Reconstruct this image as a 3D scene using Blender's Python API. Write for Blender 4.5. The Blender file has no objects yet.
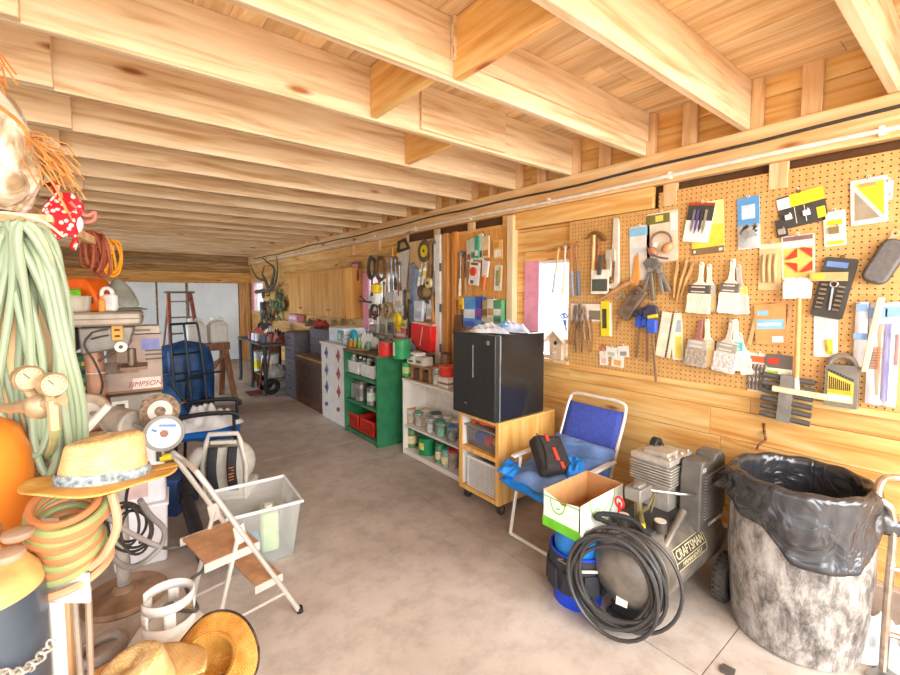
import bpy, bmesh, math, random
from mathutils import Vector, Matrix, Euler
random.seed(11)
PI = math.pi
SC = bpy.context.scene
COL = SC.collection
# ---------------------------------------------------------------- camera model
YAW, PITCH, FPX, CH = math.radians(38.3), math.radians(3.5), 437.0, 1.7
PPY = 294 + FPX * math.tan(PITCH)
FW = Vector((math.sin(YAW) * math.cos(PITCH), math.cos(YAW) * math.cos(PITCH), -math.sin(PITCH)))
RT = Vector((math.cos(YAW), -math.sin(YAW), 0))
UP = RT.cross(FW)
EYE = Vector((0, 0, CH))
def ray(x, y): return FW + RT * ((x - 450) / FPX) - UP * ((y - PPY) / FPX)
def zat(x, y, z):
    d = ray(x, y); return EYE + d * ((z - CH) / d.z)
def fl(x, y): return zat(x, y, 0.0)
def wl(x, y, X=3.0):
    d = ray(x, y); return EYE + d * (X / d.x)
def yp(x, y, Y):
    d = ray(x, y); return EYE + d * (Y / d.y)
def dp(x, y, D):                      # at horizontal forward distance D
    d = ray(x, y); return EYE + d * (D / (d.x * math.sin(YAW) + d.y * math.cos(YAW)))
def wbox(x0, y0, x1, y1, X=3.0):      # a box on the right wall: centre Y, bottom z, width, height
    cx, cy = (x0 + x1) / 2, (y0 + y1) / 2
    a, b = wl(x0, cy, X), wl(x1, cy, X)
    t, u = wl(cx, y0, X), wl(cx, y1, X)
    return (a.y + b.y) / 2, u.z, a.y - b.y, t.z - u.z
# ---------------------------------------------------------------- materials
MATS = {}
def nd(nt, t, **k):
    n = nt.nodes.new(t)
    for a, b in k.items():
        if a.startswith('i_'): n.inputs[int(a[2:])].default_value = b
        else: setattr(n, a, b)
    return n
def ramp(nt, stops):
    r = nt.nodes.new('ShaderNodeValToRGB')
    e = r.color_ramp.elements
    while len(e) < len(stops): e.new(0.5)
    for q, (p, c) in zip(e, stops):
        q.position = p; q.color = (*c, 1) if len(c) == 3 else c
    return r
def s2l(c):                            # sRGB 0-255 triple or hex -> linear
    if isinstance(c, str): c = tuple(int(c[i:i + 2], 16) for i in (0, 2, 4))
    return tuple((v / 255 / 12.92) if v / 255 <= .04045 else ((v / 255 + .055) / 1.055) ** 2.4 for v in c)
def base_mat(name):
    m = bpy.data.materials.new(name); m.use_nodes = True
    return m, m.node_tree, m.node_tree.nodes['Principled BSDF']
def P(col, rough=.55, metal=0, var=.08, sc=14, name=None, trans=0, alpha=1, coat=0, bump=0, spec=.5):
    """plain procedural paint / plastic / metal with a little mottling"""
    key = (col if isinstance(col, str) else tuple(col), rough, metal, var, sc, trans, alpha, coat, bump)
    if key in MATS: return MATS[key]
    m, nt, b = base_mat(name or 'mat_%d' % len(MATS))
    c = s2l(col)
    tc = nd(nt, 'ShaderNodeTexCoord')
    nz = nd(nt, 'ShaderNodeTexNoise'); nz.inputs['Scale'].default_value = sc; nz.inputs['Detail'].default_value = 4
    nt.links.new(tc.outputs['Object'], nz.inputs['Vector'])
    lo = tuple(max(0, x * (1 - 2 * var)) for x in c); hi = tuple(min(1, x * (1 + 1.5 * var)) for x in c)
    r = ramp(nt, [(.3, lo), (.7, hi)])
    nt.links.new(nz.outputs['Fac'], r.inputs['Fac']); nt.links.new(r.outputs['Color'], b.inputs['Base Color'])
    b.inputs['Roughness'].default_value = rough; b.inputs['Metallic'].default_value = metal
    b.inputs['Specular IOR Level'].default_value = spec
    if trans: b.inputs['Transmission Weight'].default_value = trans; b.inputs['IOR'].default_value = 1.2
    if alpha < 1: b.inputs['Alpha'].default_value = alpha
    if coat: b.inputs['Coat Weight'].default_value = coat
    if bump:
        bp = nd(nt, 'ShaderNodeBump'); bp.inputs['Strength'].default_value = bump; bp.inputs['Distance'].default_value = .01
        nt.links.new(nz.outputs['Fac'], bp.inputs['Height']); nt.links.new(bp.outputs['Normal'], b.inputs['Normal'])
    MATS[key] = m
    return m
def WOOD(name, lo, mid, hi, axis=0, rough=.6, grain=1.0, knots=True, island=True):
    """sawn timber: grain stretched along an axis, knots, tone varying from board to board"""
    if name in MATS: return MATS[name]
    m, nt, b = base_mat(name)
    tc = nd(nt, 'ShaderNodeTexCoord'); mp = nd(nt, 'ShaderNodeMapping')
    sc = [9.0, 9.0, 9.0]; sc[axis] = .7
    mp.inputs['Scale'].default_value = [s * grain for s in sc]
    geo = nd(nt, 'ShaderNodeNewGeometry')
    add = nd(nt, 'ShaderNodeVectorMath', operation='ADD'); mul = nd(nt, 'ShaderNodeMath', operation='MULTIPLY', i_1=37.0)
    nt.links.new(geo.outputs['Random Per Island'], mul.inputs[0])
    nt.links.new(tc.outputs['Object'], add.inputs[0]); nt.links.new(mul.outputs[0], add.inputs[1])
    nt.links.new(add.outputs[0], mp.inputs['Vector'])
    nz = nd(nt, 'ShaderNodeTexNoise'); nz.inputs['Scale'].default_value = 2.2; nz.inputs['Detail'].default_value = 7; nz.inputs['Distortion'].default_value = .8
    nt.links.new(mp.outputs[0], nz.inputs['Vector'])
    r = ramp(nt, [(.28, s2l(lo)), (.5, s2l(mid)), (.74, s2l(hi))])
    nt.links.new(nz.outputs['Fac'], r.inputs['Fac'])
    out = r.outputs['Color']
    if knots:
        mp2 = nd(nt, 'ShaderNodeMapping'); s2 = [5.5, 5.5, 5.5]; s2[axis] = 1.6
        mp2.inputs['Scale'].default_value = s2
        nt.links.new(add.outputs[0], mp2.inputs['Vector'])
        vo = nd(nt, 'ShaderNodeTexVoronoi'); vo.inputs['Scale'].default_value = 1.0
        nt.links.new(mp2.outputs[0], vo.inputs['Vector'])
        rk = ramp(nt, [(.05, (1, 1, 1)), (.085, (.55, .55, .55)), (.13, (0, 0, 0))])
        nt.links.new(vo.outputs['Distance'], rk.inputs['Fac'])
        mx = nd(nt, 'ShaderNodeMixRGB', blend_type='MULTIPLY'); mx.inputs['Color2'].default_value = (.45, .22, .10, 1)
        nt.links.new(rk.outputs['Color'], mx.inputs['Fac']); nt.links.new(out, mx.inputs['Color1']); out = mx.outputs['Color']
    if island:
        hs = nd(nt, 'ShaderNodeHueSaturation')
        mr = nd(nt, 'ShaderNodeMapRange'); mr.inputs['To Min'].default_value = .82; mr.inputs['To Max'].default_value = 1.1
        nt.links.new(geo.outputs['Random Per Island'], mr.inputs['Value']); nt.links.new(mr.outputs[0], hs.inputs['Value'])
        nt.links.new(out, hs.inputs['Color']); out = hs.outputs['Color']
    nt.links.new(out, b.inputs['Base Color']); b.inputs['Roughness'].default_value = rough
    bp = nd(nt, 'ShaderNodeBump'); bp.inputs['Strength'].default_value = .15; bp.inputs['Distance'].default_value = .004
    nt.links.new(nz.outputs['Fac'], bp.inputs['Height']); nt.links.new(bp.outputs['Normal'], b.inputs['Normal'])
    MATS[name] = m
    return m
def GLASS(col='dfe8e4', name='clear glass', rough=.05, a=.35):
    """thin clear plastic or glass: part see-through film, part glossy"""
    if name in MATS: return MATS[name]
    m, nt, b = base_mat(name)
    nt.nodes.remove(b)
    o = nt.nodes['Material Output']
    tr = nd(nt, 'ShaderNodeBsdfTransparent'); tr.inputs['Color'].default_value = (1, 1, 1, 1)
    pb = nd(nt, 'ShaderNodeBsdfPrincipled'); pb.inputs['Base Color'].default_value = (*s2l(col), 1); pb.inputs['Roughness'].default_value = rough
    fr = nd(nt, 'ShaderNodeFresnel'); fr.inputs['IOR'].default_value = 1.35
    ad = nd(nt, 'ShaderNodeMath', operation='ADD', i_1=a); ad.use_clamp = True
    mx = nd(nt, 'ShaderNodeMixShader')
    nt.links.new(fr.outputs[0], ad.inputs[0]); nt.links.new(ad.outputs[0], mx.inputs[0])
    nt.links.new(tr.outputs[0], mx.inputs[1]); nt.links.new(pb.outputs[0], mx.inputs[2]); nt.links.new(mx.outputs[0], o.inputs['Surface'])
    MATS[name] = m
    return m
# ---------------------------------------------------------------- mesh builder
def rotm(r): return Euler([math.radians(a) for a in r]).to_matrix()
class MB:
    def __init__(s): s.v = []; s.f = []; s.k = []; s.mi = 0; s.T = None
    def mat(s, i): s.mi = i; return s
    def add(s, vs, fs):
        n = len(s.v)
        if s.T is not None: vs = [s.T @ Vector(p) for p in vs]
        s.v += [tuple(p) for p in vs]
        s.f += [tuple(i + n for i in f) for f in fs]; s.k += [s.mi] * len(fs)
        return s
    def box(s, c, d, rot=None, tp=1.0, tpy=None):
        R = rotm(rot) if rot else Matrix.Identity(3)
        x, y, z = d[0] / 2, d[1] / 2, d[2] / 2; ty = tp if tpy is None else tpy
        q = [(-x, -y, -z), (x, -y, -z), (x, y, -z), (-x, y, -z), (-x * tp, -y * ty, z), (x * tp, -y * ty, z), (x * tp, y * ty, z), (-x * tp, y * ty, z)]
        c = Vector(c)
        return s.add([c + R @ Vector(p) for p in q], [(3, 2, 1, 0), (4, 5, 6, 7), (0, 1, 5, 4), (1, 2, 6, 5), (2, 3, 7, 6), (3, 0, 4, 7)])
    def bb(s, x0, x1, y0, y1, z0, z1): return s.box(((x0 + x1) / 2, (y0 + y1) / 2, (z0 + z1) / 2), (x1 - x0, y1 - y0, z1 - z0))
    def bar(s, p0, p1, w, h, up=(0, 0, 1)):      # rectangular bar from p0 to p1
        p0, p1 = Vector(p0), Vector(p1); d = (p1 - p0).normalized(); u = Vector(up)
        if abs(d.dot(u)) > .98: u = Vector((0, 1, 0))
        a = d.cross(u).normalized(); b = a.cross(d)
        vs = [p + a * (i * w / 2) + b * (j * h / 2) for p in (p0, p1) for i, j in ((-1, -1), (1, -1), (1, 1), (-1, 1))]
        return s.add(vs, [(0, 1, 2, 3), (7, 6, 5, 4), (4, 5, 1, 0), (5, 6, 2, 1), (6, 7, 3, 2), (7, 4, 0, 3)])
    def tube(s, pts, r, n=8, closed=False, cap=True):
        pts = [Vector(p) for p in pts]; N = len(pts)
        rs = r if isinstance(r, (list, tuple)) else [r] * N
        vs = []; fs = []; a = None
        for i, p in enumerate(pts):
            if closed: t = pts[(i + 1) % N] - pts[i - 1]
            else: t = pts[min(i + 1, N - 1)] - pts[max(i - 1, 0)]
            t = t.normalized() if t.length > 1e-9 else Vector((0, 0, 1))
            if a is None: a = t.orthogonal().normalized()
            a = a - t * a.dot(t)
            a = a.normalized() if a.length > 1e-6 else t.orthogonal().normalized()
            b = t.cross(a)
            for j in range(n):
                g = 2 * PI * j / n; vs.append(p + (a * math.cos(g) + b * math.sin(g)) * rs[i])
        for i in range(N if closed else N - 1):
            k = (i + 1) % N
            for j in range(n): fs.append((i * n + j, i * n + (j + 1) % n, k * n + (j + 1) % n, k * n + j))
        if cap and not closed: fs += [tuple(range(n - 1, -1, -1)), tuple(range((N - 1) * n, N * n))]
        return s.add(vs, fs)
    def cyl(s, p0, p1, r0, r1=None, n=16): return s.tube([p0, p1], [r0, r0 if r1 is None else r1], n)
    def lathe(s, prof, n=24, M=None, c=(0, 0, 0), sx=1, sy=1):
        M = M or Matrix.Identity(3); c = Vector(c); vs = []; fs = []; K = len(prof)
        for r, z in prof:
            for j in range(n):
                g = 2 * PI * j / n; vs.append(c + M @ Vector((r * math.cos(g) * sx, r * math.sin(g) * sy, z)))
        for i in range(K - 1):
            for j in range(n): fs.append((i * n + j, i * n + (j + 1) % n, (i + 1) * n + (j + 1) % n, (i + 1) * n + j))
        if prof[0][0] > 1e-4: fs.append(tuple(range(n - 1, -1, -1)))
        if prof[-1][0] > 1e-4: fs.append(tuple(range((K - 1) * n, K * n)))
        return s.add(vs, fs)
    def shell(s, prof, n=24, M=None, c=(0, 0, 0), sx=1, sy=1):   # lathe with no caps
        M = M or Matrix.Identity(3); c = Vector(c); vs = []; fs = []; K = len(prof)
        for r, z in prof:
            for j in range(n):
                g = 2 * PI * j / n; vs.append(c + M @ Vector((r * math.cos(g) * sx, r * math.sin(g) * sy, z)))
        for i in range(K - 1):
            for j in range(n): fs.append((i * n + j, i * n + (j + 1) % n, (i + 1) * n + (j + 1) % n, (i + 1) * n + j))
        return s.add(vs, fs)
    def prism(s, poly, y0, y1, c=(0, 0, 0), rot=None):          # outline in local x,z extruded along y
        R = rotm(rot) if rot else Matrix.Identity(3); c = Vector(c); n = len(poly)
        A = sum(poly[i][0] * poly[(i + 1) % n][1] - poly[(i + 1) % n][0] * poly[i][1] for i in range(n))
        if A < 0: poly = poly[::-1]
        vs = [c + R @ Vector((x, y, z)) for y in (y0, y1) for x, z in poly]
        return s.add(vs, [tuple(range(n)), tuple(range(2 * n - 1, n - 1, -1))] + [(i + n, (i + 1) % n + n, (i + 1) % n, i) for i in range(n)])
    def ball(s, c, r, nu=14, nv=9, rot=None):
        R = rotm(rot) if rot else Matrix.Identity(3); c = Vector(c); r = (r, r, r) if not hasattr(r, '__len__') else r
        vs = []; fs = []
        for i in range(nv + 1):
            t = PI * i / nv
            for j in range(nu):
                g = 2 * PI * j / nu
                vs.append(c + R @ Vector((r[0] * math.sin(t) * math.cos(g), r[1] * math.sin(t) * math.sin(g), r[2] * math.cos(t))))
        for i in range(nv):
            for j in range(nu): fs.append((i * nu + j, (i + 1) * nu + j, (i + 1) * nu + (j + 1) % nu, i * nu + (j + 1) % nu))
        return s.add(vs, fs)
    def ring(s, c, R, r, ax=(0, 0, 1), n=28, m=8, sx=1, sy=1, a0=0, a1=360):
        z = Vector(ax).normalized(); x = z.orthogonal().normalized(); y = z.cross(x); c = Vector(c)
        full = abs(a1 - a0) >= 360
        K = n if full else n + 1
        pts = [c + x * (R * sx * math.cos(math.radians(a0 + (a1 - a0) * i / n))) + y * (R * sy * math.sin(math.radians(a0 + (a1 - a0) * i / n))) for i in range(K)]
        return s.tube(pts, r, m, closed=full)
    def sheet(s, fn, nu, nv, closed=False):                     # surface fn(u,v)->point
        vs = [fn(i / nu, j / nv) for i in range(nu + 1) for j in range(nv + 1)]
        fs = [(i * (nv + 1) + j, (i + 1) * (nv + 1) + j, (i + 1) * (nv + 1) + j + 1, i * (nv + 1) + j + 1) for i in range(nu) for j in range(nv)]
        return s.add(vs, fs)
    def build(s, name, mats, parent=None, loc=None, rz=0, rot=None, bevel=0, smooth=True, solid=0, sub=0, ang=35):
        me = bpy.data.meshes.new(name); me.from_pydata(s.v, [], s.f)
        mats = mats if isinstance(mats, (list, tuple)) else [mats]
        for m in mats: me.materials.append(m)
        me.polygons.foreach_set('material_index', s.k)
        if smooth:
            me.polygons.foreach_set('use_smooth', [True] * len(s.f)); me.update()
            me.set_sharp_from_angle(angle=math.radians(ang))
        me.update()
        o = bpy.data.objects.new(name, me); COL.objects.link(o)
        if parent is not None: o.parent = parent
        if loc is not None: o.location = loc
        if rot is not None: o.rotation_euler = [math.radians(a) for a in rot]
        elif rz: o.rotation_euler = (0, 0, math.radians(rz))
        if solid:
            q = o.modifiers.new('solid', 'SOLIDIFY'); q.thickness = solid; q.offset = 0
        if bevel:
            q = o.modifiers.new('bevel', 'BEVEL'); q.width = bevel; q.segments = 2; q.limit_method = 'ANGLE'; q.angle_limit = math.radians(40)
        if sub:
            q = o.modifiers.new('sub', 'SUBSURF'); q.levels = sub; q.render_levels = sub
        return o
def tag(o, label, cat, group=None):
    o['label'] = label; o['category'] = cat
    if group: o['group'] = group
    return o
def thing(name, label, cat, loc=(0, 0, 0), rz=0, group=None, rot=None):
    o = bpy.data.objects.new(name, None); COL.objects.link(o); o.empty_display_size = .05
    o.location = loc
    o.rotation_euler = [math.radians(a) for a in rot] if rot else (0, 0, math.radians(rz))
    return tag(o, label, cat, group)
def struct(o, label=None):
    o['kind'] = 'structure'
    if label: o['label'] = label
    return o
def text(name, s, size, mat, parent, loc, rot=(90, 0, 0), ext=.0008, align='CENTER', sx=1.0, shear=0):
    cu = bpy.data.curves.new(name, 'FONT'); cu.body = s; cu.size = size; cu.extrude = ext
    cu.align_x = align; cu.align_y = 'CENTER'; cu.shear = shear; cu.resolution_u = 2
    q = bpy.data.objects.new(name, cu); COL.objects.link(q)
    dg = bpy.context.evaluated_depsgraph_get(); dg.update()
    me = bpy.data.meshes.new_from_object(q.evaluated_get(dg)); bpy.data.objects.remove(q)
    me.materials.clear(); me.materials.append(mat)
    o = bpy.data.objects.new(name, me); COL.objects.link(o); o.parent = parent
    o.location = loc; o.rotation_euler = [math.radians(a) for a in rot]; o.scale = (sx, 1, 1)
    return o
def dup(o, loc=None, label=None, rz=None, group=None, parent=None):
    r = o.copy(); COL.objects.link(r)
    if loc is not None: r.location = loc
    if rz is not None: r.rotation_euler = (0, 0, math.radians(rz))
    if label: r['label'] = label
    if group: r['group'] = group
    if parent is not None: r.parent = parent
    for ch in list(o.children): dup(ch, parent=r)
    return r
def arc(c, r, a0, a1, n, z=None, plane='xz'):
    out = []
    for i in range(n + 1):
        g = math.radians(a0 + (a1 - a0) * i / n)
        if plane == 'xz': out.append((c[0] + r * math.cos(g), c[1], c[2] + r * math.sin(g)))
        elif plane == 'xy': out.append((c[0] + r * math.cos(g), c[1] + r * math.sin(g), c[2]))
        else: out.append((c[0], c[1] + r * math.cos(g), c[2] + r * math.sin(g)))
    return out
def smooth_pts(pts, k=6):             # Catmull-Rom through the points
    P_ = [Vector(p) for p in pts]; P_ = [P_[0]] + P_ + [P_[-1]]; out = []
    for i in range(1, len(P_) - 2):
        a, b, c, d = P_[i - 1], P_[i], P_[i + 1], P_[i + 2]
        for j in range(k):
            t = j / k
            out.append(.5 * ((2 * b) + (c - a) * t + (2 * a - 5 * b + 4 * c - d) * t * t + (3 * b - a - 3 * c + d) * t ** 3))
    out.append(P_[-2]); return out
# ================================================================ camera, light
cam = bpy.data.cameras.new('camera'); co = bpy.data.objects.new('camera', cam); COL.objects.link(co)
co.location = EYE; co.rotation_euler = (PI / 2 - PITCH, 0, -YAW)
cam.sensor_width = 36; cam.lens = FPX / 900 * 36; cam.shift_y = (337.5 - PPY) / 900 * -1 * -1 * -1
cam.shift_y = -(337.5 - PPY) / 900
cam.clip_start = .05; cam.clip_end = 300
SC.camera = co
SC.view_settings.view_transform = 'Standard'; SC.view_settings.look = 'None'; SC.view_settings.gamma = 1
SC.view_settings.use_curve_mapping = False
SC.view_settings.exposure = 0.48
w = bpy.data.worlds.new('sky'); SC.world = w; w.use_nodes = True
nt = w.node_tree; bg = nt.nodes['Background']
sky = nd(nt, 'ShaderNodeTexSky'); sky.sky_type = 'HOSEK_WILKIE'; sky.turbidity = 6; sky.ground_albedo = .5
sky.sun_direction = Vector((-.45, -.55, .75)).normalized()
mx = nd(nt, 'ShaderNodeMixRGB'); mx.inputs['Fac'].default_value = .75; mx.inputs['Color2'].default_value = (.92, .96, 1, 1)
nt.links.new(sky.outputs[0], mx.inputs['Color1']); nt.links.new(mx.outputs[0], bg.inputs['Color'])
bg.inputs['Strength'].default_value = 2.6
def area(name, loc, rot, sx, sy, power, col=(1, 1, 1)):
    l = bpy.data.lights.new(name, 'AREA'); l.shape = 'RECTANGLE'; l.size = sx; l.size_y = sy; l.energy = power; l.color = col
    o = bpy.data.objects.new(name, l); COL.objects.link(o); o.location = loc; o.rotation_euler = [math.radians(a) for a in rot]
    return o
area('open_side_fill', (1.3, -2.4, 2.1), (64, 0, -8), 4.6, 2.0, 235, (1, .98, .95))  # added fill lamp, stands in for daylight from the unseen open side
sl = bpy.data.lights.new('sunlight', 'SUN'); sl.energy = 4; sl.angle = .02; sl.color = (1, .96, .9)
so_ = bpy.data.objects.new('sunlight', sl); COL.objects.link(so_); so_.rotation_euler = (math.radians(22), math.radians(-6), 0)     # unseen end behind the camera is left open
area('side_opening_daylight', (-3.15, 8.6, 1.2), (66, 0, -80), 1.6, 1.6, 75, (.7, .85, 1)).data.spread = math.radians(110)     # side doorway far down the left
area('window_daylight', (3.4, 2.45, 1.6), (90, 0, 90), .8, .8, 22, (1, 1, 1))
# ================================================================ the room shell
WX, YB = 3.0, 12.3
pine = WOOD('pine boards', 'd98f42', 'efbb6e', 'f8d798', axis=1, rough=.5)
pine_x = WOOD('pine joists', 'c49a6a', 'e6c9a2', 'f3dfc0', axis=0, rough=.7)
deckw = WOOD('pine deck', 'c99c66', 'e4c08e', 'f3dbb4', axis=1, rough=.8)
stud_z = WOOD('pine studs', 'c9955e', 'e4b988', 'f2d3aa', axis=2, rough=.7, island=False)
dark_recess = P('6b4a2e', .8)
# floor
def floor_mat():
    m, nt, b = base_mat('worn concrete')
    tc = nd(nt, 'ShaderNodeTexCoord')
    n1 = nd(nt, 'ShaderNodeTexNoise'); n1.inputs['Scale'].default_value = .55; n1.inputs['Detail'].default_value = 6; n1.inputs['Roughness'].default_value = .62
    n2 = nd(nt, 'ShaderNodeTexNoise'); n2.inputs['Scale'].default_value = 6; n2.inputs['Detail'].default_value = 8; n2.inputs['Roughness'].default_value = .7
    n3 = nd(nt, 'ShaderNodeTexVoronoi'); n3.inputs['Scale'].default_value = 2.2
    for n in (n1, n2, n3): nt.links.new(tc.outputs['Object'], n.inputs['Vector'])
    r1 = ramp(nt, [(.34, s2l('aa9c92')), (.5, s2l('c6b9ae')), (.68, s2l('dacfc5'))])
    r2 = ramp(nt, [(.35, (.72, .70, .68)), (.55, (1, 1, 1)), (.8, (1.0, 1.0, 1.0))])
    mx = nd(nt, 'ShaderNodeMixRGB', blend_type='MULTIPLY'); mx.inputs['Fac'].default_value = .8
    nt.links.new(n1.outputs['Fac'], r1.inputs['Fac']); nt.links.new(n2.outputs['Fac'], r2.inputs['Fac'])
    nt.links.new(r1.outputs[0], mx.inputs['Color1']); nt.links.new(r2.outputs[0], mx.inputs['Color2'])
    r3 = ramp(nt, [(.03, (.86, .84, .8)), (.06, (1, 1, 1))])
    mx2 = nd(nt, 'ShaderNodeMixRGB', blend_type='MULTIPLY'); mx2.inputs['Fac'].default_value = .7
    nt.links.new(n3.outputs['Distance'], r3.inputs['Fac']); nt.links.new(mx.outputs[0], mx2.inputs['Color1']); nt.links.new(r3.outputs[0], mx2.inputs['Color2'])
    nt.links.new(mx2.outputs[0], b.inputs['Base Color']); b.inputs['Roughness'].default_value = .62
    bp = nd(nt, 'ShaderNodeBump'); bp.inputs['Strength'].default_value = .08; bp.inputs['Distance'].default_value = .01
    nt.links.new(n2.outputs['Fac'], bp.inputs['Height']); nt.links.new(bp.outputs['Normal'], b.inputs['Normal'])
    return m
concrete = floor_mat()
m = MB()
jx = [-3.3, 1.16, 3.2]; jy = [-3.0, 1.2, 5.2, 9.0, YB + .15]       # slabs with sawn joints between
j0 = fl(735, 625)
m.bb(-3.3, 3.2, -3.2, YB + .15, -.2, -.008)
xs = [-3.3, -.6, 2.02, 3.2]; ys = [-3.2, j0.y - .02, 4.6, 8.5, YB + .15]
for i in range(3):
    for j in range(4): m.bb(xs[i] + .003, xs[i + 1] - .003, ys[j] + .003, ys[j + 1] - .003, -.1, 0)
struct(m.build('floor', concrete), 'worn beige concrete floor')
gm = P('b9a88f', .9, var=.2, sc=2)
m = MB().bb(-40, 40, -40, 40, -.3, -.21)  # unseen bright ground, added to bounce sunlight up to the ceiling
struct(m.build('ground', gm), 'pale ground outside, added to bounce light in')
# right wall: horizontal boards with window openings
w1a, w1b = wl(568, 310).y, wl(523, 310).y          # main window
w2a, w2b = wl(396, 320).y, wl(362, 320).y
w3a, w3b = wl(262, 300).y, wl(252, 300).y
W1z0, W1z1 = 1.145, 1.99
wins = [(w1a, w1b, W1z0, W1z1), (w2a, w2b, 1.15, 2.0), (w3a, w3b, 1.25, 2.0)]
m = MB(); z = .25; k = 0
rnd = random.Random(3)
while z < 2.98:
    h = .183
    z1 = min(z + h, 3.0)
    if 2.25 < z < 2.28: z1 = 2.29
    if 2.285 < z < 2.3: z = 2.46; z1 = 2.64
    ys = -1.6
    spans = []
    cuts = [-1.6]
    y = -1.6 + rnd.uniform(1.0, 3.0)
    while y < YB: cuts.append(y); y += rnd.uniform(2.2, 3.8)
    cuts.append(YB)
    for a, b_ in zip(cuts[:-1], cuts[1:]):
        segs = [(a, b_)]
        for (p, q, c, d) in wins:
            if z1 > c + .01 and z < d - .01:
                ns = []
                for s0, s1 in segs:
                    if p > s0 and p < s1: ns.append((s0, p))
                    if q > s0 and q < s1: ns.append((q, s1))
                    if s1 <= p or s0 >= q: ns.append((s0, s1))
                segs = ns
        for (p, q, c, d) in wins:
            if z1 > c + .01 and z < d - .01:
                for u0, u1 in ((z, min(z1, c)), (max(z, d), z1)):
                    if u1 - u0 > .012 and a <= p < b_: m.bb(WX + .03, WX + .052, p - .001, q + .001, u0 + .0015, u1 - .0015)
        for s0, s1 in segs:
            if s1 - s0 > .02: m.bb(WX + .03, WX + .052, s0 + .001, s1 - .001, z + .0015, z1 - .0015)
    if abs(z - 2.46) < .001: m.bb(WX + .03, WX + .052, 4.75, YB, 2.2915, 2.4585)
    z = z1; k += 1
struct(m.build('wall_right', pine, bevel=.002), 'yellow pine plank wall')
m = MB()
segs = [-1.6] + [v for w_ in sorted(wins) for v in w_[:2]] + [YB]
for i in range(0, len(segs), 2): m.bb(WX + .06, WX + .16, segs[i], segs[i + 1], .0, 3.0)
for (p, q, c, d) in wins: m.bb(WX + .06, WX + .16, p, q, 0, c); m.bb(WX + .06, WX + .16, p, q, d, 3.0)
struct(m.build('wall_right_backing', P('6f4a2c', .9)), 'sheathing behind the planks, gap shade put into its brown')  # dark brown paints in the shade of the recess below the beam
m = MB().bb(WX - .02, WX + .1, -1.6, YB, 0, .25)
struct(m.build('baseboard_right', P('b59c8c', .8, var=.15, sc=8), bevel=.006), 'pinkish concrete kerb under the planks')
# far wall
bw = WOOD('old boards', '7a5530', 'b98a52', 'd9ae74', axis=0, rough=.7)
m = MB()
for i in range(15): m.bb(-3.3, 3.15, YB, YB + .03, i * .2 + .001, i * .2 + .199)
struct(m.build('wall_back', bw), 'dark board end wall')
m = MB().bb(-3.3, 3.1, YB - .09, YB - .005, 2.0, 2.24)
struct(m.build('trim_1', WOOD('header beam', 'a8702f', 'd39a4c', 'e7bb74', axis=0)), 'heavy header beam above the white doors')
wdoor = P('e9f0f2', .45, var=.03, sc=3)
dz = 1.97
for i, (xa, xb) in enumerate(((-2.0, -.55), (-.53, .95), (.98, 1.55), (1.6, 2.72))):
    m = MB().bb(xa, xb - .012, YB - .06, YB - .005, .02, dz)
    for q in range(2):
        z0, z1 = (.12, .95) if q == 0 else (1.03, dz - .1)
        m.bb(xa + .09, xb - .1, YB - .066, YB - .06, z0, z1)
    struct(m.build('door_%d' % (i + 1), wdoor, bevel=.004), 'white panel door in the end wall')
m = MB()
m.bb(2.73, 2.98, YB - .07, YB - .01, 0, 2.0); m.bb(-2.0, 2.74, YB - .08, YB - .01, dz + .002, dz + .03)
struct(m.build('trim_2', WOOD('jamb', 'a06a35', 'c99355', 'e0b27a', axis=2)), 'wood jamb beside the white doors')
# left wall: closed further back, one doorway
lw = WOOD('left boards', 'a8773f', 'cfa06a', 'e3c08f', axis=1)
m = MB()
for i in range(15):
    z0, z1 = i * .2, i * .2 + .198
    if z1 < 2.05: m.bb(-3.33, -3.3, 2.0, 8.4, z0, z1); m.bb(-3.33, -3.3, 9.4, YB, z0, z1)
    else: m.bb(-3.33, -3.3, 2.0, YB, z0, z1)
struct(m.build('wall_left', lw), 'plank wall with a doorway down the left side')
# ceiling deck, joists, beams
JB, JT = 2.65, 2.93
m = MB(); x = -3.3
rnd = random.Random(5)
while x < 3.16:
    y = -1.6 - rnd.uniform(0, 2)
    while y < YB + .1:
        y1 = y + rnd.uniform(2.4, 4.2)
        m.bb(x + .001, min(x + .139, 3.17), max(y, -1.6), min(y1 - .004, YB + .1), JT, JT + .025); y = y1
    x += .14
struct(m.build('ceiling', deckw), 'plank deck over the joists')
jys = [-.86, -.25, .37, .98] + [1.6 + .61 * i for i in range(18)]
lapx = -.2
n = 3
for i, y in enumerate(jys):
    if y > YB - .1: break
    a = MB().bb(-.5, WX + .1, y - .02, y + .02, JB, JT)
    struct(a.build('trim_%d' % n, pine_x, bevel=.004), 'pine ceiling joist spanning to the wall beam'); n += 1
    b_ = MB().bb(-3.3, -.15 + .05 * math.sin(i * 2.1), y - .063, y - .022, JB, JT)
    struct(b_.build('trim_%d' % n, pine_x, bevel=.004), 'pine ceiling joist lapped over the post line'); n += 1
# solid blocking between joists
for (px, py, ja, jb) in ((484, 60, .98, 1.6), (396, 100, 1.6, 2.21), (462, 138, 2.21, 2.82)):
    c = zat(px, py, 2.68)
    a = MB().bb(c.x - .02, c.x + .02, ja + .022, jb - .022, JB + .01, JT - .005)
    struct(a.build('trim_%d' % n, pine, bevel=.003), 'block of timber nailed between two joists'); n += 1
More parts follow.
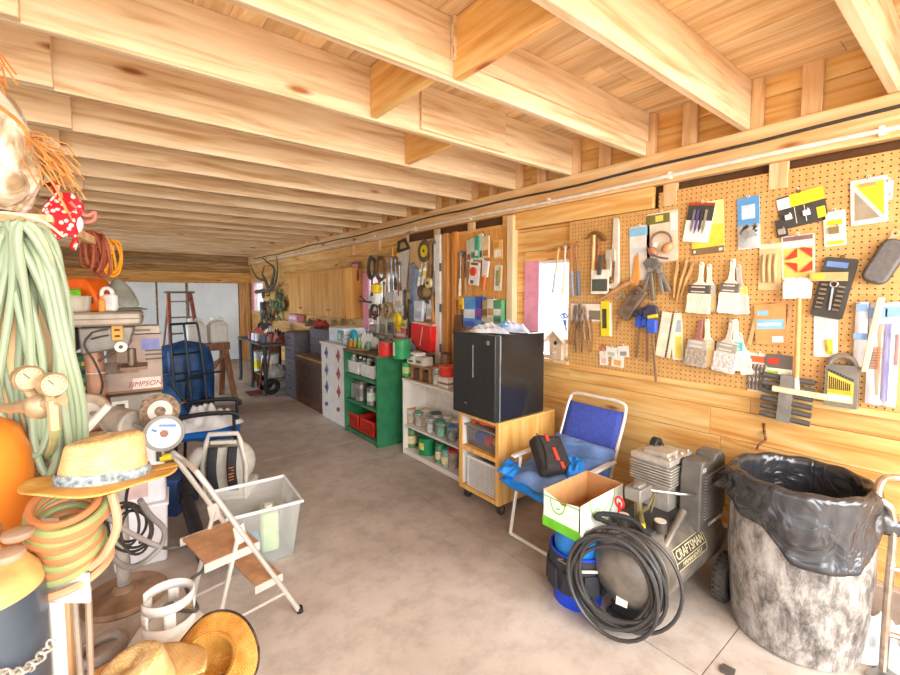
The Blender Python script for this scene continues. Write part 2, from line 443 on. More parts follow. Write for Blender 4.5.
# short scab boards that double a joist near the wall
for (y, x0, x1, z0, z1) in ((1.62, 1.25, 2.96, JB + .09, JT), (2.23, 1.5, 2.2, JB + .02, JT)):
    a = MB().bb(x0, x1, y - .062 - .0, y - .041, z0, z1)
    struct(a.build('trim_%d' % n, pine_x, bevel=.003), 'short board nailed to a joist'); n += 1
# wall beam with cripples and rim boards above it
m = MB().bb(WX - .04, WX + .028, -1.6, YB - .1, 2.44, 2.648)
struct(m.build('trim_%d' % n, WOOD('wall beam', 'd39a5c', 'eabd83', 'f5d8ac', axis=1, island=False), bevel=.004), 'long wall beam under the joist ends'); n += 1
for i, y in enumerate(jys):
    if y > 8: break
    a = MB().bb(WX - .03, WX + .02, y - .075, y - .022, 2.65, JT - .001)
    struct(a.build('trim_%d' % n, stud_z, bevel=.002), 'short stud beside a joist end'); n += 1
    a = MB().bb(WX - .01, WX + .02, y - .34, y - .25, 2.65, JT - .001)
    struct(a.build('trim_%d' % n, stud_z, bevel=.002), 'cripple stud between two joists'); n += 1
# strip of trim and short blocks in the gap between pegboard and beam
for y0, y1, z0, z1 in ((1.53, 2.98, 2.29, 2.44), (3.0, 3.9, 2.30, 2.36)):
    a = MB().bb(WX - .012, WX + .028, y0, y1, z0, z1 - .002)
    struct(a.build('trim_%d' % n, pine, bevel=.003), 'board under the wall beam'); n += 1
for y in (.82, 1.42, 3.45, 4.05, 4.7, 5.4, 6.2):
    a = MB().bb(WX - .005, WX + .028, y - .045, y + .045, 2.29, 2.438)
    struct(a.build('trim_%d' % n, stud_z, bevel=.003), 'stud showing under the wall beam'); n += 1
# windows
alu = P('f2f2f0', .4); pinkf = P('f2a4bc', .6, var=.05)
for i, (p, q, c, d) in enumerate(wins):
    t = bpy.data.objects.new('window_%d' % (i + 1), None); COL.objects.link(t); t.location = (WX + .06, (p + q) / 2, c); struct(t, 'window opening in the plank wall')
    wv, hv = q - p, d - c
    m = MB()
    for s in (-1, 1): m.bb(-.02, .09, s * wv / 2 - .03 if s > 0 else -wv / 2, s * wv / 2 if s > 0 else -wv / 2 + .03, 0, hv)
    m.bb(-.02, .09, -wv / 2, wv / 2, hv - .03, hv); m.bb(-.02, .09, -wv / 2, wv / 2, 0, .025)
    m.build('frame', alu, t, bevel=.003)
    m = MB().bb(.06, .064, -wv / 2 + .03, wv / 2 - .03, .025, hv - .03)
    m.build('glass_pane', GLASS('ffffff', 'window glass', .02, .03), t)
    m = MB()
    m.bb(-.045, -.02, wv / 2 - .17 if i < 2 else wv / 2 - .1, wv / 2 + .0, -.0, hv)
    m.build('casing', pinkf, t, bevel=.003)
m = MB().bb(WX - .03, WX + .06, w1a - .02, w1b + .04, 1.115, 1.144)
struct(m.build('trim_%d' % n, stud_z, bevel=.003), 'window sill board'); n += 1
# a bright fence outside the main window
m = MB()
for i in range(40): m.bb(7.0, 7.04, -1 + i * .3, -1 + i * .3 + .28, -.21, 1.45)
m.bb(6.98, 7.05, -1, 11, 1.45, 1.52)
struct(m.build('trim_%d' % n, P('f4f4f2', .7)), 'white board fence outside'); n += 1
# pegboards
def peg_mat():
    m, nt, b = base_mat('perforated hardboard')
    tc = nd(nt, 'ShaderNodeTexCoord'); sx = nd(nt, 'ShaderNodeSeparateXYZ'); nt.links.new(tc.outputs['Object'], sx.inputs[0])
    ds = []
    for ax in ('Y', 'Z'):
        a = nd(nt, 'ShaderNodeMath', operation='DIVIDE', i_1=.0295); f = nd(nt, 'ShaderNodeMath', operation='FRACT'); s = nd(nt, 'ShaderNodeMath', operation='SUBTRACT', i_1=.5); p = nd(nt, 'ShaderNodeMath', operation='POWER', i_1=2.0)
        ab = nd(nt, 'ShaderNodeMath', operation='ABSOLUTE')
        nt.links.new(sx.outputs[ax], a.inputs[0]); nt.links.new(a.outputs[0], f.inputs[0]); nt.links.new(f.outputs[0], s.inputs[0]); nt.links.new(s.outputs[0], ab.inputs[0]); nt.links.new(ab.outputs[0], p.inputs[0]); ds.append(p)
    ad = nd(nt, 'ShaderNodeMath', operation='ADD'); nt.links.new(ds[0].outputs[0], ad.inputs[0]); nt.links.new(ds[1].outputs[0], ad.inputs[1])
    r = ramp(nt, [(.012, s2l('4a2f16')), (.026, (1, 1, 1))])
    nt.links.new(ad.outputs[0], r.inputs['Fac'])
    nz = nd(nt, 'ShaderNodeTexNoise'); nz.inputs['Scale'].default_value = 30; nz.inputs['Detail'].default_value = 5
    nt.links.new(tc.outputs['Object'], nz.inputs['Vector'])
    rc = ramp(nt, [(.3, s2l('cf9b57')), (.7, s2l('deb070'))]); nt.links.new(nz.outputs['Fac'], rc.inputs['Fac'])
    mx = nd(nt, 'ShaderNodeMixRGB', blend_type='MULTIPLY'); mx.inputs['Fac'].default_value = 1
    nt.links.new(rc.outputs[0], mx.inputs['Color1']); nt.links.new(r.outputs[0], mx.inputs['Color2'])
    nt.links.new(mx.outputs[0], b.inputs['Base Color']); b.inputs['Roughness'].default_value = .5
    return m
pegm = peg_mat()
PL = WX - .0                                       # face of the pegboards
pb = wl(656, 300).y
m = MB().bb(PL, PL + .006, w1a - .72 + .725, pb if False else w1a - .005, 0, .01)
m = MB().bb(PL, PL + .006, pb + .003, w1a - .004, 1.127, 2.285)
tag(m.build('pegboard', pegm), 'narrower pegboard sheet between the window and the wide pegboard', 'pegboard')
m = MB().bb(PL, PL + .006, -.6, pb, 1.127, 2.388)
tag(m.build('pegboard', pegm), 'wide pegboard sheet full of carded tools above the drum', 'pegboard')
a = MB().bb(PL + .007, WX + .029, -.6, w1a - .004, 1.127, 1.165); a.bb(PL + .007, WX + .029, -.6, w1a - .004, 2.2, 2.28)
struct(a.build('trim_%d' % n, stud_z), 'batten behind the pegboard'); n += 1
a = MB().bb(PL, WX + .03, -.6, w1b + .3, 1.085, 1.126)
struct(a.build('trim_%d' % n, pine, bevel=.003), 'ledger strip under the pegboard'); n += 1
# conduit and cable on the beam
m = MB()
pts = [Vector((WX - .055, y, 2.475 + .006 * math.sin(y * 2.1))) for y in [(-1.5 + .3 * i) for i in range(45)]]
m.tube(pts, .0125, 8)
for y in range(-1, 12): m.box((WX - .05, y + .4, 2.478), (.03, .02, .045))
o = m.build('conduit_pipe', P('efe9dc', .5)); tag(o, 'pale electrical conduit running along the wall beam', 'conduit')
m = MB()
pts = [Vector((WX - .048, y, 2.565 + .008 * math.sin(y * 1.7 + 1) + .005 * math.sin(y * 5))) for y in [(-1.5 + .3 * i) for i in range(45)]]
m.tube(pts, .009, 6)
tag(m.build('black_cable', P('3a3532', .5)), 'black cable stapled along the wall beam above the conduit', 'cable')
# ================================================================ right foreground
blk = P('2a2a2c', .5); dk = P('3b3b3d', .55); chrome = P('c9c8c4', .25, 1, .03); steel = P('a9a6a0', .35, .9, .06); rub = P('1e1d1d', .8)
white = P('f1efe9', .5, var=.03); offw = P('e6e0d2', .6, var=.05); cream = P('e9dcc0', .55); red = P('d8261c', .45); green = P('2f8f4e', .5)
yellow = P('f3d21c', .5); orange = P('ee6c16', .5); blue = P('1f6fd0', .5); brown = P('8a5a34', .65, var=.15); kraft = P('c9955f', .8, var=.06)
ply = WOOD('plywood', 'd8953f', 'eab566', 'f3cd8c', axis=2, rough=.5, knots=False, island=False)
ply_y = WOOD('plywood edge', 'd8953f', 'eab566', 'f3cd8c', axis=1, rough=.5, knots=False, island=False)
# ---- trash drum with liner
def drum_mat():
    m, nt, b = base_mat('scuffed grey drum')
    tc = nd(nt, 'ShaderNodeTexCoord'); mp = nd(nt, 'ShaderNodeMapping'); mp.inputs['Scale'].default_value = (1, 1, .45)
    nt.links.new(tc.outputs['Object'], mp.inputs['Vector'])
    nz = nd(nt, 'ShaderNodeTexNoise'); nz.inputs['Scale'].default_value = 13; nz.inputs['Detail'].default_value = 10; nz.inputs['Roughness'].default_value = .78; nz.inputs['Distortion'].default_value = .35
    nt.links.new(mp.outputs[0], nz.inputs['Vector'])
    r = ramp(nt, [(.38, s2l('4f4b48')), (.47, s2l('807a75')), (.54, s2l('a59f99')), (.72, s2l('ccc7c1'))])
    nt.links.new(nz.outputs['Fac'], r.inputs['Fac']); nt.links.new(r.outputs[0], b.inputs['Base Color']); b.inputs['Roughness'].default_value = .6
    return m
t = thing('trash_drum', 'tall scuffed grey drum lined with a black trash bag by the plank wall', 'trash can', (2.67, .585, 0))
m = MB().shell([(.001, .02), (.24, .02), (.245, 0), (.258, .01), (.268, .1), (.29, .4), (.288, .6), (.28, .78), (.272, .8), (.262, .79), (.27, .5), (.25, .05), (.001, .04)], 48)
m.build('drum_body', drum_mat(), t)
def bag_mat():
    m, nt, b = base_mat('black bin liner'); tc = nd(nt, 'ShaderNodeTexCoord')
    nz = nd(nt, 'ShaderNodeTexNoise'); nz.inputs['Scale'].default_value = 4.5; nz.inputs['Detail'].default_value = 2.5; nz.inputs['Distortion'].default_value = 2
    nt.links.new(tc.outputs['Object'], nz.inputs['Vector'])
    b.inputs['Base Color'].default_value = (.035, .035, .04, 1); b.inputs['Roughness'].default_value = .24; b.inputs['Specular IOR Level'].default_value = .8
    bp = nd(nt, 'ShaderNodeBump'); bp.inputs['Strength'].default_value = .8; bp.inputs['Distance'].default_value = .03
    nt.links.new(nz.outputs['Fac'], bp.inputs['Height']); nt.links.new(bp.outputs['Normal'], b.inputs['Normal']); return m
bagm = bag_mat()
def bagfn(u, v):
    a = 2 * PI * u; d = math.degrees(a) % 360
    key = [(0, .1), (60, .08), (90, .09), (130, .15), (165, .2), (190, .30), (215, .33), (240, .27), (270, .16), (285, .14), (320, .11), (360, .1)]
    hem = next(k0[1] + (k1[1] - k0[1]) * (d - k0[0]) / (k1[0] - k0[0]) for k0, k1 in zip(key, key[1:]) if k0[0] <= d <= k1[0])
    w1 = .6 * abs(math.sin(a * 12 + 9 * v)) + math.sin(a * 9 + 3 * v) * .4 + .35 * math.sin(a * 31 + 14 * v) + math.sin(a * 17 + 1 - 5 * v) * .35 + math.sin(a * 5 - 7 * v + 2) * .4
    if v < .4:                          # inside
        q = v / .4; r = (.02 + .215 * min(1, q * 4)) + .012 * q + w1 * .007 * (1 - q * .5); z = (.3 + .1 * min(1, q * 4)) + .405 * max(0, q - .25) / .75
    elif v < .5:
        q = (v - .4) / .1; r = .247 + .047 * q; z = .805 + .012 * math.sin(PI * q) + .004 * math.sin(a * 11)
    else:
        q = (v - .5) / .5
        flare = .05 if 268 < d < 292 else (.045 if 95 < d < 118 else 0)
        r = .295 + .012 * q + w1 * .007 * min(1, q * 3) + flare * q * math.sin(min(1, q * 1.2) * PI / 2) + .012 * math.sin(q * 9 + a * 3) * q
        z = .805 - hem * q - .012 * math.sin(a * 8) * q
    return (r * math.cos(a), r * math.sin(a), z)
m = MB().sheet(bagfn, 160, 34)
m.build('bag_liner', bagm, t, solid=.002, ang=75)
# ---- hand truck at the edge of the frame
t = thing('hand_truck', 'silver tube hand truck standing beside the lined drum', 'hand truck', (2.66, .255, 0))
m = MB()
m.tube(smooth_pts([(0, 0, .03), (.0, .0, .35), (.02, -.0, .72), (-.0, .05, .80), (.05, .045, .865), (.12, .01, .87), (.14, -.06, .87)], 5), .016, 10)
m.tube(smooth_pts([(0.1, -.26, .03), (.1, -.26, .35), (.1, -.26, .72), (.1, -.2, .82), (.14, -.1, .87), (.14, -.06, .87)], 5), .016, 10)
for z in (.2, .5): m.tube([(0, 0, z), (.1, -.26, z)], .012, 8)
m.build('frame', P('b9aa9c', .3, .8, .15, 30), t)
m = MB().box((-.03, -.15, .012), (.2, .36, .012), (0, 0, -20)); m.build('toe_plate', steel, t, bevel=.003)
for yy in (-.1, -.34):
    m = MB().ring((.15, yy - .05, .1), .075, .026, (.35, 1, 0), 22, 8); m.cyl((.15, yy - .03, .1), (.15, yy - .07, .1), .05, n=14); m.build('wheel', rub, t)
# crumpled rags
def crumple(name, label, cat, loc, rx, ry, h, mat_, seed, group=None, fold=1.0, n=26):
    r = random.Random(seed); ph = [r.uniform(0, 6.28) for _ in range(9)]
    def fn(u, v):
        th = v * 2 * PI; q = u
        R = q * (1 + .16 * math.sin(3 * th + ph[0]) + .09 * math.sin(5 * th + ph[1]))
        x, y = rx * R * math.cos(th), ry * R * math.sin(th)
        s = math.sin(x / rx * 5 + ph[2]) * math.sin(y / ry * 6 + ph[3]) + .7 * math.sin((x / rx + y / ry) * 8 + ph[4]) + .4 * math.sin((x / rx - y / ry) * 14 + ph[5])
        z = h * max(0, (1 - q ** 2.2)) * (.75 + .25 * fold * s) + .004
        return (x, y, max(.003, z))
    m = MB().sheet(fn, n // 2, n * 2)
    return tag(m.build(name, mat_, None, loc, ang=50), label, cat, group)
crumple('crumpled_rag', 'pale blue and white crumpled rag on the floor behind the silver hand truck', 'rag', (2.83, .28, 0), .17, .15, .17, P('dfe8ec', .8, var=.1, sc=6), 4)
crumple('crumpled_rag', 'lavender crumpled rag at the corner past the hand truck tube', 'rag', (2.7, .06, 0), .12, .1, .12, P('c9c7dd', .8), 5)
tag(MB().box((0, 0, .006), (.05, .05, .012)).build('floor_plate', P('57504c', .6), None, fl(728, 672), rz=10), 'small dark square plate lying on the floor before the drum', 'plate')
m = MB().tube(smooth_pts([(0, .02, .09), (.0, .03, .05), (.012, -.005, .03), (.015, .0, .0), (-.01, -.02, -.03), (-.02, -.02, -.06)], 5), .007, 7)
h0 = wl(764, 435, 3.028)
tag(m.build('wall_hook', P('8a5a3a', .6, .4), None, (3.0, h0.y, h0.z - .02), rz=-90), 'rusty bent hook on the planks above the black lined drum', 'hook')
# ---- air compressor: axis along X, front cap toward the room
CY = 1.13
cb = P('7a7167', .42, .2, .25, 9)
t = thing('air_compressor', 'dusty dark horizontal tank air compressor on wheels against the plank wall', 'air compressor', (2.36, CY, 0))
RX = Matrix(((0, 0, 1), (0, 1, 0), (-1, 0, 0)))      # lathe axis z -> x
prof = [(.001, -.43), (.06, -.425), (.12, -.40), (.165, -.36), (.185, -.30), (.19, -.26), (.19, .38), (.18, .44), (.12, .5), (.001, .52)]
m = MB().lathe(prof, 40, RX, (0, 0, .29)); m.build('tank', cb, t)
m = MB()
m.ring((-.27, 0, .29), .191, .004, (1, 0, 0), 40, 6); m.bar((-.43, 0, .29), (-.37, 0, .47), .008, .006, (1, 0, 0))
m.build('weld_seam', P('8a8378', .4, .6), t)
m = MB().box((-.405, -.03, .2), (.004, .055, .075), (0, 20, 12)); m.mat(1).box((-.408, -.03, .215), (.003, .05, .012), (0, 20, 12))
m.build('warning_label', [offw, P('c0522c', .6)], t)
m = MB().bb(-.3, -.2, -.09, .09, 0.02, .11); m.bb(-.32, -.18, -.11, .11, 0, .025); m.build('foot', dk, t, bevel=.006)
for yy in (-.24, .24):
    m = MB().ring((.3, yy, .128), .09, .038, (0, 1, 0), 30, 10)
    for k in range(26):
        g = 2 * PI * k / 26; m.box((.3 + .127 * math.cos(g), yy, .128 + .127 * math.sin(g)), (.008, .05, .008), (0, -math.degrees(g), 0))
    m.mat(1).cyl((.3, yy - .025, .128), (.3, yy + .025, .128), .06, n=18)
    m.build('wheel', [P('4e4842', .9), P('6f6a64', .5, .5)], t)
m = MB().bb(-.24, .34, -.085, .14, .475, .49); m.build('mounting_plate', dk, t, bevel=.004)
# pump: finned head
m = MB(); m.T = Matrix.Translation((.1, -.03, -.035))
m.bb(-.05, .2, .0, .2, .52, .66)
for k in range(7): m.bb(-.07, .21, -.02, .22, .665 + k * .016, .673 + k * .016)
m.bb(-.045, .19, .01, .19, .66, .79); m.bb(-.07, .21, -.015, .215, .785, .815); m.bb(-.03, .1, .02, .16, .815, .84)
for k in range(4): m.cyl((-.05 + .075 * k, -.0, .815), (-.05 + .075 * k, -.0, .832), .009, n=8)
m.T = None
m.build('pump_head', P('c3bdb3', .45, .5, .1, 20), t, bevel=.003)
m = MB().cyl((.2, .1, .80), (.2, .14, .80), .045, n=20); m.cyl((.2, .08, .80), (.2, .15, .80), .02, n=12); m.build('intake_filter', blk, t, bevel=.004)
# louvred shroud facing the camera
m = MB()
sh = [(.0, 0), (.3, 0), (.325, .03), (.325, .36), (.29, .395), (.2, .395), (.18, .37), (.09, .37), (.07, .385), (.02, .385), (0, .3)]
m.prism(sh, -.17, -.06, (.115, 0, .405))
m.build('shroud', P('625e59', .5, var=.1), t, bevel=.008)
m = MB()
for k in range(15): m.box((.28, -.178, .48 + k * .0165), (.275, .016, .008), (0, 0, 0))
m.build('louvres', P('77726b', .5), t, bevel=.002)
lab = P('d9d3c0', .6)
text('lettering', 'AIR', .035, lab, t, (.15, -.1715, .745), (90, 0, 0)); text('lettering', 'COMPRESSOR', .028, lab, t, (.275, -.186, .438), (90, 0, 0))
# name plate on the tank side
def tankpt(x, a, r=.192): return (x, -r * math.cos(a), .29 + r * math.sin(a))
m = MB()
def plate(x0, x1, a0, a1, r): m.sheet(lambda u, v: tankpt(x0 + (x1 - x0) * u, a0 + (a1 - a0) * v, r), 2, 8)
m.mat(0); plate(-.17, .17, .12, .66, .192)
m.mat(1)
for aa in ((.12, .14), (.64, .66), (.31, .33)): plate(-.17, .17, *aa, .1935)
for xx in (-.17, .165): plate(xx, xx + .005, .12, .66, .1935)
m.build('name_plate', [P('4a443d', .5), P('cfc39a', .5)], t)
text('lettering', 'CRAFTSMAN', .062, P('d8cca2', .5), t, tankpt(0, .48, .194), (90 - math.degrees(.48), 0, 0), .0006, sx=.86)
text('lettering', 'PERMANENTLY', .03, P('cfc39a', .5), t, tankpt(0, .22, .194), (90 - math.degrees(.22), 0, 0), .0006, sx=1.1)
# controls
m = MB().bb(-.2, -.07, .0, .09, .6, .67); m.bb(-.19, -.12, .01, .05, .67, .69); m.build('pressure_switch', P('8f8a82', .4, .4), t, bevel=.006)
m = MB().cyl((-.14, .04, .49), (-.14, .04, .6), .02, n=10); m.tube([(-.22, -.03, .5), (-.14, .03, .53), (-.06, .03, .53)], .014, 8); m.tube(smooth_pts([(-.07, .02, .54), (-.03, .0, .62), (-.04, .02, .5)], 5), .006, 6)
m.build('manifold', P('9a8c62', .4, .7), t)
for x, y, r in ((-.25, .06, .032), (-.16, -.09, .034)):
    m = MB().cyl((x, y, .48), (x, y, .535), r, n=18); m.mat(1).cyl((x, y, .535), (x, y, .538), r * .85, n=18); m.build('gauge', [P('4a443e', .5, .3), P('cfc6b4', .5)], t)
m = MB().ring((-.21, .11, .57), .03, .006, (1, -.3, 0), 16, 6); m.cyl((-.21, .11, .5), (-.21, .11, .57), .008, n=8); m.build('valve_wheel', red, t)
m = MB().box((-.22, -.03, .508), (.05, .02, .012), (0, 0, 30)); m.build('valve_lever', yellow, t, bevel=.003)
m = MB().tube([(-.2, -.12, .4), (.03, -.12, .54)], .018, 10); m.build('check_pipe', cb, t)
m = MB().tube(smooth_pts([(-.09, .02, .64), (.05, -.12, .625), (.2, -.16, .60), (.4, -.13, .585)], 6), .009, 8); m.build('discharge_tube', steel, t)
m = MB().tube(smooth_pts([(-.28, .02, .47), (-.36, .10, .52), (-.4, .13, .545), (-.36, .10, .56), (-.28, .0, .545), (-.23, -.06, .47)], 6), .013, 10); m.build('carry_handle', rub, t)
# air hose coil leaning on the front cap
r_ = random.Random(8); m = MB(); pts = []
ax = Vector((-1, -.32, .12)).normalized(); ux = Vector((0, 0, 1)) - ax * ax.z; ux.normalize(); uy = ax.cross(ux)
c0 = Vector((-.42, .0, .275))
N = 9 * 36
for i in range(N):
    g = 2 * PI * i / 36; turn = i / 36
    R = .2 + .025 * math.sin(turn * 2.4 + 1) + .012 * math.sin(g * 2 + turn)
    off = -.03 * (turn % 3) + .05 + .02 * math.sin(turn * 1.7)
    cz = -.012 * math.cos(turn * 2)
    pts.append(c0 + ux * (R * math.cos(g) * 1.06 + cz) + uy * (R * math.sin(g)) + ax * off)
m.tube(pts, .0095, 7)
lo = [c0 + ux * (.245 * math.cos(g)) + uy * (.235 * math.sin(g) - .055) + ax * (-.06) for g in [math.radians(20 - 10 * k) for k in range(26)]]
m.tube(lo, .009, 7)
o = m.build('air_hose', P('3d3a38', .4, var=.1, sc=5), None, (2.36, CY, 0)); tag(o, 'black rubber air hose coiled over the compressor tank end', 'hose')
# ---- bucket with tool skirt, blue jug, carton
bc = Vector((2.03, 1.41, 0))
t = thing('tool_bucket', 'bright blue bucket wearing a black pocket organizer beside the compressor hose', 'bucket', bc); t.scale = (1, 1, .8)
m = MB().shell([(.001, .01), (.125, .01), (.13, 0), (.15, .36), (.155, .365), (.155, .38), (.146, .38), (.126, .03), (.001, .02)], 32); m.build('bucket_body', P('1746d8', .35), t)
m = MB(); m.shell([(.137, .1), (.15, .11), (.163, .34), (.158, .365), (.15, .37)], 36)
for k in range(9):
    g = 2 * PI * k / 9; m.T = Matrix.Translation((.157 * math.cos(g), .157 * math.sin(g), .2)) @ Matrix.Rotation(g, 4, 'Z'); m.box((0.004, 0, 0), (.02, .09, .15), None, .9)
m.T = None
m.build('pocket_skirt', P('34343a', .8, bump=.2, sc=40), t, bevel=.006)
m = MB().tube(smooth_pts([(-.165, -.02, .36), (-.175, .0, .35), (-.13, -.12, .32), (-.02, -.175, .32), (.1, -.14, .34), (.15, -.05, .37)], 5), .004, 6); m.mat(1).cyl((-.135, -.115, .32), (-.07, -.165, .318), .009, n=8)
m.build('bail_handle', [steel, offw], t)
m = MB().lathe([(.08, .02), (.125, .03), (.135, .3), (.13, .38), (.118, .395), (.001, .397)], 24, c=(.0, .0, .0), sx=1, sy=.95)
o = m.build('blue_jug', P('2a8be0', .4), None, bc + Vector((0, 0, .025)), bevel=.01); tag(o, 'sky blue plastic tub standing in the tool bucket under the carton', 'tub')
c1 = Vector((2.07, 1.41, .424))
t = thing('cardboard_carton', 'open white and green produce carton on top of the blue bucket', 'box', c1)
hx, hy, hh, th = .205, .12, .2, .005
m = MB()
m.mat(0)
m.bb(-hx, hx, -hy + th, hy - th, 0, .006)
m.mat(1)
# four walls: white outside, kraft inside
def wallp(poly, axis, pos, out):
    for (d0, d1, mi) in ((0, .002, 1), (.002, .005, 0)):
        m.mat(mi)
        if axis == 'x': m.prism(poly, 0, d1 - d0, (pos - out * d0 if out > 0 else pos + d0, 0, 0), (0, 0, 90)) if False else [m.add(*f) for f in [slab(poly, 'x', pos - out * d0, pos - out * d1)]]
        else: [m.add(*f) for f in [slab(poly, 'y', pos - out * d0, pos - out * d1)]]
def slab(poly, axis, a, b):
    n = len(poly)
    vs = [((q, x, z) if axis == 'x' else (x, q, z)) for q in (a, b) for x, z in poly]
    return vs, [tuple(range(n)), tuple(range(2 * n - 1, n - 1, -1))] + [(i, i + n, (i + 1) % n + n, (i + 1) % n) for i in range(n)]
rect = lambda h: [(-h, 0), (h, 0), (h, hh), (-h, hh)]
notch = [(-hy, 0), (hy, 0), (hy, hh), (.02, hh - .03), (.0, hh - .045), (-.035, hh - .045), (-.035, hh - .025), (-hy, hh - .012)]
wallp(notch, 'x', -hx, -1); wallp(rect(hy), 'x', hx, 1)
front = [(-hx, 0), (hx, 0), (hx, hh), (-hx + .1, hh - .005), (-hx, hh - .012)]
wallp(front, 'y', -hy, -1); wallp(rect(hx), 'y', hy, 1)
m.build('carton_body', [kraft, P('f4f3ec', .6, var=.02)], t)
lg = P('6cc52a', .5)
m = MB(); X0 = -hx - .0012
m.add(*slab([(-hy, 0), (hy, 0), (hy, .055), (-hy, .055)], 'x', X0, X0 + .001))
for k in range(20):
    g0, g1 = PI + PI * k / 20, PI + PI * (k + 1) / 20
    m.add(*slab([(.02 + .05 * math.cos(g0), .165 + .07 * math.sin(g0)), (.02 + .05 * math.cos(g1), .165 + .07 * math.sin(g1)), (.02 + .045 * math.cos(g1), .165 + .064 * math.sin(g1)), (.02 + .045 * math.cos(g0), .165 + .064 * math.sin(g0))], 'x', X0, X0 + .001))
m.add(*slab([(-hy, .168), (hy, .168), (hy, .173), (-hy, .173)], 'x', X0, X0 + .001))
m.add(*slab([(.005, .125), (.03, .12), (.03, .126), (.005, .131)], 'x', X0, X0 + .001))
Y0 = -hy - .0012
for k in range(24):
    g0, g1 = PI + PI * k / 24, PI + PI * (k + 1) / 24
    f = lambda g, s: (.0 + .12 * s * math.cos(g), .2 + .15 * s * math.sin(g))
    m.add(*slab([f(g0, 1), f(g1, 1), f(g1, .93), f(g0, .93)], 'y', Y0, Y0 + .001))
for (cx, cz, r) in ((-.055, .11, .028),):
    for k in range(18):
        g0, g1 = 2 * PI * k / 18, 2 * PI * (k + 1) / 18
        m.add(*slab([(cx + r * math.cos(g0), cz + r * math.sin(g0)), (cx + r * math.cos(g1), cz + r * math.sin(g1)), (cx + r * .75 * math.cos(g1), cz + r * .75 * math.sin(g1)), (cx + r * .75 * math.cos(g0), cz + r * .75 * math.sin(g0))], 'y', Y0, Y0 + .001))
    m.add(*slab([(cx + .014 * math.cos(2 * PI * k / 12), cz + .014 * math.sin(2 * PI * k / 12)) for k in range(12)], 'y', Y0, Y0 + .001))
m.add(*slab([(.0, .10), (.06, .115), (.06, .121), (.0, .106)], 'y', Y0, Y0 + .001)); m.add(*slab([(.0, .15), (.02, .16), (.018, .166), (-.002, .155)], 'y', Y0, Y0 + .001))
m.build('green_print', lg, t, smooth=False)
# ---- folding lawn chair
t = thing('lawn_chair', 'white framed folding lawn chair with blue sling back against the planks', 'chair', (2.45, 1.84, 0))
wf = P('efeae0', .35, .2, .05); sling = P('4558b8', .75, var=.1, sc=60)
m = MB()
for s in (-1, 1):
    y = s * .235
    m.tube([(-.27, y, .02), (-.2, y, .37), (-.17, y, .55)], .012, 8)
    m.tube([(.22, y, .02), (.02, y, .38)], .012, 8)
m.tube([(-.27, -.235, .02), (-.27, .235, .02)], .012, 8)
m.tube([(.22, -.235, .02), (.22, .235, .02)], .012, 8)
m.tube([(-.24, -.235, .37), (-.24, .235, .37)], .012, 8)
m.build('leg_frame', wf, t)
m = MB()
bk = [(.17, -.235, .36), (.28, -.235, .62), (.385, -.235, .87), (.4, -.19, .93), (.4, 0, .935), (.4, .19, .93), (.385, .235, .87), (.28, .235, .62), (.17, .235, .36)]
m.tube(smooth_pts(bk, 5), .012, 8)
for s in (-1, 1): m.tube([(-.25, s * .235, .37), (.2, s * .235, .36)], .012, 8)
m.build('back_frame', wf, t)
m = MB().sheet(lambda u, v: (.18 + .205 * u - .012 * math.sin(PI * v), (v - .5) * .47, .40 + .47 * u), 6, 8); m.build('sling_back', sling, t, solid=.006)
m = MB().sheet(lambda u, v: (-.25 + .42 * u, (v - .5) * .47, .372 - .03 * math.sin(PI * v) * math.sin(PI * u)), 6, 8); m.build('sling_seat', sling, t, solid=.006)
for s in (-1, 1):
    m = MB().box((-.02, s * .265, .56), (.4, .045, .018), (0, -3, 0)); m.box((.19, s * .265, .572), (.03, .045, .022)); m.build('armrest', white, t, bevel=.008)
# sleeping bag draped on the seat
bagb = P('6f8fc4', .8, var=.12, sc=9, bump=.4); bagc = P('1f86e0', .5, var=.12, sc=12)
def pillow(name, c, d, rot, mat_, parent, seed, amp=.012, n=18, pw=.55, loc=None):
    r = random.Random(seed); ph = [r.uniform(0, 6) for _ in range(6)]
    R = rotm(rot); c = Vector(c); m = MB()
    def fn(u, v, sgn):
        x, y = 2 * u - 1, 2 * v - 1
        e = max(0, (1 - x ** 4) * (1 - y ** 4)) ** pw
        w = amp * (math.sin(x * 5 + ph[0] + y * 2) + math.sin(y * 7 + ph[1]) * .7 + .6 * math.sin((x + y) * 9 + ph[2])) * e
        return c + R @ Vector((x * d[0] / 2, y * d[1] / 2, sgn * d[2] / 2 * e + w))
    m.sheet(lambda u, v: fn(u, v, 1), n, n); m.sheet(lambda u, v: fn(v, u, -1), n, n)
    return m.build(name, mat_, parent, loc, ang=70)
t = thing('sleeping_bag', 'blue quilted sleeping bag bunched up on the lawn chair seat', 'sleeping bag', (2.42, 1.84, .4))
pillow('quilted_cover', (-.03, .02, .06), (.56, .5, .15), (0, -8, 0), bagb, t, 2, .018)
pillow('folded_back', (.2, -.02, .16), (.2, .5, .14), (0, -62, 0), bagb, t, 6, .016)
pillow('shiny_lining', (-.04, -.15, .135), (.24, .12, .07), (0, -30, 40), bagc, t, 3, .016)
pillow('lining_edge', (-.28, .02, .02), (.12, .48, .05), (0, 10, 0), bagc, t, 4, .008)
pillow('lining_flap', (-.22, .25, .07), (.22, .16, .05), (12, 0, 30), bagc, t, 5, .012)
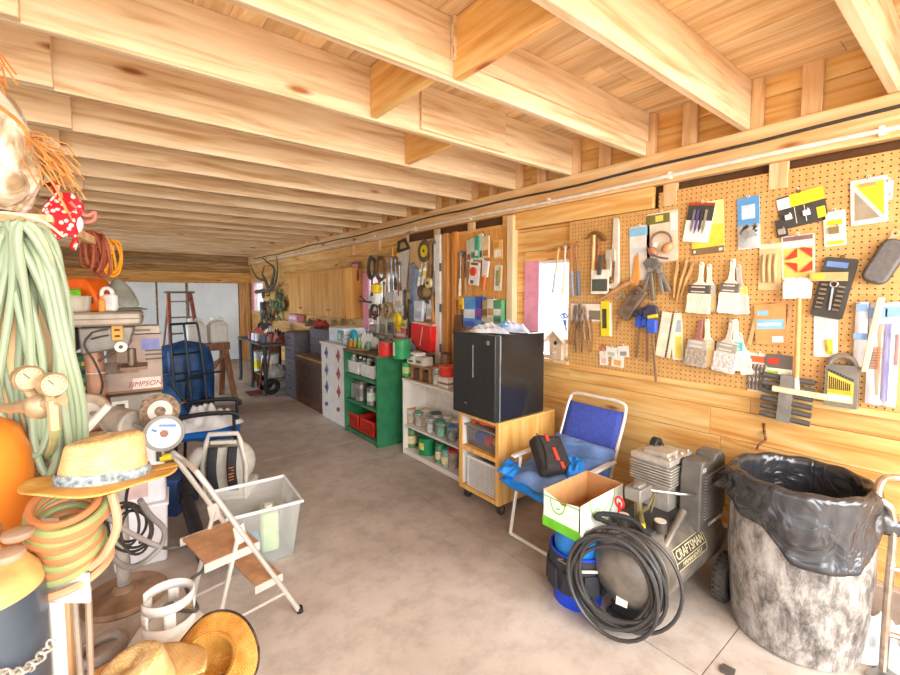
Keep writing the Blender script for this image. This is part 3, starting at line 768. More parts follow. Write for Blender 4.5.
# black lunch bag with red straps
lb = Vector((2.33, 1.85, .61))
t = thing('lunch_bag', 'black zip bag with red straps lying on the blue sleeping bag', 'bag', lb, rot=(10, -34, 62))
m = MB().box((0, 0, 0), (.3, .23, .11), None, .9); m.build('bag_body', P('36302f', .85, bump=.3, sc=60), t, bevel=.03)
m = MB()
m.box((-.03, .0, .06), (.1, .028, .008)); m.box((.1, .02, .06), (.06, .028, .008)); m.box((-.115, -.02, .057), (.05, .025, .008)); m.build('red_strap', P('c8402f', .7), t, bevel=.003)
m = MB().tube(smooth_pts([(-.14, .1, .045), (-.05, .08, .06), (.05, .07, .06), (.14, .08, .045)], 5), .005, 6); m.build('zipper', blk, t)
# ---- rolling plywood cart
CX0, CX1, CY0, CY1 = 2.285, 2.93, 2.29, 2.755
t = thing('rolling_cart', 'plywood cart on casters carrying the black fridge', 'cart', (CX0, (CY0 + CY1) / 2, 0), -90)
cw, cd = CY1 - CY0, CX1 - CX0
zb, zt = .095, .735
for s in (-1, 1): MB().bb(s * cw / 2 - (.019 if s > 0 else 0), s * cw / 2 + (0 if s > 0 else .019), 0, cd, zb, zt - .02).build('side_panel', ply, t, bevel=.002)
m = MB().bb(-cw / 2, cw / 2, 0, cd, zt - .02, zt); m.build('top', ply_y, t, bevel=.003)
m = MB().bb(-cw / 2 + .02, cw / 2 - .02, .0, cd - .02, .43, .455); m.build('shelf', ply_y, t)
m = MB().bb(-cw / 2 + .02, cw / 2 - .02, 0, cd - .02, zb, zb + .025); m.build('bottom_panel', ply_y, t)
m = MB().bb(-cw / 2 + .02, cw / 2 - .02, cd - .02, cd - .012, zb, zt - .02); m.bb(-cw / 2 + .019, -cw / 2 + .022, .01, cd - .02, zb + .03, zt - .02); m.build('back_panel', white, t)
m = MB()
for s in (-1, 1): m.bb(s * cw / 2 - (.035 if s > 0 else 0), s * cw / 2 + (0 if s > 0 else .035), -.012, 0, zb, zt)
q_ = cw / 2 - .0355
m.bb(-q_, q_, -.011, 0, zt - .03, zt - .001); m.bb(-q_, q_, -.011, 0, .425, .458); m.bb(-q_, q_, -.011, 0, zb + .001, zb + .03)
m.build('face_frame', ply, t)
for sx_ in (-1, 1):
    for yy in (.035, cd - .07):
        x = sx_ * (cw / 2 - .04)
        m = MB().bb(x - .03, x + .03, yy - .03, yy + .03, zb - .008, zb)
        for s in (-1, 1): m.bar((x + s * .018, yy, zb - .008), (x + s * .018, yy + .02, .035), .004, .03)
        m.mat(1).cyl((x - .013, yy + .02, .036), (x + .013, yy + .02, .036), .036, n=18)
        m.build('caster', [chrome, P('3a3534', .5)], t)
# clear tote on its upper shelf
t = thing('clear_tote', 'clear lidded tote of red and blue things on the upper cart shelf', 'tote', (2.31, 2.53, .458), -90)
m = MB().box((0, .14, .08), (.36, .26, .16), None, 1.06); m.build('tote_body', GLASS('e7e3df', 'tote plastic', .25, .1), t, bevel=.02)
m = MB().box((0, .14, .167), (.4, .3, .014)); m.build('lid', GLASS('d8d4d0', 'tote lid', .3, .3), t, bevel=.006)
r_ = random.Random(3)
for nm, lbl, col, px, pz, rr in (('plastic_toy', 'blue lump inside the clear tote on the cart', P('2f62c8', .5), -.09, .07, .06), ('plastic_toy', 'red lump inside the clear tote on the cart', P('e0452f', .5), .02, .06, .055), ('plastic_toy', 'orange lump inside the clear tote on the cart', P('e98a4a', .5), .11, .075, .05)):
    o = MB().ball((0, 0, 0), (rr, .07, rr * .85), 12, 8).build(nm, col, None, (2.31 + .1, 2.53 - px, .458 + max(pz, rr * .85 + .01)), rz=-90); tag(o, lbl, 'toy', 'things in the clear tote')
m = MB().tube(smooth_pts([(-.15, .05, .0), (-.07, .03, .03), (.03, .03, .025), (.1, .06, .02)], 5), [.012 + .006 * math.sin(i) for i in range(16)], 8)
tag(m.build('orange_strap', P('ee5a34', .6), None, (2.31, 2.53, .642), rz=-90), 'orange red strap lying on the clear tote lid', 'strap')
# white woven basket on its lower shelf
def basket(w, d, h, nx, nz, mat_, t):
    m = MB(); m.bb(-w / 2, w / 2, 0, d, 0, .006)
    for yy in (0, d):
        for k in range(nx + 1): m.box((-w / 2 + w * k / nx, yy, h / 2), (w / nx * .55, .005, h))
        for k in range(nz + 1): m.box((0, yy, h * k / nz), (w, .005, h / nz * .5))
    for xx in (-w / 2, w / 2):
        for k in range(nx + 1): m.box((xx, d * k / nx, h / 2), (.005, d / nx * .55, h))
        for k in range(nz + 1): m.box((xx, d / 2, h * k / nz), (.005, d, h / nz * .5))
    m.build('basket_body', mat_, t)
    m = MB()
    for yy in (-.006, d + .006): m.bb(-w / 2 - .01, w / 2 + .01, yy - .007, yy + .007, h, h + .018)
    for xx in (-w / 2 - .006, w / 2 + .006): m.bb(xx - .007, xx + .007, -.01, d + .01, h, h + .018)
    m.build('rim', mat_, t, bevel=.003)
t = thing('plastic_basket', 'white slotted plastic basket on the bottom shelf of the plywood cart', 'basket', (2.31, 2.505, .124), -90)
basket(.35, .34, .235, 12, 9, P('f4f2ec', .45, var=.02), t)
# ---- mini fridge
FZ0, FZ1 = .737, 1.395
t = thing('mini_fridge', 'black mini fridge on the plywood cart below the window', 'fridge', (2.215, 2.52, FZ0), -90)
fb = P('242426', .18, var=.05, spec=.6); fw, fd = .49, .55
m = MB().bb(-fw / 2, fw / 2, .055, fd, .012, FZ1 - FZ0); m.build('cabinet', fb, t, bevel=.008)
m = MB().bb(-fw / 2, fw / 2, 0, .05, .012, FZ1 - FZ0); m.build('door', P('2b2d2d', .4, var=.08), t, bevel=.006)
MB().bb(.0, .006, -.006, .0, .32, .57).build('silver_strip', P('b9bcbc', .3, .7), t); MB().bb(-.1, -.07, -.002, 0, .1, .108).build('badge', P('9aa09f', .3, .6), t); MB().cyl((.17, 0, .6), (.17, -.002, .6), .018, n=20).build('round_emblem', P('9aa09f', .3, .6), t)
m = MB().bb(fw / 2 - .006, fw / 2 + .001, .05, .056, .012, FZ1 - FZ0); m.build('door_gasket', P('8d9498', .4), t)
m = MB()
for sx_ in (-1, 1):
    for yy in (.08, fd - .05): MB().cyl((sx_ * .19, yy, 0), (sx_ * .19, yy, .014), .02, n=12).build('foot', blk, t)
# plastic bags heaped on the fridge
bagw = P('e6ebf2', .35, var=.06, sc=10)
for i, (px, py, rx, ry, h, lbl, mt) in enumerate((
    (.0, .1, .2, .11, .07, 'flat white plastic bag heaped at the front of the fridge top', bagw),
    (.06, .3, .18, .13, .09, 'white and blue plastic bag heaped at the back of the fridge top', P('cfdaf0', .35, var=.15, sc=7)))):
    crumple('plastic_bag', lbl, 'plastic bag', (2.225 + .05 + py, 2.525 - px, FZ1 + .002), ry, rx, h, mt, 20 + i)
m = MB().box((0, 0, .012), (.12, .05, .024)); tag(m.build('blue_packet', P('3f7fc4', .4), None, (2.36, 2.34, FZ1 + .06), rot=(4, 6, 30), bevel=.006), 'small blue packet tucked on the bags atop the fridge', 'packet')
# ================================================================ things hung on the pegboards
def wt(name, label, cat, x0, y0, x1, y1, out=.004, group=None, roll=0, X=None):
    """a thing hung on the wall plane: local x to the viewer's right, -y out of the wall, z up, origin at its middle"""
    yc, zb_, w_, h_ = wbox(x0, y0, x1, y1, (PL if X is None else X) - out)
    t = thing(name, label, cat, ((PL if X is None else X) - out, yc, zb_ + h_ / 2), -90, group)
    t.rotation_euler = Euler((0, math.radians(roll), math.radians(-90)))
    MB().tube([(0, out + (.006 if X is None else .09), h_ * .5 - .004), (0, -.008, h_ * .5 - .004), (0, -.012, h_ * .5 + .006)], .003, 6).build('peg_hook', P('b5b0a6', .3, .8), t)
    return t, w_, h_
def rects(m, w_, h_, items, y0, d=.0012):
    """flat printed panels: (x0,x1,z0,z1 in 0..1 of the card, material index)"""
    for k, (a, b, c, e, mi) in enumerate(items):
        m.mat(mi).bb((a - .5) * w_, (b - .5) * w_, y0 - d * (k + 1) * .5, y0, (c - .5) * h_, (e - .5) * h_)
def rpoly(w_, h_, r, n=4):
    out = []
    for cx, cz, a in ((w_ / 2 - r, h_ / 2 - r, 0), (-w_ / 2 + r, h_ / 2 - r, 90), (-w_ / 2 + r, -h_ / 2 + r, 180), (w_ / 2 - r, -h_ / 2 + r, 270)):
        for i in range(n + 1):
            g = math.radians(a + 90 * i / n); out.append((cx + r * math.cos(g), cz + r * math.sin(g)))
    return out
def card(t, w_, h_, mats, items, th=.004, r=.006, hole=True, name='card'):
    m = MB().prism(rpoly(w_, h_, r), -th, 0); rects(m, w_, h_, items, -th)
    if hole: m.mat(0).ring((0, -.004, h_ / 2 + .006), .008, .002, (0, 1, 0), 14, 6)
    return m.build(name, mats, t, smooth=False)
wht, ylw, gry, drk, blu, rd = P('f5f4ee', .5, var=.02), P('f4dc2e', .5, var=.04), P('9c9a94', .5), P('45433f', .55), P('5f9fd8', .5), P('d9412c', .5)
woodh = WOOD('tool handle wood', 'c58a48', 'deb273', 'edcf9c', axis=2, rough=.45, knots=False, island=False)
gripb = P('6f87a8', .5); clearp = GLASS('f4f4f0', 'clear packet', .15, .3); tan = P('d6b07a', .6)
# -- top row of cards
t, w_, h_ = wt('padlock_card', 'yellow and black store card carrying small padlocks, hung crooked', 'padlock card', 779, 188, 826, 229, roll=-10)
card(t, w_, h_ * .82, [drk, ylw, wht], [(0, .3, .62, .95, 2), (.28, 1, .62, 1, 1), (.8, .97, .1, .42, 1), (.35, .36, .1, .6, 2), (.56, .57, .1, .6, 2)])
for x, mt in ((-.06, wht), (.02, wht)):
    m = MB().box((x, -.014, -.03), (.03, .012, .028)); m.ring((x, -.014, -.016), .011, .003, (0, 1, 0), 12, 6, a0=-10, a1=190); m.build('padlock', mt, t, bevel=.003)
m = MB().prism(rpoly(.05, .1, .006), -.01, -.003, (-.1, 0, -.08)); m.build('card_tail', drk, t)
m = MB().box((-.1, -.016, -.1), (.032, .012, .032)); m.ring((-.1, -.016, -.084), .012, .003, (0, 1, 0), 12, 6, a0=-10, a1=190); m.build('padlock', P('cfcac0', .3, .7), t, bevel=.003)
t, w_, h_ = wt('sandpaper_pack', 'clear pack of yellow and grey diagonal sheets at the pegboard top', 'pack', 851, 178, 888, 224, roll=-3)
m = MB().prism(rpoly(w_, h_, .006), -.006, 0)
m.mat(1).prism([(-w_ * .38, h_ * .4), (w_ * .4, h_ * .4), (w_ * .4, -h_ * .35)], -.008, -.006); m.mat(2).prism([(-w_ * .38, h_ * .25), (w_ * .3, -h_ * .38), (-w_ * .38, -h_ * .4)], -.008, -.006)
m.mat(3).bb(-w_ * .25, w_ * .2, -.009, -.006, h_ * .32, h_ * .4)
m.mat(0).ring((0, -.004, h_ / 2 + .006), .008, .002, (0, 1, 0), 14, 6)
m.build('card', [P('f0e3d2', .4), ylw, P('a3947f', .6), P('e8a06a', .5)], t, smooth=False)
t, w_, h_ = wt('hang_card', 'white hang card half hidden behind the yellow and grey sheet pack', 'card', 882, 181, 893, 200)
card(t, w_, h_, [wht, gry], [(.2, .8, .2, .4, 1)], th=.002)
t, w_, h_ = wt('lock_pack', 'small white and yellow blister pack holding a brass padlock', 'pack', 824, 211, 846, 246, roll=-4)
card(t, w_, h_, [P('f1ead6', .4), ylw, P('cfe0d8', .5)], [(.1, .9, .78, .95, 2), (.15, .85, .6, .75, 1), (.12, .88, .05, .15, 1)])
m = MB().box((0, -.014, -.01), (.04, .014, .035)); m.ring((0, -.014, .008), .014, .003, (0, 1, 0), 14, 6, a0=-10, a1=190); m.build('padlock', P('9a8458', .4, .5), t, bevel=.004)
t, w_, h_ = wt('fastener_pack', 'blue topped clear bag of dark fasteners near the pegboard top', 'pack', 738, 197, 760, 249, roll=-3)
card(t, w_, h_, [P('dfe6ea', .4), blu, P('cfe2f4', .5), drk], [(0, 1, .45, 1, 1), (.2, .8, .58, .85, 2)], th=.005)
r_ = random.Random(2); m = MB()
for k in range(26): m.box((r_.uniform(-.035, .035), -.012, r_.uniform(-.1, -.02)), (.03, .006, .006), (0, r_.uniform(0, 180), 0))
m.build('fasteners', P('6c6258', .4, .5), t)
m = MB().sheet(lambda u, v: ((u - .5) * w_, -.008 - .014 * math.sin(PI * u) * math.sin(PI * v), -h_ * .48 + h_ * .45 * v), 6, 6); m.build('clear_bag', clearp, t)
t, w_, h_ = wt('note_pad', 'yellow backed pad with a brown foot strip beside the blade card', 'pad', 692, 202, 724, 254, roll=-3)
card(t, w_, h_, [P('f3e79a', .6), P('efd94c', .6), P('8a6f4c', .5), wht], [(0, 1, .12, .55, 1), (0, 1, 0, .13, 2), (.05, .12, .04, .09, 3), (.85, .95, .04, .09, 3)], th=.006)
t, w_, h_ = wt('knife_card', 'white card of black and purple trimming blades over the yellow pad', 'blade card', 686, 203, 712, 242, out=.014, roll=9)
card(t, w_, h_, [wht, drk, P('b8482f', .5)], [(0, 1, .55, .93, 1), (0, 1, .93, 1, 2)])
for k in range(4):
    m = MB().prism([(-.006, .08), (.006, .08), (.008, -.03), (0, -.06 - .01 * (k % 2)), (-.007, -.03)], -.01, -.004, (-.036 + .024 * k, 0, .0)); m.build('blade', P(('8f8a9a', '6f5fa8', '55504c', 'b0a890')[k], .4, .4), t)
t, w_, h_ = wt('wood_clamp_pack', 'pale pack of tan wooden handles left of the orange red pack', 'pack', 759, 243, 782, 290)
card(t, w_, h_, [P('e2c48e', .6), P('efe2c0', .5)], [(0, 1, .88, .97, 1)], th=.003)
for k in range(3): m = MB().tube([(-.028 + .028 * k, -.014, .07), (-.03 + .028 * k, -.016, 0), (-.026 + .028 * k, -.014, -.09)], [.008, .011, .008], 8); m.build('handle', tan, t)
t, w_, h_ = wt('disc_pack', 'orange red blister pack with four red sanding wedges', 'pack', 782, 235, 815, 279, roll=-3)
card(t, w_, h_, [P('f4e2cf', .4), P('f5cf6a', .5), wht, P('8a6a6a', .5)], [(.06, .94, .05, .72, 1), (.06, .94, .72, .82, 2), (.05, .95, .88, .98, 3)])
for (x, z, s) in ((-.03, .02, 1), (.035, .02, -1), (-.03, -.055, -1), (.035, -.055, 1)):
    m = MB().prism([(-.028, -.028 * s), (.028, .028 * s), (.028, -.02 * s), (-.01, -.03 * s)], -.012, -.004, (x, 0, z)); m.build('wedge', rd, t)
# -- socket wrench wallet
t, w_, h_ = wt('wrench_set', 'black molded tray of chrome wrenches with blue top and orange band', 'wrench set', 818, 258, 851, 318, roll=10)
card(t, w_, h_, [drk, P('6f8fc8', .5), P('e9b37a', .5), P('f0d23a', .5)], [(.1, .75, .84, .93, 1)], th=.02, r=.012, name='tray')
m = MB().box((-.03, -.026, .055), (w_ * 1.15, .012, .045), (0, -9, 0)); m.mat(1).box((-.07, -.033, .05), (.05, .004, .025), (0, -9, 0)); m.build('band', [P('e9b37a', .5), P('f0d23a', .5)], t)
for sgn in (-1, 1):
    for k in range(6):
        m = MB().cyl((sgn * .036 - .014, -.028, .012 - .024 * k), (sgn * .036 + .014, -.028, .012 - .024 * k), .008, n=8); m.build('socket', chrome, t)
m = MB().bar((0, -.03, .01), (0.012, -.03, -.115), .009, .006, (0, 1, 0)); m.ring((0, -.03, .02), .014, .005, (0, 1, 0), 14, 6); m.build('wrench', chrome, t)
# -- dark zip pouch
t, w_, h_ = wt('zip_pouch', 'dark grey zipped pouch hung tilted at the right end of the pegboard', 'pouch', 872, 240, 900, 284, roll=24)
m = MB().prism(rpoly(w_, h_, .035, 6), -.045, 0); m.build('pouch_body', P('6f6a68', .8, bump=.2, sc=60), t, bevel=.012)
m = MB(); pts = [(x * .99, -.022, z * .99) for x, z in rpoly(w_, h_, .035, 6)]; m.tube(pts, .005, 6, closed=True); m.build('zip_edge', drk, t)
m = MB().ring((-.03, -.01, h_ / 2 + .03), .012, .003, (0, 1, 0), 14, 6); m.bar((-.03, -.01, h_ / 2 - .01), (-.03, -.01, h_ / 2 + .02), .02, .006); m.build('loop', P('c9b590', .6), t)
# -- orange packs, scraper etc.
t, w_, h_ = wt('roller_pack', 'orange plastic pack with a pale blue band below the wooden handle pack', 'pack', 756, 304, 787, 344, roll=-4)
card(t, w_, h_, [P('e9a263', .4), P('8ecbe0', .5), wht, P('c7703a', .5)], [(.05, .95, .38, .62, 1), (.1, .85, .46, .53, 2), (.1, .45, .72, .84, 1), (.55, .9, .05, .2, 2)], th=.018)
MB().box((-w_ * .58, -.01, -.03), (.02, .012, h_ * .8), (0, 14, 0)).build('paint_stick', tan, t); MB().box((w_ * .56, -.01, 0), (.014, .012, h_ * .9), (0, 8, 0)).build('paint_stick', tan, t)
t, w_, h_ = wt('floor_scraper', 'long handled scraper hung head down with a white paper blade guard', 'scraper', 770, 279, 826, 396, out=.05, roll=-2)
m = MB().prism([(-.06, .0), (.06, .0), (.065, .08), (.045, .105), (-.05, .105), (-.062, .08)], -.01, 0, (0, 0, h_ / 2 - .105)); m.build('blade_guard', wht, t)
m = MB().tube([(.01, -.004, h_ / 2 - .1), (0, -.004, -h_ / 2 + .1)], [.011, .012], 10); m.build('handle', P('e9a868', .5), t)
m = MB().tube([(0, -.004, -h_ / 2 + .1), (-.0, -.004, -h_ / 2 + .03)], [.011, .015], 10); m.build('socket', P('d9d3c4', .4), t)
m = MB().box((0.01, -.004, -h_ / 2 + .02), (w_ * .98, .03, .032), (0, 4, 0)); m.build('crossbar', P('f0d6b0', .5), t, bevel=.005)
t, w_, h_ = wt('drill_bit_cards', 'red topped card of twisted drill bits beside the black bar clamps', 'bit card', 748, 353, 768, 392)
card(t, w_, h_, [P('efe2cf', .5), P('e2653a', .5)], [(0, 1, .76, .92, 1)], th=.003)
for k in range(5):
    m = MB(); pts = [(-w_ * .38 + w_ * .19 * k + .004 * math.sin(i * 1.6), -.012 + .003 * math.cos(i * 1.6), h_ * .22 - h_ * .66 * i / 14) for i in range(15)]; m.tube(pts, .007, 6); m.build('drill_bit', P('857769', .4, .4), t)
t, w_, h_ = wt('blade_card', 'black red and white store card behind the scraper crossbar', 'card', 766, 355, 793, 378)
card(t, w_, h_, [P('6e655c', .5), rd, P('f4f0d8', .5), P('b9d24a', .5)], [(.1, .5, .6, .85, 1), (0, 1, .02, .42, 2), (.05, .5, .2, .32, 3)], th=.012)
t, w_, h_ = wt('roller_rack', 'rack of black foam rollers on a grey strap below the scraper', 'roller rack', 763, 374, 814, 421, out=.012, roll=3)
m = MB().bb(-.03, .03, -.05, -.03, -h_ / 2, h_ / 2); m.cyl((0, -.052, -.05), (0, -.056, -.05), .014, n=14); m.cyl((0, -.052, .01), (0, -.056, .01), .01, n=14); m.build('strap', P('8f8b84', .5, .3), t)
for k in range(6):
    z = h_ / 2 - .02 - (h_ - .04) * k / 5; o_ = -.006 * (k % 2)
    m = MB().cyl((-w_ / 2, -.022 + o_, z), (w_ / 2, -.022 + o_, z - .004), .015, n=14); m.build('roller', P('5b5854', .7), t)
t, w_, h_ = wt('bit_packet', 'white packet with a yellow tool inside left of the drill index', 'packet', 814, 306, 838, 357, roll=-2)
card(t, w_, h_, [P('f0eee8', .4), P('d6d4d0', .5), P('f0c93a', .5)], [(.1, .55, .45, .75, 1), (.5, .8, .06, .35, 2)], th=.004)
m = MB().tube([(.02, -.014, -.1), (.01, -.016, -.04)], .011, 8); m.build('tool_handle', ylw, t)
t, w_, h_ = wt('drill_index', 'grey drill index case with a round handle and yellow window', 'drill case', 827, 357, 860, 406)
m = MB().prism([(-w_ / 2, -h_ / 2), (w_ / 2, -h_ / 2), (w_ / 2, h_ * .3), (w_ * .42, h_ * .36), (-w_ * .42, h_ * .36), (-w_ / 2, h_ * .28)], -.05, 0)
m.mat(1).prism([(-w_ * .4, -h_ * .4), (w_ * .38, -h_ * .4), (w_ * .38, h_ * .02), (-w_ * .4, h_ * .2)], -.053, -.05)
m.mat(2).bb(-w_ * .36, w_ * .34, -.055, -.052, -h_ * .22, -h_ * .17); m.mat(3).bb(-w_ * .36, w_ * .34, -.055, -.052, -h_ * .38, -h_ * .25)
for k in range(11): m.mat(4).bb(-w_ * .36 + w_ * .062 * k, -w_ * .36 + w_ * .062 * k + .004, -.055, -.052, -h_ * .15, h_ * (.12 - .012 * k))
for k in range(9): m.mat(4).box((-w_ * .38 + w_ * .09 * k, -.054, h_ * (.24 - .02 * k)), (.007, .004, .008))
m.mat(0).bb(-w_ * .3, w_ * .1, -.053, -.049, h_ * .28, h_ * .33)
m.build('case', [P('807a72', .5), P('f2d14a', .5), P('e0bb2a', .5), wht, P('4a3f30', .4, .5)], t, smooth=False)
m = MB().tube(arc((0, -.025, h_ * .33), w_ * .4, 180, 0, 12), .014, 8); m.build('handle', P('8a8076', .5), t)
t, w_, h_ = wt('wire_brush', 'pale wooden scratch brush with brown bristles over plastic film packs', 'brush', 864, 297, 880, 380, out=.05, roll=7)
m = MB().prism([(-.012, h_ * .5), (.014, h_ * .5), (.014, h_ * .1), (.012, -h_ * .4), (-.01, -h_ * .42), (-.014, h_ * .1)], -.02, 0); m.build('handle', P('f4e3b8', .5), t, bevel=.004)
m = MB(); r_ = random.Random(6)
for i in range(14):
    for j in range(3): m.cyl((.014, -.004 - .006 * j, -h_ * .1 - .008 * i), (.045 + r_.uniform(-.004, .004), -.004 - .006 * j, -h_ * .1 - .008 * i + .006), .0022, n=4)
m.build('bristles', P('b07a48', .7), t)
film = P('eef0f4', .3, var=.03)
for (x0, y0, x1, y1, lbl, items) in (
    (855, 302, 868, 366, 'folded white film pack with a blue band, nearest the drill index', [(0, 1, .42, .52, 0), (.1, .9, .86, .97, 0)]),
    (868, 303, 886, 404, 'tall white film pack behind the scratch brush', [(0, 1, .85, .95, 0), (.6, .75, .1, .8, 1)]),
    (884, 302, 899, 406, 'white film pack with blue stripes at the pegboard edge', [(.1, .18, .05, .8, 2), (.4, .48, .05, .8, 2), (0, 1, .86, .96, 0), (.85, 1, .4, .7, 3)])):
    t, w_, h_ = wt('film_pack', lbl, 'film pack', x0, y0, x1, y1, out=.006)
    m = MB(); m.sheet(lambda u, v: ((u - .5) * w_, -.016 - .012 * math.sin(PI * u) * (1 + .4 * math.sin(v * 14)), (v - .5) * h_), 8, 16); m.bb(-w_ / 2, w_ / 2, -.014, 0, -h_ / 2, h_ / 2)
    for k, (a, b, c, e, mi) in enumerate(items): m.mat(mi + 1).bb((a - .5) * w_, (b - .5) * w_, -.0345, -.015, (c - .5) * h_, (e - .5) * h_)
    m.build('folded_film', [film, P('8db5e8', .4), P('f0a080', .5), P('8f90d8', .5), P('e08a8a', .5)], t)
# -- paint brushes, built once and copied
hand_w = P('f0e6cf', .4, var=.03); fer_d = P('6a625a', .4, .4); brist = P('e6d6b4', .8, var=.12, sc=40)
def brush(label, w_, h_, mh=hand_w, mf=fer_d, mb_=brist, loc=(0, 0, 0), roll=0):
    t = thing('paint_brush', label, 'paint brush', loc, -90, 'paint brushes on the pegboard'); t.rotation_euler = Euler((0, math.radians(roll), math.radians(-90)))
    q = w_ / 2
    MB().tube([(0, .05, h_ * .45), (0, -.016, h_ * .45), (0, -.02, h_ * .47)], .0028, 6).build('peg_hook', P('b5b0a6', .3, .8), t)
    m = MB().prism([(-.008, h_ * .5), (.008, h_ * .5), (.014, h_ * .44), (.012, h_ * .25), (.016, h_ * .12), (q * .75, h_ * .04), (-q * .75, h_ * .04), (-.016, h_ * .12), (-.012, h_ * .25), (-.014, h_ * .44)], -.014, 0)
    m.mat(1).cyl((0, .0, h_ * .45), (0, -.0145, h_ * .45), .004, n=8)
    m.build('handle', [mh, drk], t, bevel=.003)
    m = MB().bb(-q * .92, q * .92, -.018, .003, -h_ * .12, h_ * .05)
    for k in (-.09, 0.0): m.mat(1).bb(-q * .7, q * .5, -.0195, -.017, h_ * (k - .005), h_ * (k + .02))
    m.build('ferrule', [mf, P('d9d0c0', .4)], t, bevel=.002)
    m = MB(); m.box((0, -.0075, -h_ * .31), (w_ * 1.06, .02, h_ * .38), None, .87)
    for k in range(9): m.box((-q + w_ * (k + .5) / 9, -.0075, -h_ * .33), (w_ * .07, .024, h_ * .36), (0, (4 - k) * -.8, 0))
    m.build('bristles', mb_, t)
    return t
for (x0, y0, x1, y1, lbl, out, roll, cols) in (
    (689, 262, 712, 313, 'wide white handled paint brush with dark ferrule, upper set beside the wooden handles', .03, 3, (hand_w, fer_d, P('efe6d2', .8, var=.1))),
    (703, 264, 717, 311, 'paint brush with white ferrule tucked behind the wide brush of the upper set', .012, -2, (hand_w, P('c9beb0', .4), P('dfc794', .8))),
    (721, 259, 741, 313, 'white handled paint brush with dark ferrule below the blue fastener bag', .03, 4, (hand_w, P('7d766e', .4, .3), P('f2ece0', .8))),
    (733, 264, 748, 314, 'pink bristled paint brush with yellow wrap below the fastener bag', .012, -5, (P('bdb6a8', .5), P('f0c860', .5), P('ecd9d0', .8))),
    (688, 319, 709, 366, 'grey bristled paint brush with dark red handle, lower set', .03, 6, (P('a86a62', .5), P('b8b0a6', .4), P('b3a594', .8, var=.2, sc=60))),
    (701, 319, 716, 366, 'cream handled paint brush behind the dark red handled one', .012, -4, (hand_w, P('d2bd92', .5), P('e4c58e', .8))),
    (717, 319, 739, 372, 'grey bristled paint brush with cream handle, lower right set', .03, 8, (P('cfc7b8', .5), P('a59d92', .4), P('d8d2cc', .8, var=.2, sc=60))),
    (730, 319, 744, 370, 'paint brush with a turquoise wrapper in the lower right set', .012, -4, (hand_w, P('58b8bf', .5), P('eee8dc', .8))),
    (738, 332, 750, 374, 'pale paint brush with a flared tip, last of the lower right set', .006, -12, (P('d9d0c0', .5), P('ece6dc', .5), P('f0ece4', .8)))):
    yc, zb_, w_, h_ = wbox(x0, y0, x1, y1, PL - out); brush(lbl, w_, h_, *cols, loc=(PL - out, yc, zb_ + h_ / 2), roll=roll)
# -- wooden cam handles bundle, comb packs
for k, (x0, y0, x1, y1, roll) in enumerate(((672, 261, 680, 298, 4), (678, 260, 686, 302, 12), (684, 262, 691, 296, 18))):
    t, w_, h_ = wt('wooden_tongs', 'tan wooden tongs, %s of three under the ear protectors card' % ('first', 'second', 'third')[k], 'tongs', x0, y0, x1, y1, out=.01, group='wooden tongs', roll=roll)
    m = MB().tube([(0, -.012, h_ * .5), (.004, -.014, h_ * .3), (-.002, -.012, 0), (.002, -.012, -h_ * .5)], [.01, .016, .011, .008], 8); m.build('handle_body', P('c99a5c', .6, var=.15), t)
t, w_, h_ = wt('spreader_comb', 'long cream toothed adhesive spreader bundle beside the blue clamps', 'spreader', 660, 312, 674, 357, out=.01, roll=8)
m = MB().bb(-w_ / 2, w_ * .18, -.02, 0, -h_ / 2, h_ / 2); m.bb(w_ * .3, w_ * .5, -.016, 0, -h_ / 2, h_ / 2)
for k in range(24): m.mat(1).bb(w_ * .18, w_ * .34, -.018, -.002, -h_ / 2 + h_ * k / 24, -h_ / 2 + h_ * (k + .5) / 24)
m.build('comb', [P('ece2c6', .6), P('6b5b45', .6)], t)
t, w_, h_ = wt('spreader_pack', 'pale pack of blades hung behind the cream spreader bundle', 'pack', 672, 313, 683, 360, roll=-4)
card(t, w_, h_, [P('efe4c8', .5), P('e8d25a', .5), P('a8b4c0', .4)], [(.1, .9, .6, .85, 2), (.3, .9, .05, .5, 1)], th=.006)
# -- ear protectors on cards
t, w_, h_ = wt('hang_card', 'white hang card with a light blue corner above the plane', 'card', 630, 226, 650, 280, roll=-2)
card(t, w_, h_, [P('f0ece2', .5), P('8fc9e8', .5), P('dfe6ea', .5)], [(0, .9, .82, .98, 1), (.1, .8, .5, .6, 2)])
t, w_, h_ = wt('ear_protectors', 'brown ear protectors in a pack with a dark green header', 'ear protectors', 647, 212, 678, 262, roll=-2)
card(t, w_, h_, [P('f0dcc2', .4), P('7a7438', .5), P('e8d86a', .5), wht], [(0, .75, .78, .97, 1), (.3, .55, .82, .94, 2), (.78, 1, .6, .95, 3)])
m = MB().tube(arc((.005, -.03, -h_ * .12), w_ * .34, -10, 190, 14), .008, 8); m.build('headband', P('8a6a5c', .5), t)
m = MB(); m.ball((w_ * .24, -.035, -h_ * .24), (.032, .025, .042), 12, 8, (0, 50, 0)); m.build('ear_cup', P('d99a6c', .4), t)
m = MB(); m.ball((-w_ * .22, -.035, -h_ * .28), (.03, .025, .04), 12, 8, (0, -40, 0)); m.build('ear_cup', P('b87a5a', .4), t)
m = MB().tube(smooth_pts([(-w_ * .4, -.04, -h_ * .2), (-w_ * .1, -.055, -h_ * .38), (w_ * .3, -.05, -h_ * .46)], 5), .007, 8); m.build('cushion', P('6f5f6f', .5), t)
m = MB().box((-w_ * .12, -.04, -h_ * .15), (.025, .006, .035), (0, 20, 0)); m.build('label_tag', wht, t)
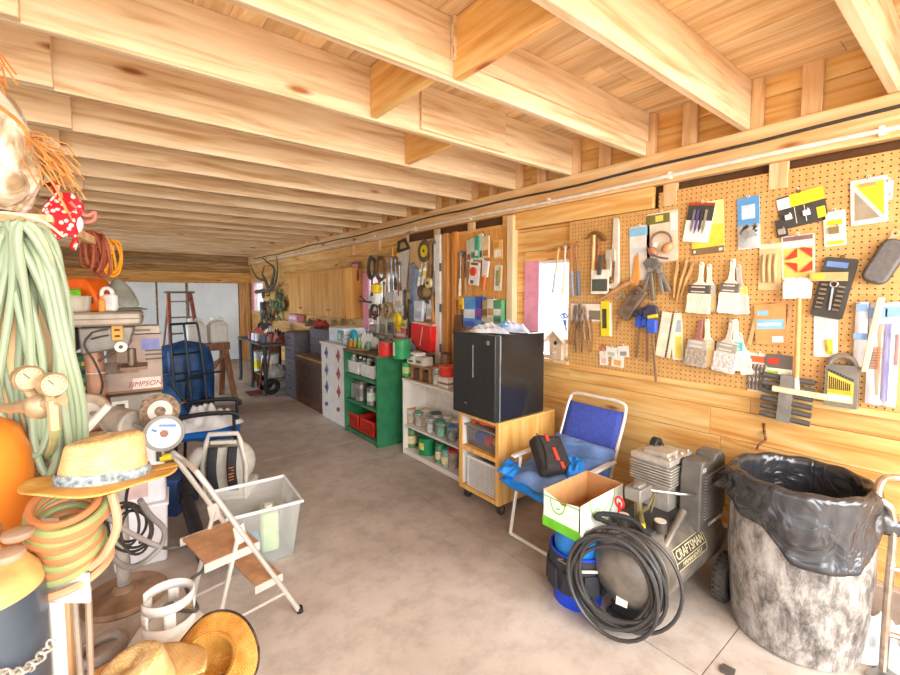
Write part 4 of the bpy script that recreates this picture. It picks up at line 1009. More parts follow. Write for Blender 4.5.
# -- saw handle, wood plane, spring clamps
t, w_, h_ = wt('orange_scraper', 'orange handled tool hanging on the white hang card', 'tool', 632, 254, 641, 290, out=.012, roll=4)
m = MB().prism([(-w_ * .4, -h_ * .5), (w_ * .3, -h_ * .5), (w_ * .45, -h_ * .1), (.1 * w_, h_ * .5), (-w_ * .25, h_ * .4)], -.014, 0); m.build('handle', P('e39a48', .5), t, bevel=.004)
t, w_, h_ = wt('claw_tool', 'brown wooden handled tool hung slanting under the pipe wrench', 'hand tool', 601, 280, 634, 300, out=.02, roll=-28)
m = MB().tube([(-w_ * .6, -.014, 0), (0, -.015, 0), (w_ * .52, -.014, 0)], [.013, .017, .02], 10); m.build('handle', P('c38f62', .6, var=.15), t)
t, w_, h_ = wt('block_plane', 'rusty brown block plane hung diagonally above the blue clamps', 'plane', 624, 289, 645, 317, out=.014, roll=35)
m = MB().bb(-.05, .05, -.05, 0, -h_ * .62, h_ * .62); m.build('plane_body', P('8a7462', .5, .3, .2), t, bevel=.006)
m = MB().bar((.01, -.05, -.02), (.03, -.09, .05), .035, .006); m.build('blade_iron', steel, t)
m = MB().lathe([(.008, 0), (.014, .012), (.016, .022), (.001, .034)], 12, rotm((90, 0, 0)), (0, -.05, h_ * .45)); m.build('knob', P('55402f', .5), t)
t, w_, h_ = wt('metal_bracket', 'silver bracket tool left of the block plane', 'bracket', 616, 290, 627, 306, out=.012, roll=30)
m = MB().bar((-.03, -.006, -.03), (.0, -.006, .035), .02, .01, (0, 1, 0)); m.bar((0, -.006, .035), (.035, -.006, .01), .02, .01, (0, 1, 0)); m.build('bracket_body', P('d6d0c6', .35, .6), t)
t, w_, h_ = wt('steel_punch', 'thin brown steel rod hung slanting below the block plane', 'rod', 616, 304, 626, 330, out=.008, roll=16)
m = MB().tube([(0, -.008, h_ * .5), (0, -.008, -h_ * .5)], [.005, .008], 8); m.build('rod', P('b08a60', .5, .3), t)
def spring_clamp(label, x0, y0, x1, y1, roll, mt, out):
    t, w_, h_ = wt('spring_clamp', label, 'spring clamp', x0, y0, x1, y1, out=out, roll=roll, group='grey spring clamps')
    for s in (-1, 1):
        m = MB().prism([(s * .006, h_ * .12), (s * w_ * .42, h_ * .36), (s * w_ * .2, h_ * .5), (0, h_ * .45)] if s < 0 else [(0, h_ * .45), (w_ * .2, h_ * .5), (w_ * .42, h_ * .36), (.006, h_ * .12)], -.022, 0); m.build('jaw', mt, t, bevel=.004)
        m = MB().bar((s * .004, -.012, h_ * .16), (s * w_ * .34, -.012, -h_ * .5), .026, .02, (0, 1, 0)); m.build('handle', mt, t, bevel=.006)
    m = MB().cyl((0, -.03, h_ * .22), (0, 0, h_ * .22), .016, n=14); m.build('pivot', P('d0ccc4', .3, .7), t)
spring_clamp('large dark grey spring clamp with a round eye under the ear protectors', 641, 258, 660, 300, 6, P('77736c', .5, .2), .02)
spring_clamp('smaller grey spring clamp with a flat jaw right of the large one', 657, 262, 668, 293, -18, P('8c877e', .5, .2), .012)
# -- quick bar clamps
for k, (x0, y0, x1, y1, lbl, pad, roll) in enumerate((
    (646, 303, 662, 381, 'longest bar clamp with a blue grip and yellow pad, its bar reaching lowest', yellow, -6),
    (640, 304, 656, 362, 'shorter bar clamp with a blue grip behind the longest one', P('d9c23a', .5), -2),
    (632, 308, 648, 358, 'bar clamp with a blue foot beside the block plane', P('3358c8', .5), 5))):
    t, w_, h_ = wt('bar_clamp', lbl, 'bar clamp', x0, y0, x1, y1, out=.05 - .015 * k, group='blue bar clamps', roll=roll)
    m = MB().bb(-.006, .006, -.02, -.006, -h_ / 2, h_ * .42); m.build('bar', P('9a7a5e', .5, .4), t)
    m = MB().prism([(-.05, h_ * .3), (.05, h_ * .34), (.05, h_ * .44), (.02, h_ * .48), (-.05, h_ * .42)], -.03, 0); m.build('head', P('3d3f58', .5), t, bevel=.005)
    m = MB().prism([(-.034, h_ * .13), (.03, h_ * .12), (.04, h_ * .28), (-.02, h_ * .31)], -.034, .002); m.build('grip', P('3c62d6', .5), t, bevel=.006)
    m = MB().box((.02, -.03, h_ * .33), (.07, .012, .022), (0, -6, 0)); m.build('pad', pad, t, bevel=.003)
# -- pipe wrench, hammer, staple gun
t, w_, h_ = wt('pipe_wrench', 'tall pale steel pipe wrench hung handle up', 'pipe wrench', 604, 219, 621, 291, out=.01)
m = MB().prism([(w_ * .1, h_ * .5), (w_ * .32, h_ * .5), (w_ * .42, h_ * .44), (w_ * .5, -h_ * .38), (w_ * .3, -h_ * .48), (-.1 * w_, -h_ * .46), (-.05 * w_, -h_ * .4), (w_ * .2, -h_ * .38), (w_ * .24, -h_ * .12), (w_ * .02, -h_ * .02)], -.022, 0)
m.build('handle', P('e9e0cc', .4, .2), t, bevel=.004)
m = MB().bb(-w_ * .3, w_ * .28, -.03, .0, -h_ * .08, h_ * .08); m.cyl((-.012, -.032, -.03), (-.012, -.002, -.03), .02, n=14); m.bb(-w_ * .25, .05 * w_, -.026, -.004, -h_ * .3, -h_ * .05); m.build('jaw', P('cfc5b2', .4, .3), t, bevel=.005)
t, w_, h_ = wt('claw_hammer', 'claw hammer with a pale wooden handle hung left of the pipe wrench', 'hammer', 587, 231, 604, 284, out=.016)
m = MB().tube([(-.005, -.014, h_ * .42), (-.008, -.014, 0), (-.012, -.014, -h_ * .5)], [.011, .014, .013], 10); m.build('handle', P('e8c489', .5), t)
m = MB().tube(smooth_pts([(-w_ * .5, -.014, h_ * .36), (-w_ * .2, -.014, h_ * .45), (w_ * .2, -.014, h_ * .46), (w_ * .52, -.014, h_ * .36)], 5), [.006 + .0009 * i if i < 8 else .013 for i in range(16)], 8); m.cyl((w_ * .45, -.014, h_ * .39), (w_ * .6, -.014, h_ * .3), .015, n=12); m.build('head', P('9c6f3e', .4, .5), t)
t, w_, h_ = wt('ball_hammer', 'second wooden handled hammer with a red stained shaft beside the claw hammer', 'hammer', 595, 236, 603, 282, out=.006)
m = MB().tube([(0, -.012, h_ * .45), (.002, -.012, -h_ * .5)], [.01, .013], 10); m.build('handle', P('b8653a', .5, var=.2), t)
m = MB().cyl((-.03, -.012, h_ * .46), (.034, -.012, h_ * .46), .013, n=12); m.build('head', P('8f8066', .4, .6), t)
t, w_, h_ = wt('tool_tray', 'black and white packaged cutter between hammer and pipe wrench', 'packaged tool', 592, 270, 609, 294, out=.035)
card(t, w_, h_, [P('f1ead8', .5), P('565a50', .5), wht], [(.05, .95, .12, .62, 1), (.15, .8, .68, .85, 2)], th=.012)
m = MB().bar((.0, -.02, h_ * .3), (.012, -.02, h_ * 1.1), .03, .016, (0, 1, 0)); m.build('tool_body', P('5e5d56', .5, .2), t)
# -- long tools that hang in front of the window head
for k, (x0, y0, x1, y1, lbl, mt, gm_, roll) in enumerate((
    (553, 249, 560, 294, 'steel tool with a grey grip, first of four hanging before the window', P('e0b878', .5), P('b8bcc0', .5), 8),
    (562, 247, 568, 296, 'pale tool with a cream grip, second of four before the window', P('d9d4c8', .5), P('efe3c8', .5), 2),
    (569, 246, 576, 297, 'copper shafted tool with a blue grey grip, third of four near the window', P('c98a60', .4, .4), P('8f9cb0', .5), -4),
    (574, 245, 582, 297, 'brown shafted tool with a dark blue grip, fourth of four near the window', P('a9764f', .5), P('60708c', .5), -6))):
    t, w_, h_ = wt('nail_puller', lbl, 'hand tool', x0, y0, x1, y1, out=.03, X=PL, roll=roll, group='tools hung by the window')
    m = MB().tube([(0, -.008, h_ * .5), (0, -.008, 0)], [.007, .009], 8); m.ring((0, -.008, h_ * .5), .012, .004, (0, 1, 0), 12, 6); m.build('shaft', mt, t)
    m = MB().tube([(0, -.008, .0), (0, -.008, -h_ * .48)], [.013, .014], 10); m.build('grip', gm_, t)
t, w_, h_ = wt('hook_rail', 'narrow wooden rail with pegs over the window head', 'rail', 548, 243, 585, 250, out=.002, roll=-8, X=3.03)
m = MB().bb(-w_ / 2, w_ / 2, -.02, 0, -.012, .012)
for k in range(5): m.cyl((-w_ * .4 + w_ * .2 * k, -.02, 0), (-w_ * .4 + w_ * .2 * k, -.07, .004), .004, n=6)
m.build('rail_body', P('c58a48', .6), t)
# -- scissors, pliers, level, tags
t, w_, h_ = wt('pliers_card', 'white card strip behind the row of rusty pliers', 'card', 571, 303, 602, 321)
card(t, w_, h_, [P('f3ead8', .5), P('8a7a68', .5)], [(.6, .95, .1, .6, 1), (0, 1, .96, 1, 1)], th=.003, hole=False)
def pliers(label, x0, y0, x1, y1, mt, roll, out, cat='pliers', name='pliers'):
    t, w_, h_ = wt(name, label, cat, x0, y0, x1, y1, out=out, roll=roll, group='pliers and scissors row')
    for s in (-1, 1):
        m = MB().tube(smooth_pts([(s * .004, -.008, h_ * .5), (s * .01, -.008, h_ * .3), (-s * .002, -.008, h_ * .16), (-s * w_ * .4, -.008, -h_ * .1), (-s * w_ * .36, -.008, -h_ * .5)], 4), .007, 6); m.build('handle', mt, t)
    m = MB().cyl((0, -.018, h_ * .18), (0, 0, h_ * .18), .011, n=12); m.build('pivot', P('8a8276', .4, .5), t)
rp = P('8f6f56', .55, .3, .2)
pliers('brown rusted pliers nearest the blue scissors', 571, 305, 578, 345, rp, 4, .012)
pliers('dark brown rusted pliers in the middle of the row', 576, 304, 584, 352, P('6e5544', .55, .3, .2), 0, .028)
pliers('slim brown pliers at the end of the row beside the white card', 583, 306, 590, 340, P('a07f62', .55, .3), -8, .014)
t, w_, h_ = wt('blue_scissors', 'blue handled scissors hung beside the birdhouse', 'scissors', 559, 311, 572, 331, out=.02, roll=-12)
for s in (-1, 1):
    m = MB().ring((s * .013, -.008, h_ * .26), .015, .006, (0, 1, 0), 16, 6, 1, 1.5); m.bar((s * .01, -.008, h_ * .05), (0, -.008, -h_ * .2), .012, .01, (0, 1, 0)); m.build('handle', P('4f86d8', .45), t)
m = MB().prism([(-.01, -h_ * .1), (.01, -h_ * .1), (.004, -h_ * .5), (-.004, -h_ * .5)], -.01, -.006); m.build('blades', chrome, t)
t, w_, h_ = wt('orange_scissors', 'small orange handled snips hanging below the blue scissors', 'scissors', 566, 333, 575, 347, out=.008, roll=-20)
for s in (-1, 1): m = MB().ring((s * .012, -.008, -h_ * .1), .012, .004, (0, 1, 0), 14, 6); m.bar((s * .008, -.008, 0), (0, -.008, h_ * .5), .008, .006, (0, 1, 0)); m.build('handle', P('e0964a', .5), t)
t, w_, h_ = wt('wire_loop', 'thin loop of brown wire hung between pliers and yellow level', 'wire', 588, 320, 594, 352, out=.008)
m = MB().tube([(w_ * .4 * math.cos(g), -.006, h_ * .5 * math.sin(g)) for g in [2 * PI * k / 24 for k in range(24)]], .004, 6, closed=True); m.build('loop', P('a5743f', .5), t)
t, w_, h_ = wt('pocket_level', 'bright yellow and black carded tool hung upright beside the pliers card', 'carded tool', 602, 301, 610, 336, roll=-2)
card(t, w_, h_, [ylw, P('4d4a2f', .5)], [(.15, .7, .22, .78, 1)], th=.014)
m = MB().bb(w_ * .5, w_ * .75, -.006, 0, -h_ * .5, h_ * .45); m.build('backing', wht, t)
for k, (x0, y0, x1, y1, lbl, c) in enumerate((
    (600, 351, 608, 365, 'white and pink tag packet at the left of the small tag cluster', 'e7b7a8'), (606, 347, 617, 357, 'grey green clip packet on top of the tag cluster', 'b9bda8'),
    (612, 353, 624, 367, 'white tag packet with an orange square in the tag cluster', 'e8a860'), (618, 346, 629, 357, 'white and black clip packet at the right of the tag cluster', '9a958c'))):
    t, w_, h_ = wt('tag_packet', lbl, 'packet', x0, y0, x1, y1, out=.006 + .006 * (k % 2), group='small tag packets', roll=(-4, 6, 2, -8)[k])
    card(t, w_, h_, [P('f2ece0', .5), P(c, .5)], [(.2, .8, .12, .5, 1)], th=.006, r=.003)
t, w_, h_ = wt('card_scrap', 'red edged white scrap card behind the hanging tags', 'card', 601, 345, 606, 352)
card(t, w_, h_, [P('d87a50', .5)], [], th=.003, hole=False)
# -- birdhouse on the sill
b0 = wl(551, 356, 2.93)
t = thing('birdhouse', 'bare wood birdhouse with a pitched roof on the window sill', 'birdhouse', (2.985, b0.y, 1.1455), -90)
bwood = WOOD('birdhouse wood', 'c9a27c', 'e2c7a6', 'f0dec6', axis=2, knots=False, island=False)
hb = .125
m = MB().prism([(-hb / 2, 0), (hb / 2, 0), (hb / 2, .17), (0, .235), (-hb / 2, .17)], -.0, .1); m.mat(1).cyl((0, -.001, .14), (0, .01, .14), .018, n=16); m.mat(1).cyl((0, -.001, .09), (0, .01, .09), .006, n=8)
m.build('house_body', [bwood, P('4a3a2c', .8)], t)
for s in (-1, 1): m = MB().bar((0, -.03, .24), (s * (hb / 2 + .035), -.03, .155), .16, .012, (0, 1, 0)) if False else MB().add([(0, -.035, .25), (s * .105, -.035, .15), (s * .105, .115, .15), (0, .115, .25), (0, -.035, .238), (s * .1, -.035, .142), (s * .1, .115, .142), (0, .115, .238)], [(0, 1, 2, 3), (7, 6, 5, 4), (0, 4, 5, 1), (1, 5, 6, 2), (2, 6, 7, 3), (3, 7, 4, 0)]); m.build('roof_board', bwood, t)
m = MB().cyl((0, 0, .06), (0, -.04, .06), .005, n=8); m.build('perch', bwood, t)
# ================================================================ tool wall between the windows
# uprights that frame the tool panel
m = MB().bb(2.93, 3.028, *sorted((wl(437, 300, 2.96).y, wl(442, 300, 2.96).y)), .85, 2.36)
struct(m.build('trim_%d' % n, P('f2eee4', .6, var=.06), bevel=.003), 'white painted upright board'); n += 1
m = MB()
for z in (1.05, 1.5, 1.95): m.bb(2.926, 2.932, wl(441.4, 300, 2.93).y, wl(439.6, 300, 2.93).y, z, z + .09)
struct(m.build('trim_%d' % n, P('6d665c', .6)), 'dark slots in the white upright'); n += 1
for a, b_ in ((444, 449), (453, 457)):
    m = MB().bb(2.94, 3.028, *sorted((wl(a, 300, 2.96).y, wl(b_, 300, 2.96).y)), .3, 2.36)
    struct(m.build('trim_%d' % n, WOOD('orange studs', 'b9712f', 'd8944a', 'e9b26c', axis=2, island=False), bevel=.003), 'orange toned wall stud'); n += 1
m = MB().bb(2.985, 3.028, wl(507, 300).y, wl(457, 300).y, 1.0, 2.33)
struct(m.build('trim_%d' % n, WOOD('plywood panel', 'd08a3c', 'e3a355', 'efbb76', axis=2, island=False, knots=False)), 'plywood tool panel'); n += 1
m = MB().bb(2.96, 3.028, *sorted((wl(507, 300, 2.97).y, wl(513, 300, 2.97).y)), .95, 2.42)
struct(m.build('trim_%d' % n, WOOD('pale casing', 'e2bd85', 'efd3a4', 'f7e4c2', axis=2, island=False), bevel=.003), 'pale window casing board'); n += 1
m = MB().bb(2.99, 3.028, wl(436, 300).y, wl(398, 300).y, 1.0, 2.34)
struct(m.build('trim_%d' % n, WOOD('tan panel', 'd9ab6c', 'e8c48c', 'f2d8ab', axis=2, island=False, knots=False)), 'tan panel behind the hanging tools'); n += 1
TX = 2.985
def wtx(*a, **k): return wt(*a, X=TX, **k)
metal = P('8f8d88', .4, .6, .15, 20); rust = P('6f5847', .6, .4, .25, 20); bluegrey = P('8a9bb4', .45, .3, .1)
def rodtool(name, label, cat, x0, y0, x1, y1, mt, gm_, out=.02, roll=0, group=None, gf=.4, rr=.011, top='ring'):
    t, w_, h_ = wtx(name, label, cat, x0, y0, x1, y1, out=out, roll=roll, group=group)
    m = MB().tube([(0, -.01, h_ * .5), (0, -.01, h_ * (gf - .5))], rr, 8)
    if top == 'ring': m.ring((0, -.01, h_ * .5 - .02), .026, .007, (0, 1, 0), 14, 6)
    elif top == 'head': m.box((0, -.012, h_ * .5 - .02), (max(w_ * 1.1, .08), .026, .035))
    elif top == 'blade': m.box((0, -.01, h_ * .28), (w_ * .9, .006, h_ * .4), None, .7)
    m.build('shaft', mt, t)
    m = MB().tube([(0, -.01, h_ * (gf - .5)), (0, -.01, h_ * (gf * .5 - .5)), (0, -.01, -h_ * .5)], [rr * 1.3, rr * 1.7, rr * 1.4], 10); m.build('grip', gm_, t)
    return t
def coil(name, label, cat, x0, y0, x1, y1, mt, nloop, r, out=.03, group=None, seed=1, sx=1.0):
    t, w_, h_ = wtx(name, label, cat, x0, y0, x1, y1, out=out, group=group)
    rr = random.Random(seed); m = MB(); pts = []
    for i in range(nloop * 22 + 1):
        g = 2 * PI * i / 22; k = i / 22
        a, b_ = w_ * .5 * (.86 + .14 * math.sin(k * 3.1 + seed)), h_ * .5 * (.9 + .1 * math.sin(k * 2.3))
        pts.append((a * math.sin(g) * sx, -.02 - .03 * math.sin(k * 1.9 + seed) * .6, b_ * math.cos(g)))
    m.tube(pts, r, 6); m.build('coil', mt, t); return t
def pack(name, label, cat, x0, y0, x1, y1, cols, items, out=.02, th=.03, roll=0, group=None):
    t, w_, h_ = wtx(name, label, cat, x0, y0, x1, y1, out=out, roll=roll, group=group)
    card(t, w_, h_, [P(c, .45) for c in cols], items, th=th, r=min(.008, w_ / 4)); return t
# ---- the plywood panel left of the main window
rodtool('long_file', 'slim dark file with a pale tip at the upper left of the plywood panel', 'file', 459, 252, 463, 296, metal, P('efe4cc', .5), roll=2)
rodtool('long_file', 'slim brown file beside the pale tipped one on the plywood panel', 'file', 464, 253, 468, 294, rust, P('b98a54', .5), roll=-2)
for k, (x0, y0, x1, y1, c, lbl) in enumerate((
    (468, 240, 473, 262, ('e3d8c4', 'b9573c'), 'cream and red hacksaw blade sleeve, first in the row atop the plywood panel'),
    (472, 238, 477, 260, ('cfe3d4', '3f9f7a'), 'pale green blade sleeve, second in the row atop the plywood panel'),
    (476, 236, 480, 258, ('58a884', 'e8e2d2'), 'teal green blade sleeve, third in the row atop the plywood panel'),
    (479, 234, 484, 260, ('f1ebdc', '5f7f6a'), 'tall white blade sleeve, fourth in the row atop the plywood panel'),
    (484, 236, 490, 258, ('e9cfa4', 'c98a4a'), 'tan paper blade sleeve, last in the row atop the plywood panel'))):
    pack('blade_sleeve', lbl, 'blade sleeve', x0, y0, x1, y1, c, [(.1, .9, .1, .35, 1)], out=.02 + .012 * (k % 3), th=.02, group='blade sleeves on the plywood panel')
t, w_, h_ = wtx('red_disc_pack', 'white pack with a red disc in the middle of the plywood panel', 'disc pack', 470, 262, 480, 285, out=.02, roll=8)
card(t, w_, h_, [wht, P('6a5a4a', .5)], [(.1, .8, .86, .97, 1), (.2, .5, .05, .2, 1)], th=.012)
m = MB().cyl((-.005, -.014, .02), (-.005, -.03, .02), .045, n=20); m.build('disc', P('e05030', .5), t)
t, w_, h_ = wtx('trim_knife', 'white and orange handled trim knife right of the red disc pack', 'knife', 482, 260, 490, 290, out=.02, roll=5)
m = MB().prism([(-w_ * .4, h_ * .5), (w_ * .4, h_ * .45), (w_ * .3, -.02), (-w_ * .3, -.02)], -.02, 0); m.build('blade', P('efeae0', .4), t)
m = MB().tube([(0, -.01, 0), (-.01, -.012, -h_ * .5)], [.016, .012], 8); m.build('handle', P('ef7a3a', .5), t)
pack('orange_card', 'yellow and orange card at the upper right of the plywood panel', 'card', 494, 240, 503, 259, ('f0c06a', 'f3e6cf', 'e39238'), [(.1, .9, .1, .5, 1), (.1, .6, .6, .9, 2)], th=.008)
pack('slim_card', 'pale green slim card below the orange card on the plywood panel', 'card', 495, 265, 502, 291, ('e5e2c8', '8aa47a', 'd9b05a'), [(.2, .7, .2, .8, 1), (.6, .9, .3, .9, 2)], th=.01, roll=3)
for k, (x0, y0, x1, y1, c, lbl) in enumerate((
    (467, 297, 479, 327, ('5f9fe0', 'e6ecf4', '4f67c8'), 'light blue pack, first of the packs hung over the fridge bags'),
    (479, 297, 486, 325, ('3f5fc0', '8d4fa8', '6f9fe0'), 'dark blue and purple pack, second over the fridge bags'),
    (485, 300, 491, 322, ('b9a468', '7a6a44', 'd8c890'), 'tan roll of material, third over the fridge bags'),
    (491, 299, 497, 322, ('efe9dc', 'c9a06a', 'd8d2c4'), 'white pack, fourth over the fridge bags'),
    (497, 300, 505, 322, ('5fa878', 'eef0e4', '3f8a5a'), 'green and white pack, last over the fridge bags'))):
    pack('hanging_pack', lbl, 'pack', x0, y0, x1, y1, c, [(.05, .95, .3, .6, 1), (.05, .95, .02, .2, 2)], th=.05, group='packs over the fridge')
t, w_, h_ = wtx('wall_brush', 'dark brown tapering brush hung at the lower left of the plywood panel', 'brush', 456, 302, 466, 334, out=.02)
m = MB().tube([(0, -.02, h_ * .5), (0, -.02, h_ * .1)], [.01, .018], 8); m.build('handle', P('c98a4a', .6), t)
m = MB().prism([(-w_ * .22, h_ * .1), (w_ * .22, h_ * .1), (w_ * .5, -h_ * .5), (-w_ * .5, -h_ * .5)], -.05, 0); m.build('bristles', P('7a5233', .8), t)
pack('yellow_tag', 'small yellow tool tag above the brown brush on the plywood panel', 'tag', 460, 298, 464, 309, ('f0c63a', 'c98a2a'), [(.1, .9, .1, .4, 1)], out=.08, th=.02)
# ---- tools between white upright and second window
coil('rubber_belt', 'dark loop of drive belt hung at the top by the second window', 'belt', 369, 256, 377, 279, P('4f463e', .7), 3, .014, seed=1)
coil('rubber_belt', 'brown loop of drive belt right of the dark one under the wall beam', 'belt', 377, 256, 388, 281, P('7a5a40', .7), 4, .013, seed=2)
t, w_, h_ = wtx('saw_blade', 'round circular saw blade with a yellow center near the white upright', 'saw blade', 417, 239, 432, 263, out=.03)
R_ = h_ * .47
m = MB().prism([(R_ * (1 if k % 2 else .94) * math.cos(2 * PI * k / 72), R_ * (1 if k % 2 else .94) * math.sin(2 * PI * k / 72)) for k in range(72)], -.006, 0); m.build('blade_disc', P('7d7468', .35, .7), t, smooth=False)
m = MB().cyl((0, -.006, 0), (0, -.009, 0), R_ * .55, n=28); m.mat(1).cyl((0, -.009, 0), (0, -.012, 0), R_ * .14, n=14); m.build('center_label', [P('f2d61a', .5), drk], t)
t, w_, h_ = wtx('yellow_hook', 'square yellow frame hook under the wall beam left of the hand saw', 'hook', 394, 246, 399, 256, out=.02)
m = MB().tube([(-w_ / 2, -.02, -h_ / 2), (w_ / 2, -.02, -h_ / 2), (w_ / 2, -.02, h_ / 2), (-w_ / 2, -.02, h_ / 2)], .014, 6, closed=True); m.build('frame', P('e8b62a', .5), t)
t, w_, h_ = wtx('hand_saw', 'hand saw with a dark handle hung blade down beside the tan panel', 'saw', 398, 240, 410, 292, out=.03, roll=-3)
m = MB().prism([(-w_ * .5, h_ * .28), (w_ * .5, h_ * .3), (w_ * .1, -h_ * .5), (-w_ * .2, -h_ * .5)], -.004, 0); m.build('blade', P('e4e0d6', .35, .3), t)
m = MB().tube([(-w_ * .4, -.01, h_ * .3), (-w_ * .3, -.01, h_ * .48), (w_ * .2, -.01, h_ * .5), (w_ * .5, -.01, h_ * .32)], .02, 8, closed=True); m.build('handle', P('3d3530', .6), t)
t, w_, h_ = wtx('steel_square', 'long blue grey steel bar tool hung left of the red dustpan', 'bar tool', 411, 266, 419, 344, out=.03)
m = MB().bb(-w_ * .45, w_ * .05, -.03, 0, -h_ / 2, h_ / 2); m.mat(1).bb(w_ * .1, w_ * .5, -.02, 0, -h_ * .1, h_ * .46); m.mat(0).ring((-w_ * .1, -.02, h_ * .5), .04, .01, (0, 1, 0), 14, 6); m.build('bar', [bluegrey, P('aebcd0', .4, .2)], t, bevel=.003)
for k, (x0, y0, x1, y1, lbl, a, b_, tp) in enumerate((
    (385, 257, 390, 305, 'long wooden handled mallet below the brown belt', P('d9a868', .6), P('c98f52', .6), 'head'),
    (390, 258, 394, 292, 'blue grey chisel right of the wooden mallet', bluegrey, P('7a8494', .5), 'ring'),
    (394, 259, 398, 290, 'slim grey wrench beside the blue grey chisel', metal, rust, 'ring'),
    (398, 262, 402, 296, 'brown handled screwdriver under the hand saw', metal, P('8a4f34', .5), 'head'),
    (430, 241, 433, 280, 'thin brown rod hung right of the round saw blade', P('b98858', .5), P('9a6f44', .5), 'ring'),
    (433, 241, 437, 290, 'grey steel rod hung against the white upright', metal, P('77706a', .5), 'head'))):
    rodtool('hung_tool', lbl, 'hand tool', x0, y0, x1, y1, a, b_, out=.02 + .02 * (k % 2), top=tp, rr=.014)
for k, (x0, y0, x1, y1, lbl) in enumerate(((420, 263, 425, 286, 'white caulk tube leaning left of its pair below the round saw blade'), (424, 262, 429, 285, 'cream caulk tube, the right one of the pair below the round saw blade'))):
    t, w_, h_ = wtx('caulk_tube', lbl, 'caulk tube', x0, y0, x1, y1, out=.03, roll=14)
    m = MB().lathe([(.001, -h_ * .5), (.026, -h_ * .5), (.026, h_ * .25), (.008, h_ * .32), (.004, h_ * .5)], 14, c=(0, -.03, 0)); m.build('tube_body', P(('efeee8', 'e8dfc4')[k], .4), t)
    m = MB().cyl((0, -.03, -h_ * .1), (0, -.03, h_ * .12), .0268, n=14); m.build('label_band', P(('8fa8c0', 'd8b050')[k], .5), t)
coil('rusty_chain', 'brown twisted chain heap hung beneath the caulk tubes', 'chain', 420, 284, 436, 300, P('7a6450', .6, .3, .2), 4, .016, seed=5)
t, w_, h_ = wtx('pulley_block', 'cream pulley block between caulk tubes and the white upright', 'pulley', 427, 278, 434, 288, out=.06)
m = MB().cyl((0, 0, 0), (0, -.04, 0), h_ * .5, n=16); m.mat(1).cyl((0, -.04, 0), (0, -.05, 0), h_ * .18, n=10); m.build('pulley_wheel', [P('ecd79a', .5), drk], t)
for k, (x0, y0, x1, y1, c, lbl) in enumerate((
    (388, 292, 396, 312, ('d9d9d4', 'b4b8b6'), 'grey white clear pack under the hung mallet'),
    (396, 291, 403, 310, ('f0ece2', 'd8c8a8'), 'cream clear pack under the screwdriver'),
    (381, 311, 388, 336, ('b8b09a', '8f8670', ), 'olive hardware pack left of the yellow tape roll'),
    (388, 310, 396, 336, ('d2c9a8', '5f5a50'), 'tan hardware pack beside the yellow tape roll'),
    (397, 328, 408, 338, ('e0705c', 'e8d8d4', '6f8fc0'), 'red and white pack on the wall behind the green can'),
    (416, 301, 424, 321, ('dfe6ee', 'b8c4d4'), 'pale blue clear pack above the red dustpan'),
    (424, 298, 434, 319, ('eef0ee', 'c8ccc8'), 'white clear bag beside the pale blue pack'),
    (370, 296, 374, 322, ('e8e4dc', 'b0502e'), 'white and brown strip pack hung in the second window'),
    (375, 297, 379, 324, ('ddd6ca', 'a84838'), 'white and red strip pack hung in the second window'),
    (403, 318, 408, 328, ('efe6b8', 'a0b070'), 'pale green card behind the yellow tape roll'))):
    pack('wall_pack', lbl, 'pack', x0, y0, x1, y1, c, [(.1, .9, .15, .5, 1)] + ([(.3, .6, .55, .9, 2)] if len(c) > 2 else []), out=.02 + .015 * (k % 3), th=.03, roll=(3, -2, 4, -3, 0, 2, -4, 1, 0, 3)[k])
t, w_, h_ = wtx('tape_roll', 'bright yellow roll of flagging tape on the tool wall', 'tape', 395, 311, 405, 327, out=.05)
m = MB().ring((0, -.03, 0), h_ * .32, h_ * .17, (0.15, 1, 0), 20, 8); m.build('roll', P('f3cf1c', .5), t)
m = MB().prism([(-w_ * .1, -h_ * .3), (w_ * .1, -h_ * .3), (w_ * .25, -h_ * .8), (0, -h_ * .75)], -.04, -.02); m.build('loose_end', P('f3cf1c', .5), t)
t, w_, h_ = wtx('yellow_light', 'yellow capped work light hanging in the second window', 'work light', 371, 283, 383, 304, out=.12)
m = MB().lathe([(.02, h_ * .5), (.07, h_ * .42), (.075, h_ * .05), (.05, 0), (.001, 0)], 18); m.build('cap', P('f2cf14', .45), t)
m = MB().lathe([(.001, 0), (.05, 0), (.045, -h_ * .5), (.001, -h_ * .5)], 16); m.build('lens', P('f0efe6', .3), t)
m = MB().tube([(.05, 0, h_ * .2), (.12, 0, h_ * .25)], .02, 8); m.build('switch', P('f2cf14', .45), t)
t, w_, h_ = wtx('forked_stick', 'dark forked branch across the pink casing of the second window', 'branch', 359, 296, 371, 306, out=.1)
m = MB().tube([(-w_ * .5, 0, -.0), (w_ * .1, .0, -.01), (w_ * .5, 0, -.02)], .012, 6); m.tube([(-w_ * .4, 0, h_ * .5), (w_ * .1, 0, -.01)], .01, 6); m.build('branch', P('4d4454', .7), t)
pack('license_plate', 'dark red plate hung above the second window casing', 'plate', 352, 262, 359, 281, ('a03a48', 'd8a8a8', '6f2230'), [(.1, .9, .55, .9, 1), (.2, .8, .1, .4, 2)], th=.006)
t, w_, h_ = wtx('wire_basket', 'thin wire rack hung on the planks right of the oak cabinets', 'wire rack', 345, 296, 353, 322, out=.01)
m = MB()
for k in range(4): m.tube([(-w_ * .5 + w_ * k / 3, -.01, h_ * .5), (-w_ * .5 + w_ * k / 3, -.08, -h_ * .2), (-w_ * .5 + w_ * k / 3, -.01, -h_ * .5)], .006, 5)
